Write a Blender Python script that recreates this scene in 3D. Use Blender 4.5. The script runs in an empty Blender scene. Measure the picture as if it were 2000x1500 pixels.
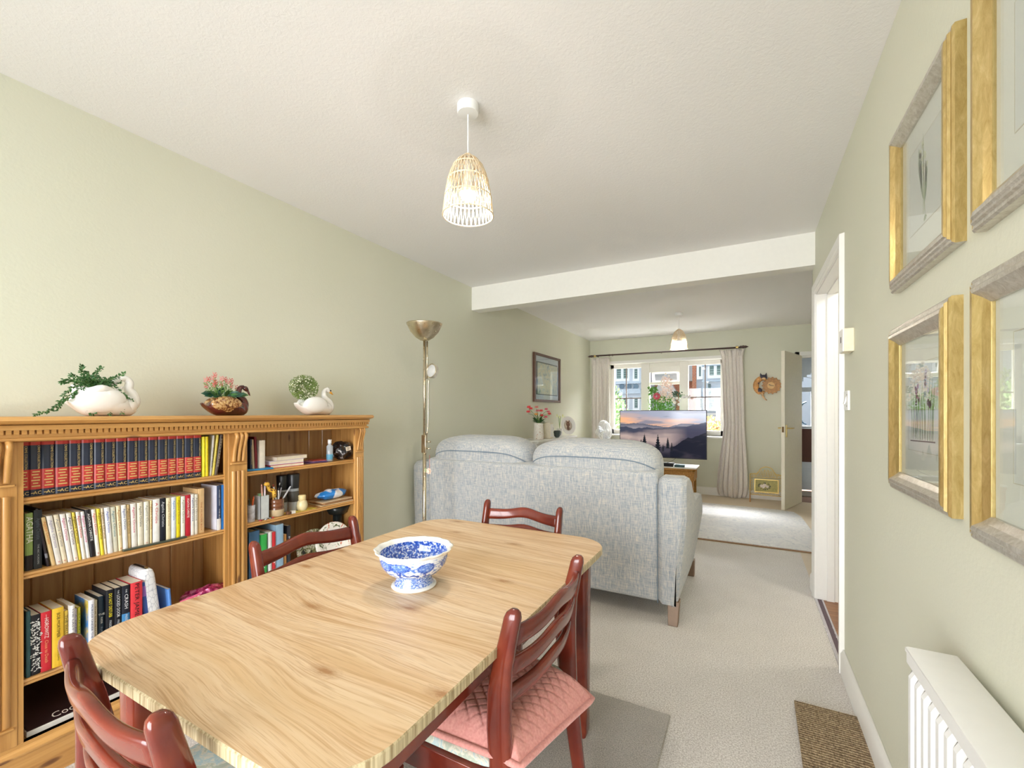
import bpy, bmesh, math, random
from mathutils import Vector, Matrix, noise as mnoise
random.seed(11)
sc = bpy.context.scene
C = sc.collection
PI = math.pi

# ------------------------------------------------------------------ camera
# photograph taken as 2000 x 1500: focal length 855 px, level camera, 28.3 degrees left of the room's long axis
F = 855.0
YAW = math.atan(460 / F)
CA, SA = math.cos(YAW), math.sin(YAW)
H = 1.205
HY = 806.5
cam_d = bpy.data.cameras.new('camera')
cam_d.sensor_width = 36
cam_d.lens = F / 2000 * 36
cam_d.shift_y = (HY - 750) / 2000
cam_d.clip_start = 0.02
cam = bpy.data.objects.new('camera', cam_d)
C.objects.link(cam)
cam.location = (0, 0, H)
cam.rotation_euler = (PI / 2, 0, YAW)
sc.camera = cam

# ------------------------------------------------------------------ sky, daylight, exposure
sc.view_settings.view_transform = 'Standard'
sc.view_settings.look = 'None'
sc.view_settings.gamma = 1
sc.view_settings.use_curve_mapping = False
sc.view_settings.exposure = 0.44
world = bpy.data.worlds.new('overcast_sky')
sc.world = world
world.use_nodes = True
wn = world.node_tree
wn.nodes['Background'].inputs[0].default_value = (0.86, 0.93, 1.0, 1)
wn.nodes['Background'].inputs[1].default_value = 1.05

def area_light(name, loc, rot, sx, sy, power, col=(1, 1, 1), portal=False):
    l = bpy.data.lights.new(name, 'AREA')
    l.shape = 'RECTANGLE'; l.size = sx; l.size_y = sy; l.energy = power; l.color = col
    if portal:
        l.cycles.is_portal = True
    o = bpy.data.objects.new(name, l)
    C.objects.link(o)
    o.location = loc; o.rotation_euler = rot
    return o
# daylight through the garden doors behind the camera
area_light('garden_daylight', (-0.95, -4.2, 1.5), (PI / 2, 0, 0), 5.0, 3.2, 610, (0.985, 0.955, 1.0))
area_light('street_daylight', (-1.15, 8.7, 3.5), (-1.18, 0, 0), 4.0, 1.8, 5000, (0.985, 0.96, 1.0))
kl = bpy.data.lights.new('kitchen_fill_light', 'POINT'); kl.energy = 17; kl.shadow_soft_size = 0.12; kl.color = (1, 0.95, 0.88)  # added unseen fill light behind the doorway, brightens the middle of the room
ko = bpy.data.objects.new('kitchen_fill_light', kl); C.objects.link(ko); ko.location = (1.0, 2.9, 2.2)
sc.cycles.diffuse_bounces = 8
area_light('window_portal', (-1.15, 7.36, 1.43), (-PI / 2, 0, 0), 1.75, 1.2, 1, portal=True)
LAMP_L = 430.0     # radiance of the pendant bulbs

# ------------------------------------------------------------------ measuring helpers: a direction of view meets a known plane
def _dir(px, py):
    l = (px - 1000) / F; v = (HY - py) / F
    return (l * CA - SA, l * SA + CA, v)
def PX(px, py, x):
    d = _dir(px, py); t = x / d[0]
    return Vector((x, d[1] * t, H + d[2] * t))
def PY(px, py, y):
    d = _dir(px, py); t = y / d[1]
    return Vector((d[0] * t, y, H + d[2] * t))
def PZ(px, py, z):
    d = _dir(px, py); t = (z - H) / d[2]
    return Vector((d[0] * t, d[1] * t, z))

# ------------------------------------------------------------------ materials
def lin(c):
    c = c / 255
    return c / 12.92 if c <= 0.04045 else ((c + 0.055) / 1.055) ** 2.4
def S(r, g, b):
    return (lin(r), lin(g), lin(b), 1)
class M:
    """small wrapper round a node material"""
    def __init__(s, name, col=(0.8, 0.8, 0.8, 1), rough=0.5, metal=0.0, spec=0.5, coat=0.0, sheen=0.0):
        s.m = bpy.data.materials.new(name); s.m.use_nodes = True
        s.nt = s.m.node_tree; s.b = s.nt.nodes['Principled BSDF']
        s.m.diffuse_color = col
        s.b.inputs['Base Color'].default_value = col
        s.b.inputs['Roughness'].default_value = rough
        s.b.inputs['Metallic'].default_value = metal
        s.b.inputs['Specular IOR Level'].default_value = spec
        s.b.inputs['Coat Weight'].default_value = coat
        s.b.inputs['Sheen Weight'].default_value = sheen
        s.coord = None
    def n(s, t, **kw):
        x = s.nt.nodes.new(t)
        for k, v in kw.items(): setattr(x, k, v)
        return x
    def vec(s, scale=(1, 1, 1), kind='Object', rot=(0, 0, 0), loc=(0, 0, 0)):
        if s.coord is None: s.coord = s.n('ShaderNodeTexCoord')
        mp = s.n('ShaderNodeMapping')
        mp.inputs['Scale'].default_value = scale; mp.inputs['Rotation'].default_value = rot; mp.inputs['Location'].default_value = loc
        s.nt.links.new(s.coord.outputs[kind], mp.inputs['Vector'])
        return mp.outputs[0]
    def link(s, a, b): s.nt.links.new(a, b)
    def noise(s, scale=5, detail=2, rough=0.5, vs=(1, 1, 1), vec=None, dist=0, kind='Object', loc=(0, 0, 0)):
        x = s.n('ShaderNodeTexNoise')
        x.inputs['Scale'].default_value = scale; x.inputs['Detail'].default_value = detail
        x.inputs['Roughness'].default_value = rough; x.inputs['Distortion'].default_value = dist
        s.link(vec if vec is not None else s.vec(vs, kind, loc=loc), x.inputs['Vector'])
        return x.outputs['Fac']
    def ramp(s, fac, stops, interp='LINEAR'):
        r = s.n('ShaderNodeValToRGB'); cr = r.color_ramp; cr.interpolation = interp
        while len(cr.elements) < len(stops): cr.elements.new(0.5)
        for e, (p, c) in zip(cr.elements, stops): e.position = p; e.color = c
        s.link(fac, r.inputs[0]); return r.outputs[0]
    def mix(s, fac, a, b, mode='MIX'):
        x = s.n('ShaderNodeMix', data_type='RGBA', blend_type=mode)
        for sock, v in ((0, fac), (6, a), (7, b)):
            if hasattr(v, 'is_linked') or hasattr(v, 'links'): s.link(v, x.inputs[sock])
            else: x.inputs[sock].default_value = v
        return x.outputs[2]
    def math(s, op, a, b=None):
        x = s.n('ShaderNodeMath', operation=op)
        for i, v in enumerate((a, b)):
            if v is None: continue
            if hasattr(v, 'links'): s.link(v, x.inputs[i])
            else: x.inputs[i].default_value = v
        return x.outputs[0]
    def col(s, sock): s.link(sock, s.b.inputs['Base Color']); return s
    def bump(s, h, strength=0.3, dist=0.002):
        x = s.n('ShaderNodeBump'); x.inputs['Strength'].default_value = strength; x.inputs['Distance'].default_value = dist
        s.link(h, x.inputs['Height']); s.link(x.outputs[0], s.b.inputs['Normal']); return s
MC = {}
def plain(r, g, b, rough=0.5, metal=0.0, coat=0.0, name=None, vary=0.06, spec=0.5):
    """a plain surface with a trace of procedural variation"""
    k = (r, g, b, rough, metal, coat, vary)
    if k not in MC:
        m = M(name or 'surface_%d_%d_%d' % (r, g, b), S(r, g, b), rough, metal, coat=coat, spec=spec)
        f = m.noise(35, 2)
        c = S(r, g, b)
        m.col(m.ramp(f, [(0.3, tuple(x * (1 - vary) for x in c[:3]) + (1,)), (0.7, tuple(min(1, x * (1 + vary)) for x in c[:3]) + (1,))]))
        MC[k] = m.m
    return MC[k]

def wall_paper():
    m = M('sage_green_wallpaper', S(216, 217, 199), 0.62, spec=0.35)
    f = m.noise(1.3, 1)
    m.col(m.ramp(f, [(0.3, S(215, 216, 197)), (0.7, S(218, 218, 201))]))
    a = m.noise(95, 3, 0.6); b = m.noise(28, 2, 0.5)
    return m.bump(m.math('ADD', a, b), 0.22, 0.0025).m
def ceiling_mat():
    m = M('white_stippled_ceiling', S(240, 239, 238), 0.8, spec=0.2)
    a = m.noise(70, 4, 0.65, dist=0.8)
    return m.bump(a, 0.35, 0.004).m
def carpet_mat(name, c1, c2, scale=260, strength=0.6):
    m = M(name, c1, 0.95, spec=0.1, sheen=0.2)
    a = m.noise(scale, 2, 0.7); b = m.noise(5, 3, 0.6)
    c = m.mix(m.math('MULTIPLY', b, 0.35), m.ramp(a, [(0.36, c1), (0.62, c2)]), tuple(x * 0.78 for x in c1[:3]) + (1,))
    return m.col(c).bump(a, strength, 0.004).m
def pine(name, axis, base=(208, 158, 92), dark=(172, 120, 60), rough=0.32):
    st = {'x': (2, 40, 40), 'y': (40, 2, 40), 'z': (40, 40, 2)}[axis]
    st2 = {'x': (4, 12, 12), 'y': (12, 4, 12), 'z': (12, 12, 4)}[axis]
    m = M(name, S(*base), rough, coat=0.15)
    g = m.noise(1, 4, 0.6, vs=st, dist=0.4)
    big = m.noise(2, 2, 0.5, vs=tuple(v / 8 for v in st))
    c = m.ramp(g, [(0.3, S(*dark)), (0.55, S(*base)), (0.8, S(*[min(255, v + 14) for v in base]))])
    c = m.mix(m.math('MULTIPLY', big, 0.45), c, S(*[int((a + b) / 2) for a, b in zip(base, dark)]))
    v = m.n('ShaderNodeTexVoronoi'); v.inputs['Scale'].default_value = 1.1
    m.link(m.vec(tuple(q * 0.9 for q in st2)), v.inputs['Vector'])
    k = m.ramp(v.outputs['Distance'], [(0.0, (1, 1, 1, 1)), (0.08, (.8, .8, .8, 1)), (0.13, (0, 0, 0, 1))])
    c = m.mix(k, c, S(104, 62, 34))
    return m.col(c).bump(g, 0.05, 0.001).m
def oak_top():
    m = M('oak_effect_laminate', S(224, 200, 158), 0.36, spec=0.5)
    w = m.n('ShaderNodeTexNoise'); w.inputs['Scale'].default_value = 2.2; w.inputs['Detail'].default_value = 1.5
    m.link(m.vec((0.8, 1.7, 1)), w.inputs['Vector'])
    sub = m.n('ShaderNodeVectorMath', operation='SUBTRACT'); m.link(w.outputs['Color'], sub.inputs[0]); sub.inputs[1].default_value = (0.5, 0.5, 0.5)
    sca = m.n('ShaderNodeVectorMath', operation='MULTIPLY'); m.link(sub.outputs[0], sca.inputs[0]); sca.inputs[1].default_value = (0.12, 0.13, 0)
    add = m.n('ShaderNodeVectorMath', operation='ADD'); m.link(m.vec((1, 1, 1), rot=(0, 0, 0.06)), add.inputs[0]); m.link(sca.outputs[0], add.inputs[1])
    def stretched(s3, d, r=0.6, dist=0):
        mu = m.n('ShaderNodeVectorMath', operation='MULTIPLY'); m.link(add.outputs[0], mu.inputs[0]); mu.inputs[1].default_value = s3
        return m.noise(1, d, r, vec=mu.outputs[0], dist=dist)
    pore = stretched((14, 330, 1), 2)
    fine = stretched((3.5, 120, 1), 3, .65)
    mid = stretched((1.3, 34, 1), 3, .6)
    big = stretched((0.8, 6, 1), 2)
    c = m.ramp(mid, [(0.30, S(206, 170, 128)), (0.46, S(219, 188, 149)), (0.62, S(227, 201, 167)), (0.8, S(236, 216, 188))])
    c = m.mix(m.math('MULTIPLY', m.ramp(fine, [(0.36, (1, 1, 1, 1)), (0.5, (0, 0, 0, 1))]), 0.68), c, S(186, 142, 96))
    c = m.mix(m.math('MULTIPLY', m.ramp(pore, [(0.36, (1, 1, 1, 1)), (0.46, (0, 0, 0, 1))]), 0.38), c, S(170, 128, 88))
    c = m.mix(m.math('MULTIPLY', m.ramp(big, [(0.5, (0, 0, 0, 1)), (0.7, (1, 1, 1, 1))]), 0.4), c, S(214, 180, 130))
    v = m.n('ShaderNodeTexVoronoi', voronoi_dimensions='2D'); v.inputs['Scale'].default_value = 1.0
    m.link(m.vec((2.2, 5.0, 1), loc=(.3, .1, 0)), v.inputs['Vector'])
    m2 = m.noise(30, 4, 0.8, vs=(1, 3, 1), dist=1)
    dd = m.math('ADD', v.outputs['Distance'], m.math('MULTIPLY', m2, 0.14))
    k = m.ramp(dd, [(0.085, (.9, .9, .9, 1)), (0.12, (0.45, 0.45, 0.45, 1)), (0.185, (0, 0, 0, 1))])
    c = m.mix(k, c, S(164, 116, 70))
    return m.col(c).bump(fine, 0.05, 0.0006).m
def mahogany():
    m = M('polished_mahogany', S(112, 42, 32), 0.22, coat=0.35, spec=0.5)
    g = m.noise(6, 3, 0.6, dist=0.4); h = m.noise(40, 3, .6, vs=(3, 3, .5))
    c = m.ramp(g, [(0.3, S(92, 32, 24)), (0.55, S(122, 48, 30)), (0.78, S(150, 68, 40))])
    c = m.mix(m.math('MULTIPLY', h, .3), c, S(84, 26, 22))
    return m.col(c).m
def sofa_cloth():
    m = M('blue_grey_woven_fabric', S(160, 172, 178), 0.9, spec=0.15, sheen=0.3)
    v = m.noise(1, 3, 0.75, vs=(260, 260, 16)); h = m.noise(1, 3, 0.75, vs=(16, 16, 260))
    lo, md, hi = S(134, 144, 157), S(177, 182, 186), S(222, 214, 198)
    c = m.ramp(v, [(0.36, lo), (0.5, md), (0.64, hi)])
    c2 = m.ramp(h, [(0.36, lo), (0.5, md), (0.64, hi)])
    c = m.mix(0.4, c, c2)
    return m.col(c).bump(m.math('ADD', v, h), 0.35, 0.002).m
def glass_pane():
    m = M('clear_glass')
    nt = m.nt; out = nt.nodes['Material Output']
    t = m.n('ShaderNodeBsdfTransparent'); t.inputs[0].default_value = (0.96, 0.98, 0.97, 1)
    g = m.n('ShaderNodeBsdfGlossy'); g.inputs['Roughness'].default_value = 0.0
    lw = m.n('ShaderNodeLayerWeight'); lw.inputs[0].default_value = 0.5
    fr = m.math('ADD', m.math('MULTIPLY', m.math('POWER', lw.outputs['Facing'], 5.0), 0.92), 0.035)
    mx = m.n('ShaderNodeMixShader')
    m.link(fr, mx.inputs[0]); m.link(t.outputs[0], mx.inputs[1]); m.link(g.outputs[0], mx.inputs[2]); m.link(mx.outputs[0], out.inputs[0])
    return m.m
def emitter(name, col, strength):
    m = M(name); m.b.inputs['Emission Color'].default_value = col; m.b.inputs['Emission Strength'].default_value = strength
    return m.m
def vcol(name, rough=0.3, emit=0.0, coat=0.0):
    m = M(name, rough=rough, coat=coat); a = m.n('ShaderNodeVertexColor', layer_name='Col')
    m.col(a.outputs[0])
    if emit:
        m.link(a.outputs[0], m.b.inputs['Emission Color']); m.b.inputs['Emission Strength'].default_value = emit
    return m.m
WALL = wall_paper(); CEIL = ceiling_mat()
CARPET = carpet_mat('beige_grey_carpet', S(186, 179, 172), S(240, 236, 231), 170)
TAN = carpet_mat('sand_coloured_carpet', S(206, 190, 166), S(228, 214, 194))
WHITE = plain(236, 235, 230, 0.35, name='white_gloss_paint', vary=0.01)
PLASTIC = plain(240, 240, 238, 0.3, name='white_plastic', vary=0.01)
PINEX, PINEY, PINEZ = pine('waxed_pine_grain_x', 'x'), pine('waxed_pine_grain_y', 'y'), pine('waxed_pine_grain_z', 'z')
PINEB = pine('back_board_pine', 'z', (196, 158, 108), (168, 128, 84), 0.45)
OAK = oak_top(); MAHO = mahogany(); SOFA = sofa_cloth(); GLASS = glass_pane()
def edge_oak():
    m = M('oak_effect_edging', S(200, 180, 140), 0.4)
    f = m.noise(1, 2, 0.6, vs=(150, 150, 6))
    return m.col(m.ramp(f, [(0.35, S(160, 138, 100)), (0.6, S(214, 198, 160))])).m
OAKEDGE = edge_oak()
def brass(name, c, rough=0.3):
    m = M(name, S(*c), rough, 1.0); f = m.noise(60, 2)
    m.link(m.ramp(f, [(0.3, (rough * .97,) * 3 + (1,)), (0.7, (rough * 1.03,) * 3 + (1,))]), m.b.inputs['Roughness']); return m.m
BRASS = brass('antique_brass', (206, 194, 168), 0.28); GOLDM = brass('bright_gilt_metal', (226, 200, 130), 0.3)
def gilt():
    m = M('brushed_gilt_moulding', S(190, 160, 90), 0.33, 0.75)
    f = m.noise(1, 4, 0.7, vs=(90, 90, 25), dist=.6)
    return m.col(m.ramp(f, [(0.3, S(178, 152, 92)), (0.6, S(204, 180, 122)), (0.8, S(222, 202, 150))])).bump(f, 0.15, 0.001).m
def silvery():  # silver of the reading head; on frame rails a reflection painted as colour
    m = M('silver_and_rail_reflection', S(200, 196, 186), 0.30, 0.6)
    f = m.noise(1, 4, 0.7, vs=(70, 70, 70), dist=1.2)
    return m.col(m.ramp(f, [(0.3, S(184, 176, 162)), (0.6, S(212, 207, 197)), (0.8, S(228, 224, 216))])).m
GILT = gilt(); SILVERY = silvery()
BLACK = plain(22, 22, 24, 0.35, name='black_plastic')
PAGES = plain(232, 222, 200, 0.85, name='book_pages')
LEAFG = plain(58, 104, 52, 0.5, name='leaf_green', vary=0.3); LEAFD = plain(44, 92, 74, 0.45, name='leaf_blue_green', vary=0.3)

# ------------------------------------------------------------------ mesh helpers
class MB:
    def __init__(s): s.bm = bmesh.new(); s.mi = 0
    def _f(s, vs):
        try:
            f = s.bm.faces.new(vs); f.material_index = s.mi; return f
        except ValueError: return None
    def box(s, x0, x1, y0, y1, z0, z1):
        v = [s.bm.verts.new((x, y, z)) for z in (z0, z1) for y in (y0, y1) for x in (x0, x1)]
        for q in ((0, 2, 3, 1), (4, 5, 7, 6), (0, 1, 5, 4), (2, 6, 7, 3), (0, 4, 6, 2), (1, 3, 7, 5)): s._f([v[i] for i in q])
        return s
    def obox(s, c, ax, ay, az, hx, hy, hz):
        """box about c with unit axes ax, ay, az and half sizes"""
        ax, ay, az = Vector(ax), Vector(ay), Vector(az); c = Vector(c)
        v = [s.bm.verts.new(c + ax * hx * i + ay * hy * j + az * hz * k) for k in (-1, 1) for j in (-1, 1) for i in (-1, 1)]
        for q in ((0, 2, 3, 1), (4, 5, 7, 6), (0, 1, 5, 4), (2, 6, 7, 3), (0, 4, 6, 2), (1, 3, 7, 5)): s._f([v[i] for i in q])
        return s
    def rings(s, rs, closed=True, cap=True, loop=False):
        vr = [[s.bm.verts.new(p) for p in r] for r in rs]
        n = len(vr[0]); pairs = list(zip(vr, vr[1:])) + ([(vr[-1], vr[0])] if loop else [])
        for a, b in pairs:
            for i in range(n if closed else n - 1):
                j = (i + 1) % n
                s._f([a[i], a[j], b[j], b[i]])
        if cap and closed and not loop: s._f(vr[0][::-1]); s._f(vr[-1])
        return vr
    def tube(s, pts, r, seg=8, cap=True, flat=1.0, up=None, loop=False):
        pts = [Vector(p) for p in pts]; n = len(pts)
        rr = r if isinstance(r, (list, tuple)) else [r] * n
        rs = []; prev = None
        for i, p in enumerate(pts):
            if loop: t = pts[(i + 1) % n] - pts[i - 1]
            else: t = pts[min(i + 1, n - 1)] - pts[max(i - 1, 0)]
            if t.length < 1e-9: t = Vector((0, 0, 1))
            t.normalize()
            if up is not None: u = Vector(up)
            elif prev is not None: u = prev
            else: u = Vector((0, 0, 1)) if abs(t.z) < 0.9 else Vector((1, 0, 0))
            a = u - t * u.dot(t)
            if a.length < 1e-6: a = t.orthogonal()
            a.normalize(); b = t.cross(a); prev = a
            rs.append([p + (a * math.cos(q) * flat + b * math.sin(q)) * rr[i] for q in [2 * PI * k / seg for k in range(seg)]])
        s.rings(rs, cap=cap, loop=loop); return s
    def lathe(s, prof, seg=24, c=(0, 0, 0), cap=True, fr=None, ring=False):
        c = Vector(c)
        rs = []
        for (r, z) in prof:
            rs.append([c + Vector(((r * (fr(k / seg, z) if fr else 1)) * math.cos(2 * PI * k / seg), (r * (fr(k / seg, z) if fr else 1)) * math.sin(2 * PI * k / seg), z)) for k in range(seg)])
        s.rings(rs, cap=cap, loop=ring); return s
    def prism(s, pts, a, b, f):
        """polygon pts (u, v) swept from a to b; f(u, v, w) -> xyz"""
        s.rings([[f(u, v, a) for u, v in pts], [f(u, v, b) for u, v in pts]]); return s
    def sphere(s, c, r, seg=12, rings=8, sc3=(1, 1, 1)):
        c = Vector(c); rs = []
        for i in range(1, rings):
            th = PI * i / rings
            rs.append([c + Vector((r * sc3[0] * math.sin(th) * math.cos(2 * PI * k / seg), r * sc3[1] * math.sin(th) * math.sin(2 * PI * k / seg), -r * sc3[2] * math.cos(th))) for k in range(seg)])
        vr = s.rings(rs, cap=False)
        t = s.bm.verts.new(c + Vector((0, 0, r * sc3[2]))); b = s.bm.verts.new(c - Vector((0, 0, r * sc3[2])))
        for k in range(seg):
            s._f([vr[-1][k], vr[-1][(k + 1) % seg], t]); s._f([vr[0][(k + 1) % seg], vr[0][k], b])
        return s
    def grid(s, f, nu, nv):
        vs = [[s.bm.verts.new(f(i / nu, j / nv)) for i in range(nu + 1)] for j in range(nv + 1)]
        for j in range(nv):
            for i in range(nu): s._f([vs[j][i], vs[j][i + 1], vs[j + 1][i + 1], vs[j + 1][i]])
        return vs
    def quad(s, *p): s._f([s.bm.verts.new(q) for q in p]); return s
    def leaf(s, p, d, u, l, w):
        """small folded leaf: base p, direction d, up-ish u"""
        d = Vector(d).normalized(); u = Vector(u); sd = d.cross(u)
        if sd.length < 1e-4: sd = d.orthogonal()
        sd.normalize(); nn = sd.cross(d)
        p = Vector(p)
        a = s.bm.verts.new(p); m1 = s.bm.verts.new(p + d * l * .5 + sd * w - nn * w * .25); m2 = s.bm.verts.new(p + d * l * .5 - sd * w - nn * w * .25)
        e = s.bm.verts.new(p + d * l - nn * l * .08); mid = s.bm.verts.new(p + d * l * .5)
        for q in ((a, m1, mid), (a, mid, m2), (m1, e, mid), (mid, e, m2)): s._f(q)
    def txt(s, string, size, o, right, up, align='CENTER', depth=0.0, sx=1.0):
        o, right, up = Vector(o), Vector(right).normalized(), Vector(up).normalized()
        nrm = right.cross(up)
        me = text_mesh(string, align)
        off = [s.bm.verts.new(o + right * v.co.x * size * sx + up * v.co.y * size + nrm * 0.0004) for v in me.vertices]
        for p in me.polygons: s._f([off[i] for i in p.vertices])
        return s
    def build(s, name, mats, parent=None, smooth=False, bev=0, bseg=2, sub=0, solid=0, autos=None, recalc=True):
        if recalc: bmesh.ops.recalc_face_normals(s.bm, faces=s.bm.faces)
        if parent is not None:
            off = parent_world(parent)
            if off.length: bmesh.ops.translate(s.bm, verts=s.bm.verts, vec=-off)
        me = bpy.data.meshes.new(name); s.bm.to_mesh(me); s.bm.free()
        if not isinstance(mats, (list, tuple)): mats = [mats]
        for m in mats: me.materials.append(m)
        o = bpy.data.objects.new(name, me); C.objects.link(o)
        if parent is not None: o.parent = parent
        if smooth:
            for p in me.polygons: p.use_smooth = True
        if solid:
            md = o.modifiers.new('solid', 'SOLIDIFY'); md.thickness = solid; md.offset = 0
        if bev:
            md = o.modifiers.new('bevel', 'BEVEL'); md.width = bev; md.segments = bseg; md.limit_method = 'ANGLE'; md.angle_limit = 0.6
            md.harden_normals = False
            for p in me.polygons: p.use_smooth = True
            me.set_sharp_from_angle(angle=0.9)
        elif smooth and autos is not None:
            me.set_sharp_from_angle(angle=autos)
        if sub:
            md = o.modifiers.new('sub', 'SUBSURF'); md.levels = sub; md.render_levels = sub
        return o
def parent_world(p):
    v = Vector((0, 0, 0))
    while p is not None: v += p.location; p = p.parent
    return v
TXT = {}
def text_mesh(string, align):
    k = (string, align)
    if k not in TXT:
        cu = bpy.data.curves.new('lettering_curve', 'FONT'); cu.body = string; cu.align_x = align; cu.align_y = 'CENTER'; cu.resolution_u = 2; cu.size = 1
        ob = bpy.data.objects.new('lettering_source', cu); C.objects.link(ob)
        dg = bpy.context.evaluated_depsgraph_get()
        TXT[k] = bpy.data.meshes.new_from_object(ob.evaluated_get(dg))
        bpy.data.objects.remove(ob); bpy.data.curves.remove(cu)
    return TXT[k]
def tag(o, label, cat, group=None, kind=None):
    if label: o['label'] = label
    if cat: o['category'] = cat
    if group: o['group'] = group
    if kind: o['kind'] = kind
    return o
def thing(name, label, cat, loc=(0, 0, 0), group=None):
    o = bpy.data.objects.new(name, None); C.objects.link(o); o.location = loc; o.empty_display_size = 0.05
    return tag(o, label, cat, group)
def struct(name, mb, mats, parent=None, **kw):
    o = mb.build(name, mats, parent, **kw)
    if parent is None: o['kind'] = 'structure'
    return o
def sroot(name, loc=(0, 0, 0)):
    o = bpy.data.objects.new(name, None); C.objects.link(o); o.location = loc; o['kind'] = 'structure'; return o
def stuff(o): o['kind'] = 'stuff'; return o
def paint(o, fn):
    """vertex colours: fn(local coordinate) -> linear rgb"""
    me = o.data; ca = me.color_attributes.new('Col', 'FLOAT_COLOR', 'POINT')
    for i, v in enumerate(me.vertices):
        c = fn(v.co, i); ca.data[i].color = (c[0], c[1], c[2], 1)
def bez(ps, n=8):
    """catmull-rom through points"""
    ps = [Vector(p) for p in ps]; out = []
    q = [2 * ps[0] - ps[1]] + ps + [2 * ps[-1] - ps[-2]]
    for i in range(1, len(q) - 2):
        for k in range(n):
            t = k / n; a, b, c_, d = q[i - 1], q[i], q[i + 1], q[i + 2]
            out.append(0.5 * ((2 * b) + (c_ - a) * t + (2 * a - 5 * b + 4 * c_ - d) * t * t + (3 * b - a - 3 * c_ + d) * t ** 3))
    out.append(ps[-1]); return out

# ------------------------------------------------------------------ the rooms
XL, XR, YF, YB = -2.313, 0.393, 7.05, -1.35
struct('floor', MB().box(XL - .1, 0.40, YB, 4.50, -.05, 0), CARPET)
struct('floor', MB().box(XL - .1, 0.40, 4.50, YF + .02, -.05, 0).box(0.40, 1.75, 3.4, YF + .02, -.05, 0), TAN)
def laminate():
    m = M('brown_laminate', S(142, 96, 62), 0.4); f = m.noise(1, 3, 0.6, vs=(6, 60, 6), dist=0.5)
    return m.col(m.ramp(f, [(0.3, S(120, 76, 46)), (0.7, S(164, 116, 78))])).m
LAMI = laminate()
struct('floor', MB().box(0.40, 1.75, YB, 3.40, -.05, -.002), LAMI)
struct('ceiling', MB().box(XL - .1, 1.85, YB - .1, 8.3, 2.40, 2.5), CEIL)
struct('wall_left', MB().box(XL - .12, XL, YB, YF + .3, -.05, 2.4), WALL)
DY0, DY1, DZ = 2.56, 3.432, 1.975
struct('wall_right', MB().box(XR, XR + .12, YB, DY0, 0, 2.4).box(XR, XR + .12, DY1, 3.62, 0, 2.4).box(XR, XR + .12, DY0, DY1, DZ, 2.4), WALL)
struct('wall_hall', MB().box(XR + .12, 1.75, 3.50, 3.62, 0, 2.4).box(1.63, 1.75, YB, 3.50, 0, 2.4).box(1.63, 1.75, 3.62, YF + .3, 0, 2.4), WALL)
WX0, WX1, WZ0, WZ1 = -2.02, -0.285, 0.862, 2.012
FX0, FX1 = 0.62, 1.38
fw = MB().box(XL, WX0, YF, YF + .3, 0, 2.4).box(WX1, FX0, YF, YF + .3, 0, 2.4).box(WX0, WX1, YF, YF + .3, 0, WZ0).box(WX0, WX1, YF, YF + .3, WZ1, 2.4)
fw.box(FX0, FX1, YF, YF + .12, 1.975, 2.4).box(FX1, 1.75, YF, YF + .3, 0, 2.4)
struct('wall_front', fw, WALL)
struct('wall_back', MB().box(XL, -2.05, YB - .12, YB, 0, 2.4).box(0.15, 1.75, YB - .12, YB, 0, 2.4).box(-2.05, .15, YB - .12, YB, 2.1, 2.4), WALL)
# beam across the ceiling between dining and sitting end
struct('trim_1', MB().box(XL, XR + .12, 3.49, 3.62, 2.182, 2.4), plain(240, 239, 232, 0.6, name='beam_paint', vary=0.01))
def skirting(name, pts, h=0.115, t=0.016):
    mb = MB()
    for (x0, y0, x1, y1, nx, ny) in pts:
        prof = [(0, 0), (t, 0), (t, h - .02), (t * .55, h - .008), (t * .35, h), (0, h)]
        A, B = Vector((x0, y0, 0)), Vector((x1, y1, 0)); N = Vector((nx, ny, 0))
        mb.rings([[A + N * u + Vector((0, 0, v)) for u, v in prof], [B + N * u + Vector((0, 0, v)) for u, v in prof]])
    struct(name, mb, WHITE, bev=0.002)
skirting('baseboard_right', [(XR, YB, XR, DY0 - .06, -1, 0), (XR, 3.494, XR, 3.62, -1, 0)])
skirting('baseboard_left', [(XL, YB, XL, YF, 1, 0)])
skirting('baseboard_front', [(XL, YF, FX0 - .05, YF, 0, -1)])
# kitchen-side doorway in the right wall: lining, stop, architrave, threshold strip
d1 = sroot('door_1', (XR, DY0, 0))
mb = MB().box(XR - .001, XR + .165, DY1 - .005, DY1 + .018, .001, DZ).box(XR - .001, XR + .125, DY0 - .018, DY0 + .005, .001, DZ).box(XR - .001, XR + .125, DY0 - .018, DY1 + .018, DZ - .005, DZ + .018)
mb.build('door_lining', WHITE, d1, bev=.001)
mb = MB().box(XR + .055, XR + .095, DY1 - .013, DY1, 0, DZ).box(XR + .055, XR + .095, DY0, DY0 + .013, 0, DZ).box(XR + .055, XR + .095, DY0, DY1, DZ - .013, DZ)
mb.build('door_stop', WHITE, d1, bev=.001)
def arch_prof(mb, path, inward):
    """moulded architrave swept round a doorway in the plane x = XR; path of (y, z), miter points"""
    prof = [(0, 0), (0, .010), (.012, .016), (.030, .012), (.045, .020), (.058, .020), (.062, .0)]
    rings = []
    for (y, z, dy, dz) in path: rings.append([Vector((XR - p, y + dy * q, z + dz * q)) for q, p in prof])
    mb.rings(rings)
mb = MB(); arch_prof(mb, [(DY0, 0, -1, 0), (DY0, DZ, -1, 1), (DY1, DZ, 1, 1), (DY1, 0, 1, 0)], 1)
mb.build('architrave', WHITE, d1, bev=.001)
mb = MB().box(XR - .012, XR + .004, DY0, DY1, 0, .005).box(XR + .026, XR + .036, DY0, DY1, 0, .005)
mb.build('threshold_strip', plain(205, 200, 205, 0.25, 1.0, name='aluminium_strip'), d1, bev=.001)
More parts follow.
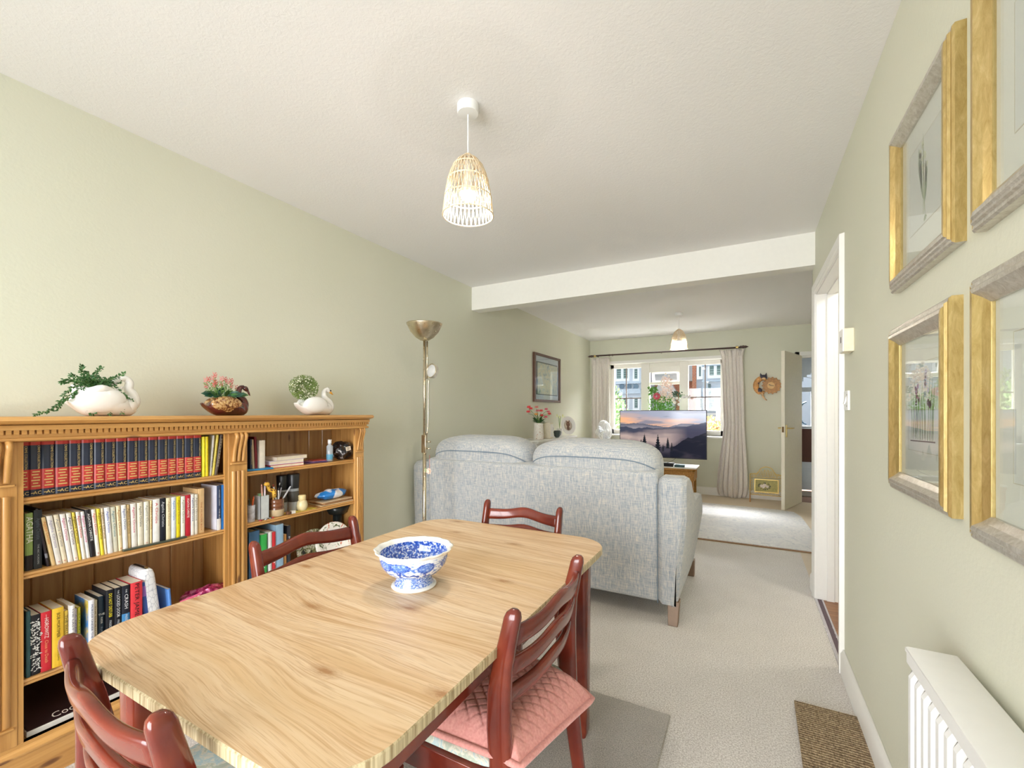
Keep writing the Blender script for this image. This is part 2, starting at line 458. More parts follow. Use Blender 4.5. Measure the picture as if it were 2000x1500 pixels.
MB().box(XR + .004, XR + .026, DY0, DY1, 0, .003).build('threshold_insert', plain(96, 80, 88, 0.8), d1)
MB().box(XR + .036, XR + .13, DY0, DY1, -.001, .001).build('threshold_floor', LAMI, d1)

# sitting-room door to the porch, standing open into the room
d2 = sroot('door_2', (FX0, YF, 0))
mb = MB().box(FX0 - .055, FX0, YF - .018, YF, 0, 2.03).box(FX1, FX1 + .055, YF - .018, YF, 0, 2.03).box(FX0 - .055, FX1 + .055, YF - .018, YF, 1.975, 2.03)
mb.build('architrave', WHITE, d2, bev=.004)
mb = MB().box(FX0 - .01, FX0 + .02, YF - .003, YF + .32, 0, 1.984).box(FX1 - .02, FX1 + .01, YF - .003, YF + .32, 0, 1.984).box(FX0, FX1, YF - .003, YF + .13, 1.955, 1.985)
mb.build('door_lining', WHITE, d2)
hinge = Vector((0.625, 7.02, 0)); edge = Vector((0.385, 6.335, 0)); dv = (edge - hinge).normalized(); dn = Vector((dv.y, -dv.x, 0))
if dn.x < 0: dn = -dn
L = (edge - hinge).length
CREAM = plain(238, 232, 214, 0.4, name='cream_door_paint', vary=0.02)
mb = MB(); mb.obox(hinge + dv * L / 2 + Vector((0, 0, .99)), dv, dn, (0, 0, 1), L / 2, .02, .982)
leaf_o = mb.build('door_leaf', CREAM, d2, bev=.003)
for sg, nm in ((1, 'handle'), (-1, 'handle')):
    mb = MB(); c = hinge + dv * (L - .06) + dn * sg * .024 + Vector((0, 0, 1.0))
    mb.obox(c + Vector((0, 0, -.02)), dv, dn, (0, 0, 1), .018, .004, .075)
    a = c + Vector((0, 0, .015)); mb.tube([a, a + dn * sg * .045, a + dn * sg * .05 - dv * .02, a + dn * sg * .05 - dv * .11], .008, 8)
    mb.build(nm, GOLDM, leaf_o, bev=.001)
MB().obox(hinge + dv * (L + .001) + Vector((0, 0, 1.0)), dv, dn, (0, 0, 1), .002, .011, .035).build('latch_plate', plain(120, 96, 60, .35, .8), leaf_o)

# porch beyond, with the front door
struct('floor', MB().box(0.2, 1.9, YF + .02, 8.25, -.05, -.004), plain(120, 84, 62, 0.6, name='porch_floor'))
tag(MB().box(0.62, 1.30, 7.55, 8.02, -.004, .012).build('doormat', carpet_mat('grey_coir', S(120, 112, 100), S(150, 142, 128)), bev=.003), 'grey doormat inside the front door, seen past the open cream door', 'doormat')
struct('wall_porch', MB().box(0.3, 0.62, YF + .3, 8.15, 0, 2.4).box(1.45, 1.6, YF + .3, 8.15, 0, 2.4).box(0.3, 0.62, 8.1, 8.22, 0, 2.4).box(1.45, 1.6, 8.1, 8.22, 0, 2.4).box(.62, 1.45, 8.1, 8.22, 2.1, 2.4), plain(225, 226, 222, .7, name='porch_paint'))
d3 = sroot('door_3', (1.03, 8.1, 0))
GREYW = plain(214, 222, 230, 0.35, name='pale_grey_upvc', vary=0.01)
mb = MB().box(.62, .68, 8.08, 8.16, 0, 2.1).box(1.39, 1.45, 8.08, 8.16, 0, 2.1).box(.68, 1.39, 8.08, 8.16, 2.03, 2.1)
mb.build('door_frame', GREYW, d3, bev=.003)
dl = MB()
zc = 1.57
dl.box(.68, 1.39, 8.10, 8.14, .02, 1.0); dl.box(.68, .715, 8.1, 8.14, 1.0, 2.03); dl.box(.86, 1.39, 8.1, 8.14, 1.0, 1.53)
dl.box(.715, .86, 8.1, 8.14, 1.53, 1.60); dl.box(.86, 1.39, 8.1, 8.14, 1.53, 1.60); dl.box(1.355, 1.39, 8.1, 8.14, 1.6, 2.03)
n = 14
for i in range(n):       # arched head light: panel above the arch
    x0 = .715 + (1.355 - .715) * i / n; x1 = .715 + (1.355 - .715) * (i + 1) / n
    za = 1.60 + .25 * math.sqrt(max(0, 1 - ((x0 + x1) / 2 - 1.035) ** 2 / .32 ** 2))
    dl.box(x0, x1, 8.1, 8.14, za, 2.03)
dleaf = dl.build('door_leaf', GREYW, d3)
MB().box(.715, 1.355, 8.115, 8.121, 1.6, 1.86).build('arched_pane', GLASS, dleaf)
MB().box(.715, .86, 8.115, 8.121, 1.0, 1.53).build('side_pane', GLASS, dleaf)
mb = MB(); mb.tube([(.80 + .03 * 0 + .09 * math.cos(a), 8.108, 1.2 + .17 * math.sin(a)) for a in [PI / 2 + PI * k / 14 for k in range(15)]], .013, 6)
mb.build('pane_ornament', plain(84, 110, 128, .3), dleaf)
mb = MB(); mb.tube([(.715, 8.11, 1.78), (.9, 8.11, 1.73), (1.03, 8.11, 1.76), (1.2, 8.11, 1.73), (1.355, 8.11, 1.78)], .004, 5); mb.tube([(1.035, 8.11, 1.6), (1.035, 8.11, 1.85)], .004, 5)
mb.build('leading', plain(90, 92, 96, .4), dleaf)
MB().box(.735, 1.32, 8.085, 8.1, .45, .96).build('brown_panel', plain(92, 58, 46, .7), dleaf, bev=.004)
mb = MB(); 
for (a0, a1, b0, b1) in ((.75, .98, .12, .36), (1.09, 1.32, .12, .36)):
    mb.box(a0, a1, 8.094, 8.1, b0, b1); mb.box(a0 + .03, a1 - .03, 8.090, 8.094, b0 + .03, b1 - .03)
mb.build('raised_panel', GREYW, dleaf, bev=.002)

# garden doors behind the camera
w2 = sroot('window_2', (-.95, YB, 0))
mb = MB(); 
for x in (-2.05, -1.37, -.69, -.01 + .1): mb.box(x, x + .06, YB - .09, YB - .03, 0, 2.1)
mb.box(-2.05, .15, YB - .09, YB - .03, 0, .08).box(-2.05, .15, YB - .09, YB - .03, 2.03, 2.1)
mb.build('frame', PLASTIC, w2, bev=.003)
for x in (-1.99, -1.31, -.63): MB().box(x, x + .64, YB - .062, YB - .058, .08, 2.03).build('pane', GLASS, w2)

# front window
w1 = sroot('window_1', (-1.15, 7.2, WZ0))
UP = plain(233, 230, 222, 0.4, name='window_upvc', vary=0.01)
mb = MB().box(WX0, WX1, 7.045, 7.30, WZ1 - .012, WZ1 + .001).box(WX0 - .001, WX0 + .012, 7.045, 7.3, WZ0, WZ1).box(WX1 - .012, WX1 + .001, 7.045, 7.3, WZ0, WZ1)
mb.box(WX0, WX1, 7.035, 7.052, WZ1 - .012, WZ1 + .03)
mb.build('reveal_lining', WHITE, w1)
MB().box(WX0 - .02, WX1 + .02, 6.97, 7.22, .835, .862).build('sill', WHITE, w1, bev=.006)
mb = MB().box(WX0 + .012, WX1 - .012, 7.2, 7.27, WZ0, WZ0 + .075).box(WX0 + .012, WX1 - .012, 7.2, 7.27, WZ1 - .075, WZ1 - .012).box(WX0 + .012, WX0 + .07, 7.2, 7.27, WZ0, WZ1).box(WX1 - .07, WX1 - .012, 7.2, 7.27, WZ0, WZ1)
mb.build('frame', UP, w1, bev=.004)
for x0, x1 in ((-1.505, -1.375), (-.925, -.80)): MB().box(x0, x1, 7.17, 7.28, WZ0, WZ1 - .012).build('mullion', UP, w1, bev=.006)
MB().box(-1.375, -.925, 7.2, 7.27, 1.655, 1.695).build('transom', UP, w1, bev=.004)
mb = MB().box(-1.375, -.925, 7.185, 7.2, 1.85, 1.937)
fr = MB()
fr.obox((-1.15, 7.31, 1.78), (1, 0, 0), (0, .95, .3), (0, -.3, .95), .2, .018, .09)
mb.build('vent_head', UP, w1, bev=.003)
vf = MB(); ax, ay, az = Vector((1, 0, 0)), Vector((0, .92, .39)), Vector((0, -.39, .92)); c = Vector((-1.15, 7.315, 1.775))
for (ox, oz, hx, hz) in ((0, .085, .21, .02), (0, -.085, .21, .02), (-.19, 0, .02, .1), (.19, 0, .02, .1)): vf.obox(c + ax * ox + az * oz, ax, ay, az, hx, .018, hz)
vfo = vf.build('vent_frame', PLASTIC, w1, bev=.003); fr.bm.free()
MB().obox(c, ax, ay, az, .17, .003, .07).build('pane', GLASS, vfo)
for x0, x1, z0, z1 in ((WX0 + .07, -1.505, WZ0 + .075, WZ1 - .075), (-1.375, -.925, WZ0 + .075, 1.655), (-.80, WX1 - .07, WZ0 + .075, WZ1 - .075)):
    MB().box(x0, x1, 7.232, 7.238, z0, z1).build('pane', GLASS, w1)
LEAD = plain(120, 104, 92, .5, name='glazing_bar_grey_brown')
for x, z0, z1 in ((-1.755, WZ0 + .075, WZ1 - .075), (-.565, WZ0 + .075, WZ1 - .075)): MB().box(x - .007, x + .007, 7.226, 7.244, z0, z1).build('glazing_bar', LEAD, w1)
for z in (1.445, 1.19):
    for x0, x1 in ((WX0 + .07, -1.505), (-.80, WX1 - .07)): MB().box(x0, x1, 7.226, 7.244, z - .008, z + .008).build('glazing_bar', LEAD if z > 1.3 else PLASTIC, w1)

# ------------------------------------------------------------------ sofa
def superell(mb, c, a, b, h, nx=4.0, ny=2.6, nz=3.2, nu=40, nv=20):
    c = Vector(c)
    def sp(v, e): return math.copysign(abs(v) ** e, v)
    rs = []
    for j in range(1, nv):
        ph = -PI / 2 + PI * j / nv
        cz = sp(math.sin(ph), 2 / nz); cr = sp(math.cos(ph), 2 / nz)
        rs.append([c + Vector((a * cr * sp(math.cos(t), 2 / nx), b * cr * sp(math.sin(t), 2 / ny), h * cz)) for t in [2 * PI * k / nu for k in range(nu)]])
    mb.rings(rs)
sofa = thing('sofa', 'pale blue-grey fabric sofa seen from behind, facing the window', 'sofa', (-1.29, 3.05, 0))
def slab(x0, x1, prof, name, par, bev=.03):
    mb = MB(); mb.rings([[Vector((x0, y, z)) for y, z in prof], [Vector((x1, y, z)) for y, z in prof]])
    return mb.build(name, SOFA, par, bev=bev, bseg=4)
slab(-2.125, -.455, [(2.635, .108), (2.60, .86), (2.70, .875), (2.80, .84), (2.85, .108)], 'back_panel', sofa, .022)
slab(-2.125, -.455, [(2.84, .115), (2.84, .33), (3.5, .33), (3.5, .115)], 'base', sofa, .02)
def arm(x0, x1, out):
    prof = [(2.625, .105), (2.605, .60), (2.60, .80), (2.63, .835), (2.74, .838), (2.86, .80), (2.98, .70), (3.12, .655), (3.35, .64), (3.53, .61), (3.61, .55), (3.64, .45), (3.62, .33), (3.56, .20), (3.49, .105)]
    n = 7; rs = []
    for i in range(n):
        t = i / (n - 1); x = x0 + (x1 - x0) * t
        e = abs(2 * t - 1); inset = .028 * max(0, (e - .66) / .34) ** 2
        cy = sum(p[0] for p in prof) / len(prof); cz = sum(p[1] for p in prof) / len(prof)
        r = []
        for y, z in prof:
            dx = 0
            if out and t > .8: dx = -.045 * ((.45 - z) / .31 if z < .45 else 0)
            k = Vector((y - cy, z - cz)); k = k * (1 - inset / max(k.length, .1))
            r.append(Vector((x + dx * (1 if out > 0 else -1), cy + k.x, cz + k.y)))
        rs.append(r)
    mb = MB(); mb.rings(rs); o = mb.build('arm', SOFA, sofa, smooth=True, autos=.9, sub=0)
    md = o.modifiers.new('bev', 'BEVEL'); md.width = .014; md.segments = 3; md.limit_method = 'ANGLE'; md.angle_limit = .7
    return o
ar = arm(-.458, -.300, 1)
al = arm(-2.28, -2.12, 0)
PIPE = plain(122, 138, 152, .8, name='blue_grey_piping')
for cx, a, zt in ((-1.722, .412, 1.040), (-.880, .428, 1.036)):
    c = Vector((cx, 2.79, .86)); b_, h_ = .175, zt - .86
    mb = MB(); superell(mb, c, a, b_, h_, 5.5, 2.4, 3.4, 56, 26)
    def wob(o):
        for v in o.data.vertices:
            q = mnoise.noise(Vector((v.co.x * 4, v.co.y * 4, v.co.z * 5 + cx)))
            v.co.z += q * .008; v.co.y += q * .01
    cu = mb.build('back_cushion', SOFA, sofa, smooth=True); wob(cu)
    pts = []
    for i in range(41):
        x = a * (-.975 + 1.95 * i / 40); z = h_ * .46 * (1 - abs(x / a) ** 5) - .012
        cr = (1 - abs(z / h_) ** 3.4) ** (1 / 3.4)
        y = b_ * cr * max(0, 1 - abs(x / (a * cr)) ** 5.5) ** (1 / 2.4) if abs(x) < a * cr else 0
        pts.append(c + Vector((x, -y - .0035, z)))
    m2 = MB(); m2.tube(pts, .0035, 6); m2.build('piping', PIPE, cu, smooth=True)
for cx in (-1.70, -.87):
    mb = MB(); superell(mb, (cx, 3.24, .42), .41, .36, .10, 6, 6, 3, 36, 12); mb.build('seat_cushion', SOFA, sofa, smooth=True)
mb = MB(); mb.tube([(-.4575, 2.628, .108), (-.4575, 2.609, .50), (-.4575, 2.600, .80)], .0025, 5); mb.build('seam', PIPE, sofa)
LEGW = plain(132, 108, 86, .4, .15, name='bronzed_beech')
for x, y, sy in ((-.372, 2.665, -1), (-.372, 3.46, 1), (-2.2, 2.665, -1), (-2.2, 3.46, 1)):
    mb = MB(); t_, b2 = .032, .026
    y2 = y + sy * .02; x2 = x
    mb.rings([[Vector((x2 + dx * b2, y2 + sy * .015 + dy * b2, 0)) for dx, dy in ((-1, -1), (1, -1), (1, 1), (-1, 1))], [Vector((x + dx * t_, y + dy * t_, .13)) for dx, dy in ((-1, -1), (1, -1), (1, 1), (-1, 1))]])
    mb.build('leg', LEGW, sofa, bev=.003)

# ------------------------------------------------------------------ dining table
TZ = .705
tab = thing('dining_table', 'extending dining table with pale oak-effect top and dark red mahogany legs', 'table', (-.896, 1.03, 0))
outl = []
hx0, hx1, hy0, hy1, rr0 = -1.322, -.470, .374, 1.691, .135
for (cx0, cy0, a0) in ((hx1 - rr0, hy1 - rr0, 0), (hx0 + rr0, hy1 - rr0, 90), (hx0 + rr0, hy0 + rr0, 180), (hx1 - rr0, hy0 + rr0, 270)):
    for k in range(13):
        a = math.radians(a0 + 7.5 * k); outl.append((cx0 + rr0 * math.cos(a), cy0 + rr0 * math.sin(a)))
outl = outl[::-1]
pts = [Vector((x, y, 0)) for x, y in outl]
ctr = Vector((-.896, 1.03, 0))
mb = MB()
def lev(z, ins): return [p + (ctr - p).normalized() * ins + Vector((0, 0, z)) for p in pts]
vr = mb.rings([lev(TZ - .024, .003), lev(TZ - .021, 0), lev(TZ - .003, 0), lev(TZ, .003)], cap=False)
mb._f(vr[0][::-1])
for f in mb.bm.faces: f.material_index = 1
mb.mi = 0; mb._f(vr[-1])
mb.build('tabletop', [OAK, OAKEDGE], tab)
# the leaf joint: two slim gaps across the top are modelled as recessed strips
for (p, q) in (((-.445, .72), (-1.40, .70)),):
    pass
ap = [(-1.25, .46), (-.535, .46), (-.545, 1.585), (-1.25, 1.585)]
for i in range(4):
    p, q = Vector((*ap[i], 0)), Vector((*ap[(i + 1) % 4], 0)); d = (q - p); l = d.length; d.normalize(); nn = Vector((-d.y, d.x, 0))
    MB().obox((p + q) / 2 + Vector((0, 0, TZ - .024 - .042)), d, nn, (0, 0, 1), l / 2, .011, .042).build('apron', MAHO, tab, bev=.002)
for (x, y) in ((-.548, 1.560), (-1.245, 1.56), (-.545, .48), (-1.235, .485)):
    mb = MB(); rs = []
    for z, h in ((.0095, .024), (.03, .029), (.35, .032), (TZ - .0245, .034)):
        rr = []
        for k in range(16):
            t = 2 * PI * (k + .5) / 16
            rr.append(Vector((x + h * math.copysign(abs(math.cos(t)) ** .5, math.cos(t)), y + h * math.copysign(abs(math.sin(t)) ** .5, math.sin(t)), z)))
        rs.append(rr)
    mb.rings(rs); mb.build('leg', MAHO, tab, smooth=True, autos=.8)

# ------------------------------------------------------------------ dining chairs (built once at the origin, facing +y)
SEATC = M('pale_sage_brocade', S(196, 204, 190), .8)
f = SEATC.noise(22, 3, .7, dist=1.2); SEATC.col(SEATC.ramp(f, [(.42, S(186, 196, 178)), (.5, S(226, 222, 204)), (.58, S(176, 204, 206)), (.7, S(222, 222, 206))])); SEATC = SEATC.m
def rrect(hx, hy, e=.6, n=16):
    return [(hx * math.copysign(abs(math.cos(t)) ** e, math.cos(t)), hy * math.copysign(abs(math.sin(t)) ** e, math.sin(t))) for t in [2 * PI * (k + .5) / n for k in range(n)]]
def make_chair(label, group):
    t = thing('dining_chair', label, 'chair', (0, 0, 0), group)
    for s in (-1, 1):
        mb = MB(); rs = []
        for z, y, hy, hx in ((.0095, -.262, .016, .0135), (.2, -.232, .020, .0145), (.40, -.206, .026, .015), (.52, -.199, .029, .015), (.60, -.200, .028, .015), (.66, -.208, .0235, .015), (.74, -.226, .020, .015), (.770, -.2325, .019, .015), (.782, -.235, .0155, .012), (.789, -.237, .008, .006)):
            rs.append([Vector((s * .2 + u, y + v, z)) for u, v in rrect(hx, hy, .7)])
        mb.rings(rs); mb.build('leg', MAHO, t, smooth=True)
    for zt, am, hh in ((.752, .024, .048), (.680, .020, .046), (.612, .012, .044)):
        mb = MB(); rs = []; nn = 24
        for i in range(nn + 1):
            u = -1 + 2 * i / nn; x = u * .19
            yb = -.204 - (zt - .6) * .17 - .030 * (1 - u * u)
            bell = math.exp(-(u / .42) ** 2)
            top = zt - .008 + am * bell - .004 * math.cos(u * PI); bot = zt - hh - .004 + am * .75 * math.exp(-(u / .45) ** 2)
            th = .0105
            cz = (top + bot) / 2; hz = (top - bot) / 2
            rs.append([Vector((x, yb + v - (w) * .2, cz + w)) for v, w in rrect(th, hz, .55, 12)])
        mb.rings(rs); mb.build('back_slat', MAHO, t, smooth=True)
    for s in (-1, 1):
        mb = MB(); rs = []
        for z, h in ((.0095, .014), (.25, .018), (.425, .021)): rs.append([Vector((s * .205 + u, .185 + v, z)) for u, v in rrect(h, h, .5)])
        mb.rings(rs); mb.build('leg', MAHO, t, smooth=True, autos=.8)
        MB().box(s * .205 - .011, s * .205 + .011, -.19, .17, .365, .425).build('seat_rail', MAHO, t, bev=.002)
    MB().box(-.19, .19, .176, .198, .365, .425).build('seat_rail', MAHO, t, bev=.002)
    MB().box(-.185, .185, -.205, -.185, .365, .425).build('seat_rail', MAHO, t, bev=.002)
    mb = MB(); superell(mb, (0, 0.0, .438), .215, .212, .022, 9, 9, 2.6, 36, 8); mb.build('seat', SEATC, t, smooth=True)
    return t
def dup(root, loc, rz, label, sx=1.0):
    r = root.copy(); C.objects.link(r); r.location = loc; r.rotation_euler = (0, 0, rz); r.scale = (sx, 1, 1); r['label'] = label
    for ch in list(root.children):
        c = ch.copy(); C.objects.link(c); c.parent = r
    return r
GC = 'mahogany dining chairs round the table'
chairA = make_chair('mahogany dining chair with the pink quilted cushion, at the right side of the table', GC)
dup(chairA, (-.915, 1.565, 0), PI, 'mahogany dining chair at the far end of the table, back towards the sofa', .93)
dup(chairA, (-1.172, 1.053, 0), -PI / 2 , 'mahogany dining chair on the far side of the table, in front of the bookcase')
dup(chairA, (-.905, .552, 0), -.068, 'mahogany dining chair at the near end of the table, its curved back nearest the camera')
chairA.location = (-.672, 1.02, 0); chairA.rotation_euler = (0, 0, PI / 2)

# pink quilted cushion
PK = M('pink_quilted_cotton', S(222, 152, 142), .85, sheen=.3)
f = PK.noise(180, 2); PK.col(PK.ramp(f, [(.3, S(212, 140, 132)), (.7, S(228, 162, 152))])).bump(f, .15, .001); PK = PK.m
cush = thing('seat_cushion', 'dusty pink quilted cushion hanging over the chair seat edge', 'cushion', (-.62, 1.0, .46))
cor = [Vector((-.362, 1.125, 0)), Vector((-.42, .815, 0)), Vector((-.83, .80, 0)), Vector((-.82, 1.235, 0))]
def cpos(u, v):
    return cor[0] * (1 - u) * (1 - v) + cor[1] * u * (1 - v) + cor[2] * u * v + cor[3] * (1 - u) * v
def ctop(u, v, sgn):
    p = cpos(u, v)
    # sides bow inwards a little
    bow = .018 * (math.sin(PI * u) * (1 - 2 * v) + 0)
    e = max(0.0, min(u, 1 - u, v, 1 - v)); q = 1 - (1 - min(1, e / .18)) ** 2.2
    gu, gv = abs(((u * 11 + v * 11) % 1) - .5) * 2, abs(((u * 11 - v * 11) % 1) - .5) * 2
    st = .0035 * (max(0, gu - .86) + max(0, gv - .86)) / .14
    z = .456 + (.05 * q - st * q if sgn > 0 else .004)
    # sag outside the seat at the back
    over = max(0, p.x + .46)
    z -= over * over * 2.2
    return Vector((p.x, p.y, z + (.008 if sgn > 0 else 0)))
mb = MB(); mb.grid(lambda u, v: ctop(u, v, 1), 110, 110); mb.grid(lambda u, v: ctop(1 - u, v, 0) - Vector((0, 0, 0)), 20, 20)
cb = mb.build('cover', PK, cush, smooth=True)
mb = MB(); loop = [ctop(i / 20, 0, 0) for i in range(20)] + [ctop(1, i / 20, 0) for i in range(20)] + [ctop(1 - i / 20, 1, 0) for i in range(20)] + [ctop(0, 1 - i / 20, 0) for i in range(20)]
mb.tube([p + Vector((0, 0, .006)) for p in loop], .0075, 8, loop=True, cap=False); mb.build('piping', PK, cush, smooth=True)

# ------------------------------------------------------------------ blue and white footed bowl
bx, by = -.853, .985
bowl = thing('footed_bowl', 'blue and white patterned footed bowl with scalloped rim on the dining table', 'bowl', (bx, by, TZ))
BW = vcol('blue_transfer_glaze', .12, coat=.6); BWHITE = plain(246, 245, 240, .14, coat=.6, name='white_glaze', vary=.01)
def scal(k, z): return 1 + (.035 * abs(math.sin(k * PI * 12)) if z > .083 else 0)
BL = [S(44, 82, 178), S(86, 126, 208), S(150, 178, 226), S(232, 238, 246)]
def bluepat(a, h, kind):
    """a = angle 0..1, h = height 0..1"""
    q = mnoise.fractal(Vector((a * 46, h * 9, kind * 7.3)), 1.0, 2.0, 3)
    q2 = mnoise.noise(Vector((a * 90, h * 16, kind * 3.1)))
    if kind == 0:      # landscape with trees round the outside
        for tc, tw, th, tr in TREES:
            d = min(abs(a - tc), 1 - abs(a - tc))
            if h > .38:
                r = (d / tw) ** 2 + ((h - th) / tr) ** 2 + q * .5
                if r < .62: return BL[2] if q2 > .12 else BL[1]
                if r < 1.1: return BL[0] if q2 > -.1 else BL[1]
            if .12 < h <= .46 and d < .006 + .05 * abs(h - .24): return BL[0] if q2 > -.25 else BL[3]
        if h < .13 + .08 * math.sin(a * 40) + q * .05: return BL[1] if q2 > -.1 else BL[2]
        if h < .24 + .05 * math.sin(a * 23 + 1) + q * .08: return BL[0] if q > .05 else BL[3]
        if h > .93: return BL[3]
        if h > .80: return BL[2] if q2 > .3 else BL[3]
        return BL[3] if q < .12 else (BL[2] if q < .3 else BL[1])
    if kind == 1:      # floral border
        if q2 > .22: return BL[0]
        if q > .10: return BL[1]
        if q > -.18: return BL[3]
        return BL[2]
    if q2 > .12: return BL[0]
    if q > .18: return BL[1]
    if q > -.10: return BL[3]
    return BL[2] if q > -.32 else BL[0]
TREES = [(.05, .045, .66, .26), (.21, .035, .62, .22), (.36, .05, .68, .25), (.53, .04, .64, .24), (.70, .062, .66, .22), (.79, .055, .68, .2), (.92, .04, .62, .23)]
SEG = 340
def zone(name, prof, fn, mats, painted):
    mb = MB(); mb.lathe([(r, z + TZ) for r, z in prof], SEG if painted else 120, (bx, by, 0), cap=False, fr=fn)
    o = mb.build(name, mats, bowl, smooth=True); return o
def seg(a, b, n): return [tuple(a[i] + (b[i] - a[i]) * k / n for i in range(2)) for k in range(n + 1)]
def curve(ps, n): return [(v.x, v.y) for v in bez([(p[0], p[1], 0) for p in ps], n)]
body = curve([(.048, .036), (.072, .044), (.089, .062), (.0965, .082), (.098, .099)], 14)
o = zone('bowl_body', body, None, BW, True)
z0b, z1b = .040, .099
paint(o, lambda co, i: bluepat((math.atan2(co.y, co.x) / (2 * PI)) % 1, max(0, min(1, (co.z - z0b) / (z1b - z0b))), 0))
inner = curve([(.0955, .101), (.093, .084), (.084, .062), (.060, .048), (.001, .043)], 14)
o = zone('bowl_inside', inner, None, BW, True)
paint(o, lambda co, i: bluepat((math.atan2(co.y, co.x) / (2 * PI)) % 1, (co.z - .043) / .058 * .55 + math.hypot(co.x, co.y) * 5, 2))
zone('rim', [(.0975, .0985), (.104, .1035), (.109, .1085), (.110, .111), (.106, .1115), (.099, .107), (.0945, .1005)], lambda k, z: 1 + (.045 * abs(math.sin(k * PI * 14)) - .015 if z > TZ + .102 else .0), BWHITE, False)
o = zone('foot', curve([(.057, .008), (.052, .020), (.0475, .032), (.048, .038)], 12), None, BW, True)
paint(o, lambda co, i: bluepat((math.atan2(co.y, co.x) / (2 * PI)) % 1, co.z * 50, 1))
zone('foot_ring', [(.03, .003), (.050, .0), (.0625, .0005), (.065, .004), (.062, .008), (.056, .010)], None, BWHITE, False)

# ------------------------------------------------------------------ rugs and mats
def grey_rug():
    m = M('grey_marl_rug', S(170, 166, 160), .95, spec=.1)
    f = m.noise(230, 2, .7); g = m.noise(9, 2)
    c = m.mix(m.math('MULTIPLY', g, .3), m.ramp(f, [(.36, S(158, 154, 148)), (.64, S(208, 202, 195))]), S(150, 146, 140))
    return m.col(c).bump(f, .6, .004).m
tag(MB().box(-1.72, -.268, .10, 1.825, 0, .009).build('table_rug', grey_rug(), bev=.004), 'thin grey marled rug under the dining table', 'rug')
def brown_mat():
    m = M('brown_ribbed_mat', S(150, 130, 104), .95, spec=.1)
    f = m.noise(1, 2, .7, vs=(210, 90, 90)); g = m.noise(120, 2)
    w = m.n('ShaderNodeTexWave'); w.inputs['Scale'].default_value = 24; w.bands_direction = 'Y'; w.inputs['Distortion'].default_value = 1.5; m.link(m.vec((1, 1, 1)), w.inputs['Vector'])
    c = m.ramp(f, [(.34, S(116, 98, 76)), (.5, S(160, 140, 112)), (.66, S(194, 174, 140))])
    c = m.mix(m.math('MULTIPLY', w.outputs['Fac'], .45), c, S(112, 94, 76))
    return m.col(c).bump(m.math('ADD', f, w.outputs['Fac']), .7, .006).m
mb = MB(); mb.grid(lambda u, v: Vector((.158 + .225 * u + .012 * (1 - v), 2.15 - .9 * v + .0 * u, .011 + .001 * math.sin(v * 9))), 12, 60)
mt = mb.build('door_runner', brown_mat(), None, solid=.01)
tag(mt, 'brown ribbed runner mat on the carpet beside the right wall', 'mat')
def floral_rug():
    m = M('faded_silver_rug', S(222, 222, 222), .95, spec=.1)
    f = m.noise(9, 4, .7, dist=1.6); g = m.noise(2.2, 2, .5); h = m.noise(180, 2)
    c = m.ramp(f, [(.38, S(206, 208, 212)), (.5, S(232, 231, 229)), (.66, S(210, 210, 214))])
    c = m.mix(m.math('MULTIPLY', m.ramp(g, [(.45, (0, 0, 0, 1)), (.62, (1, 1, 1, 1))]), .35), c, S(196, 200, 208))
    return m.col(c).bump(h, .5, .003).m
rug = thing('living_room_rug', 'large pale silver rug with a faded floral pattern and thin brown edge, past the sofa', 'rug', (-.6, 5.4, 0))
RP = [(-1.8, 4.535), (.555, 4.555), (.575, 5.32), (.545, 6.02), (.49, 6.26), (.30, 6.32), (-1.8, 6.40)]
mb = MB(); mb.rings([[Vector((x, y, .001)) for x, y in RP], [Vector((x, y, .011)) for x, y in RP]]); mb.build('pile', floral_rug(), rug)
mb = MB(); mb.box(-1.8, .56, 4.512, 4.536, .001, .010); mb.build('edge_binding', plain(150, 116, 84, .8, name='brown_binding'), rug, bev=.003)

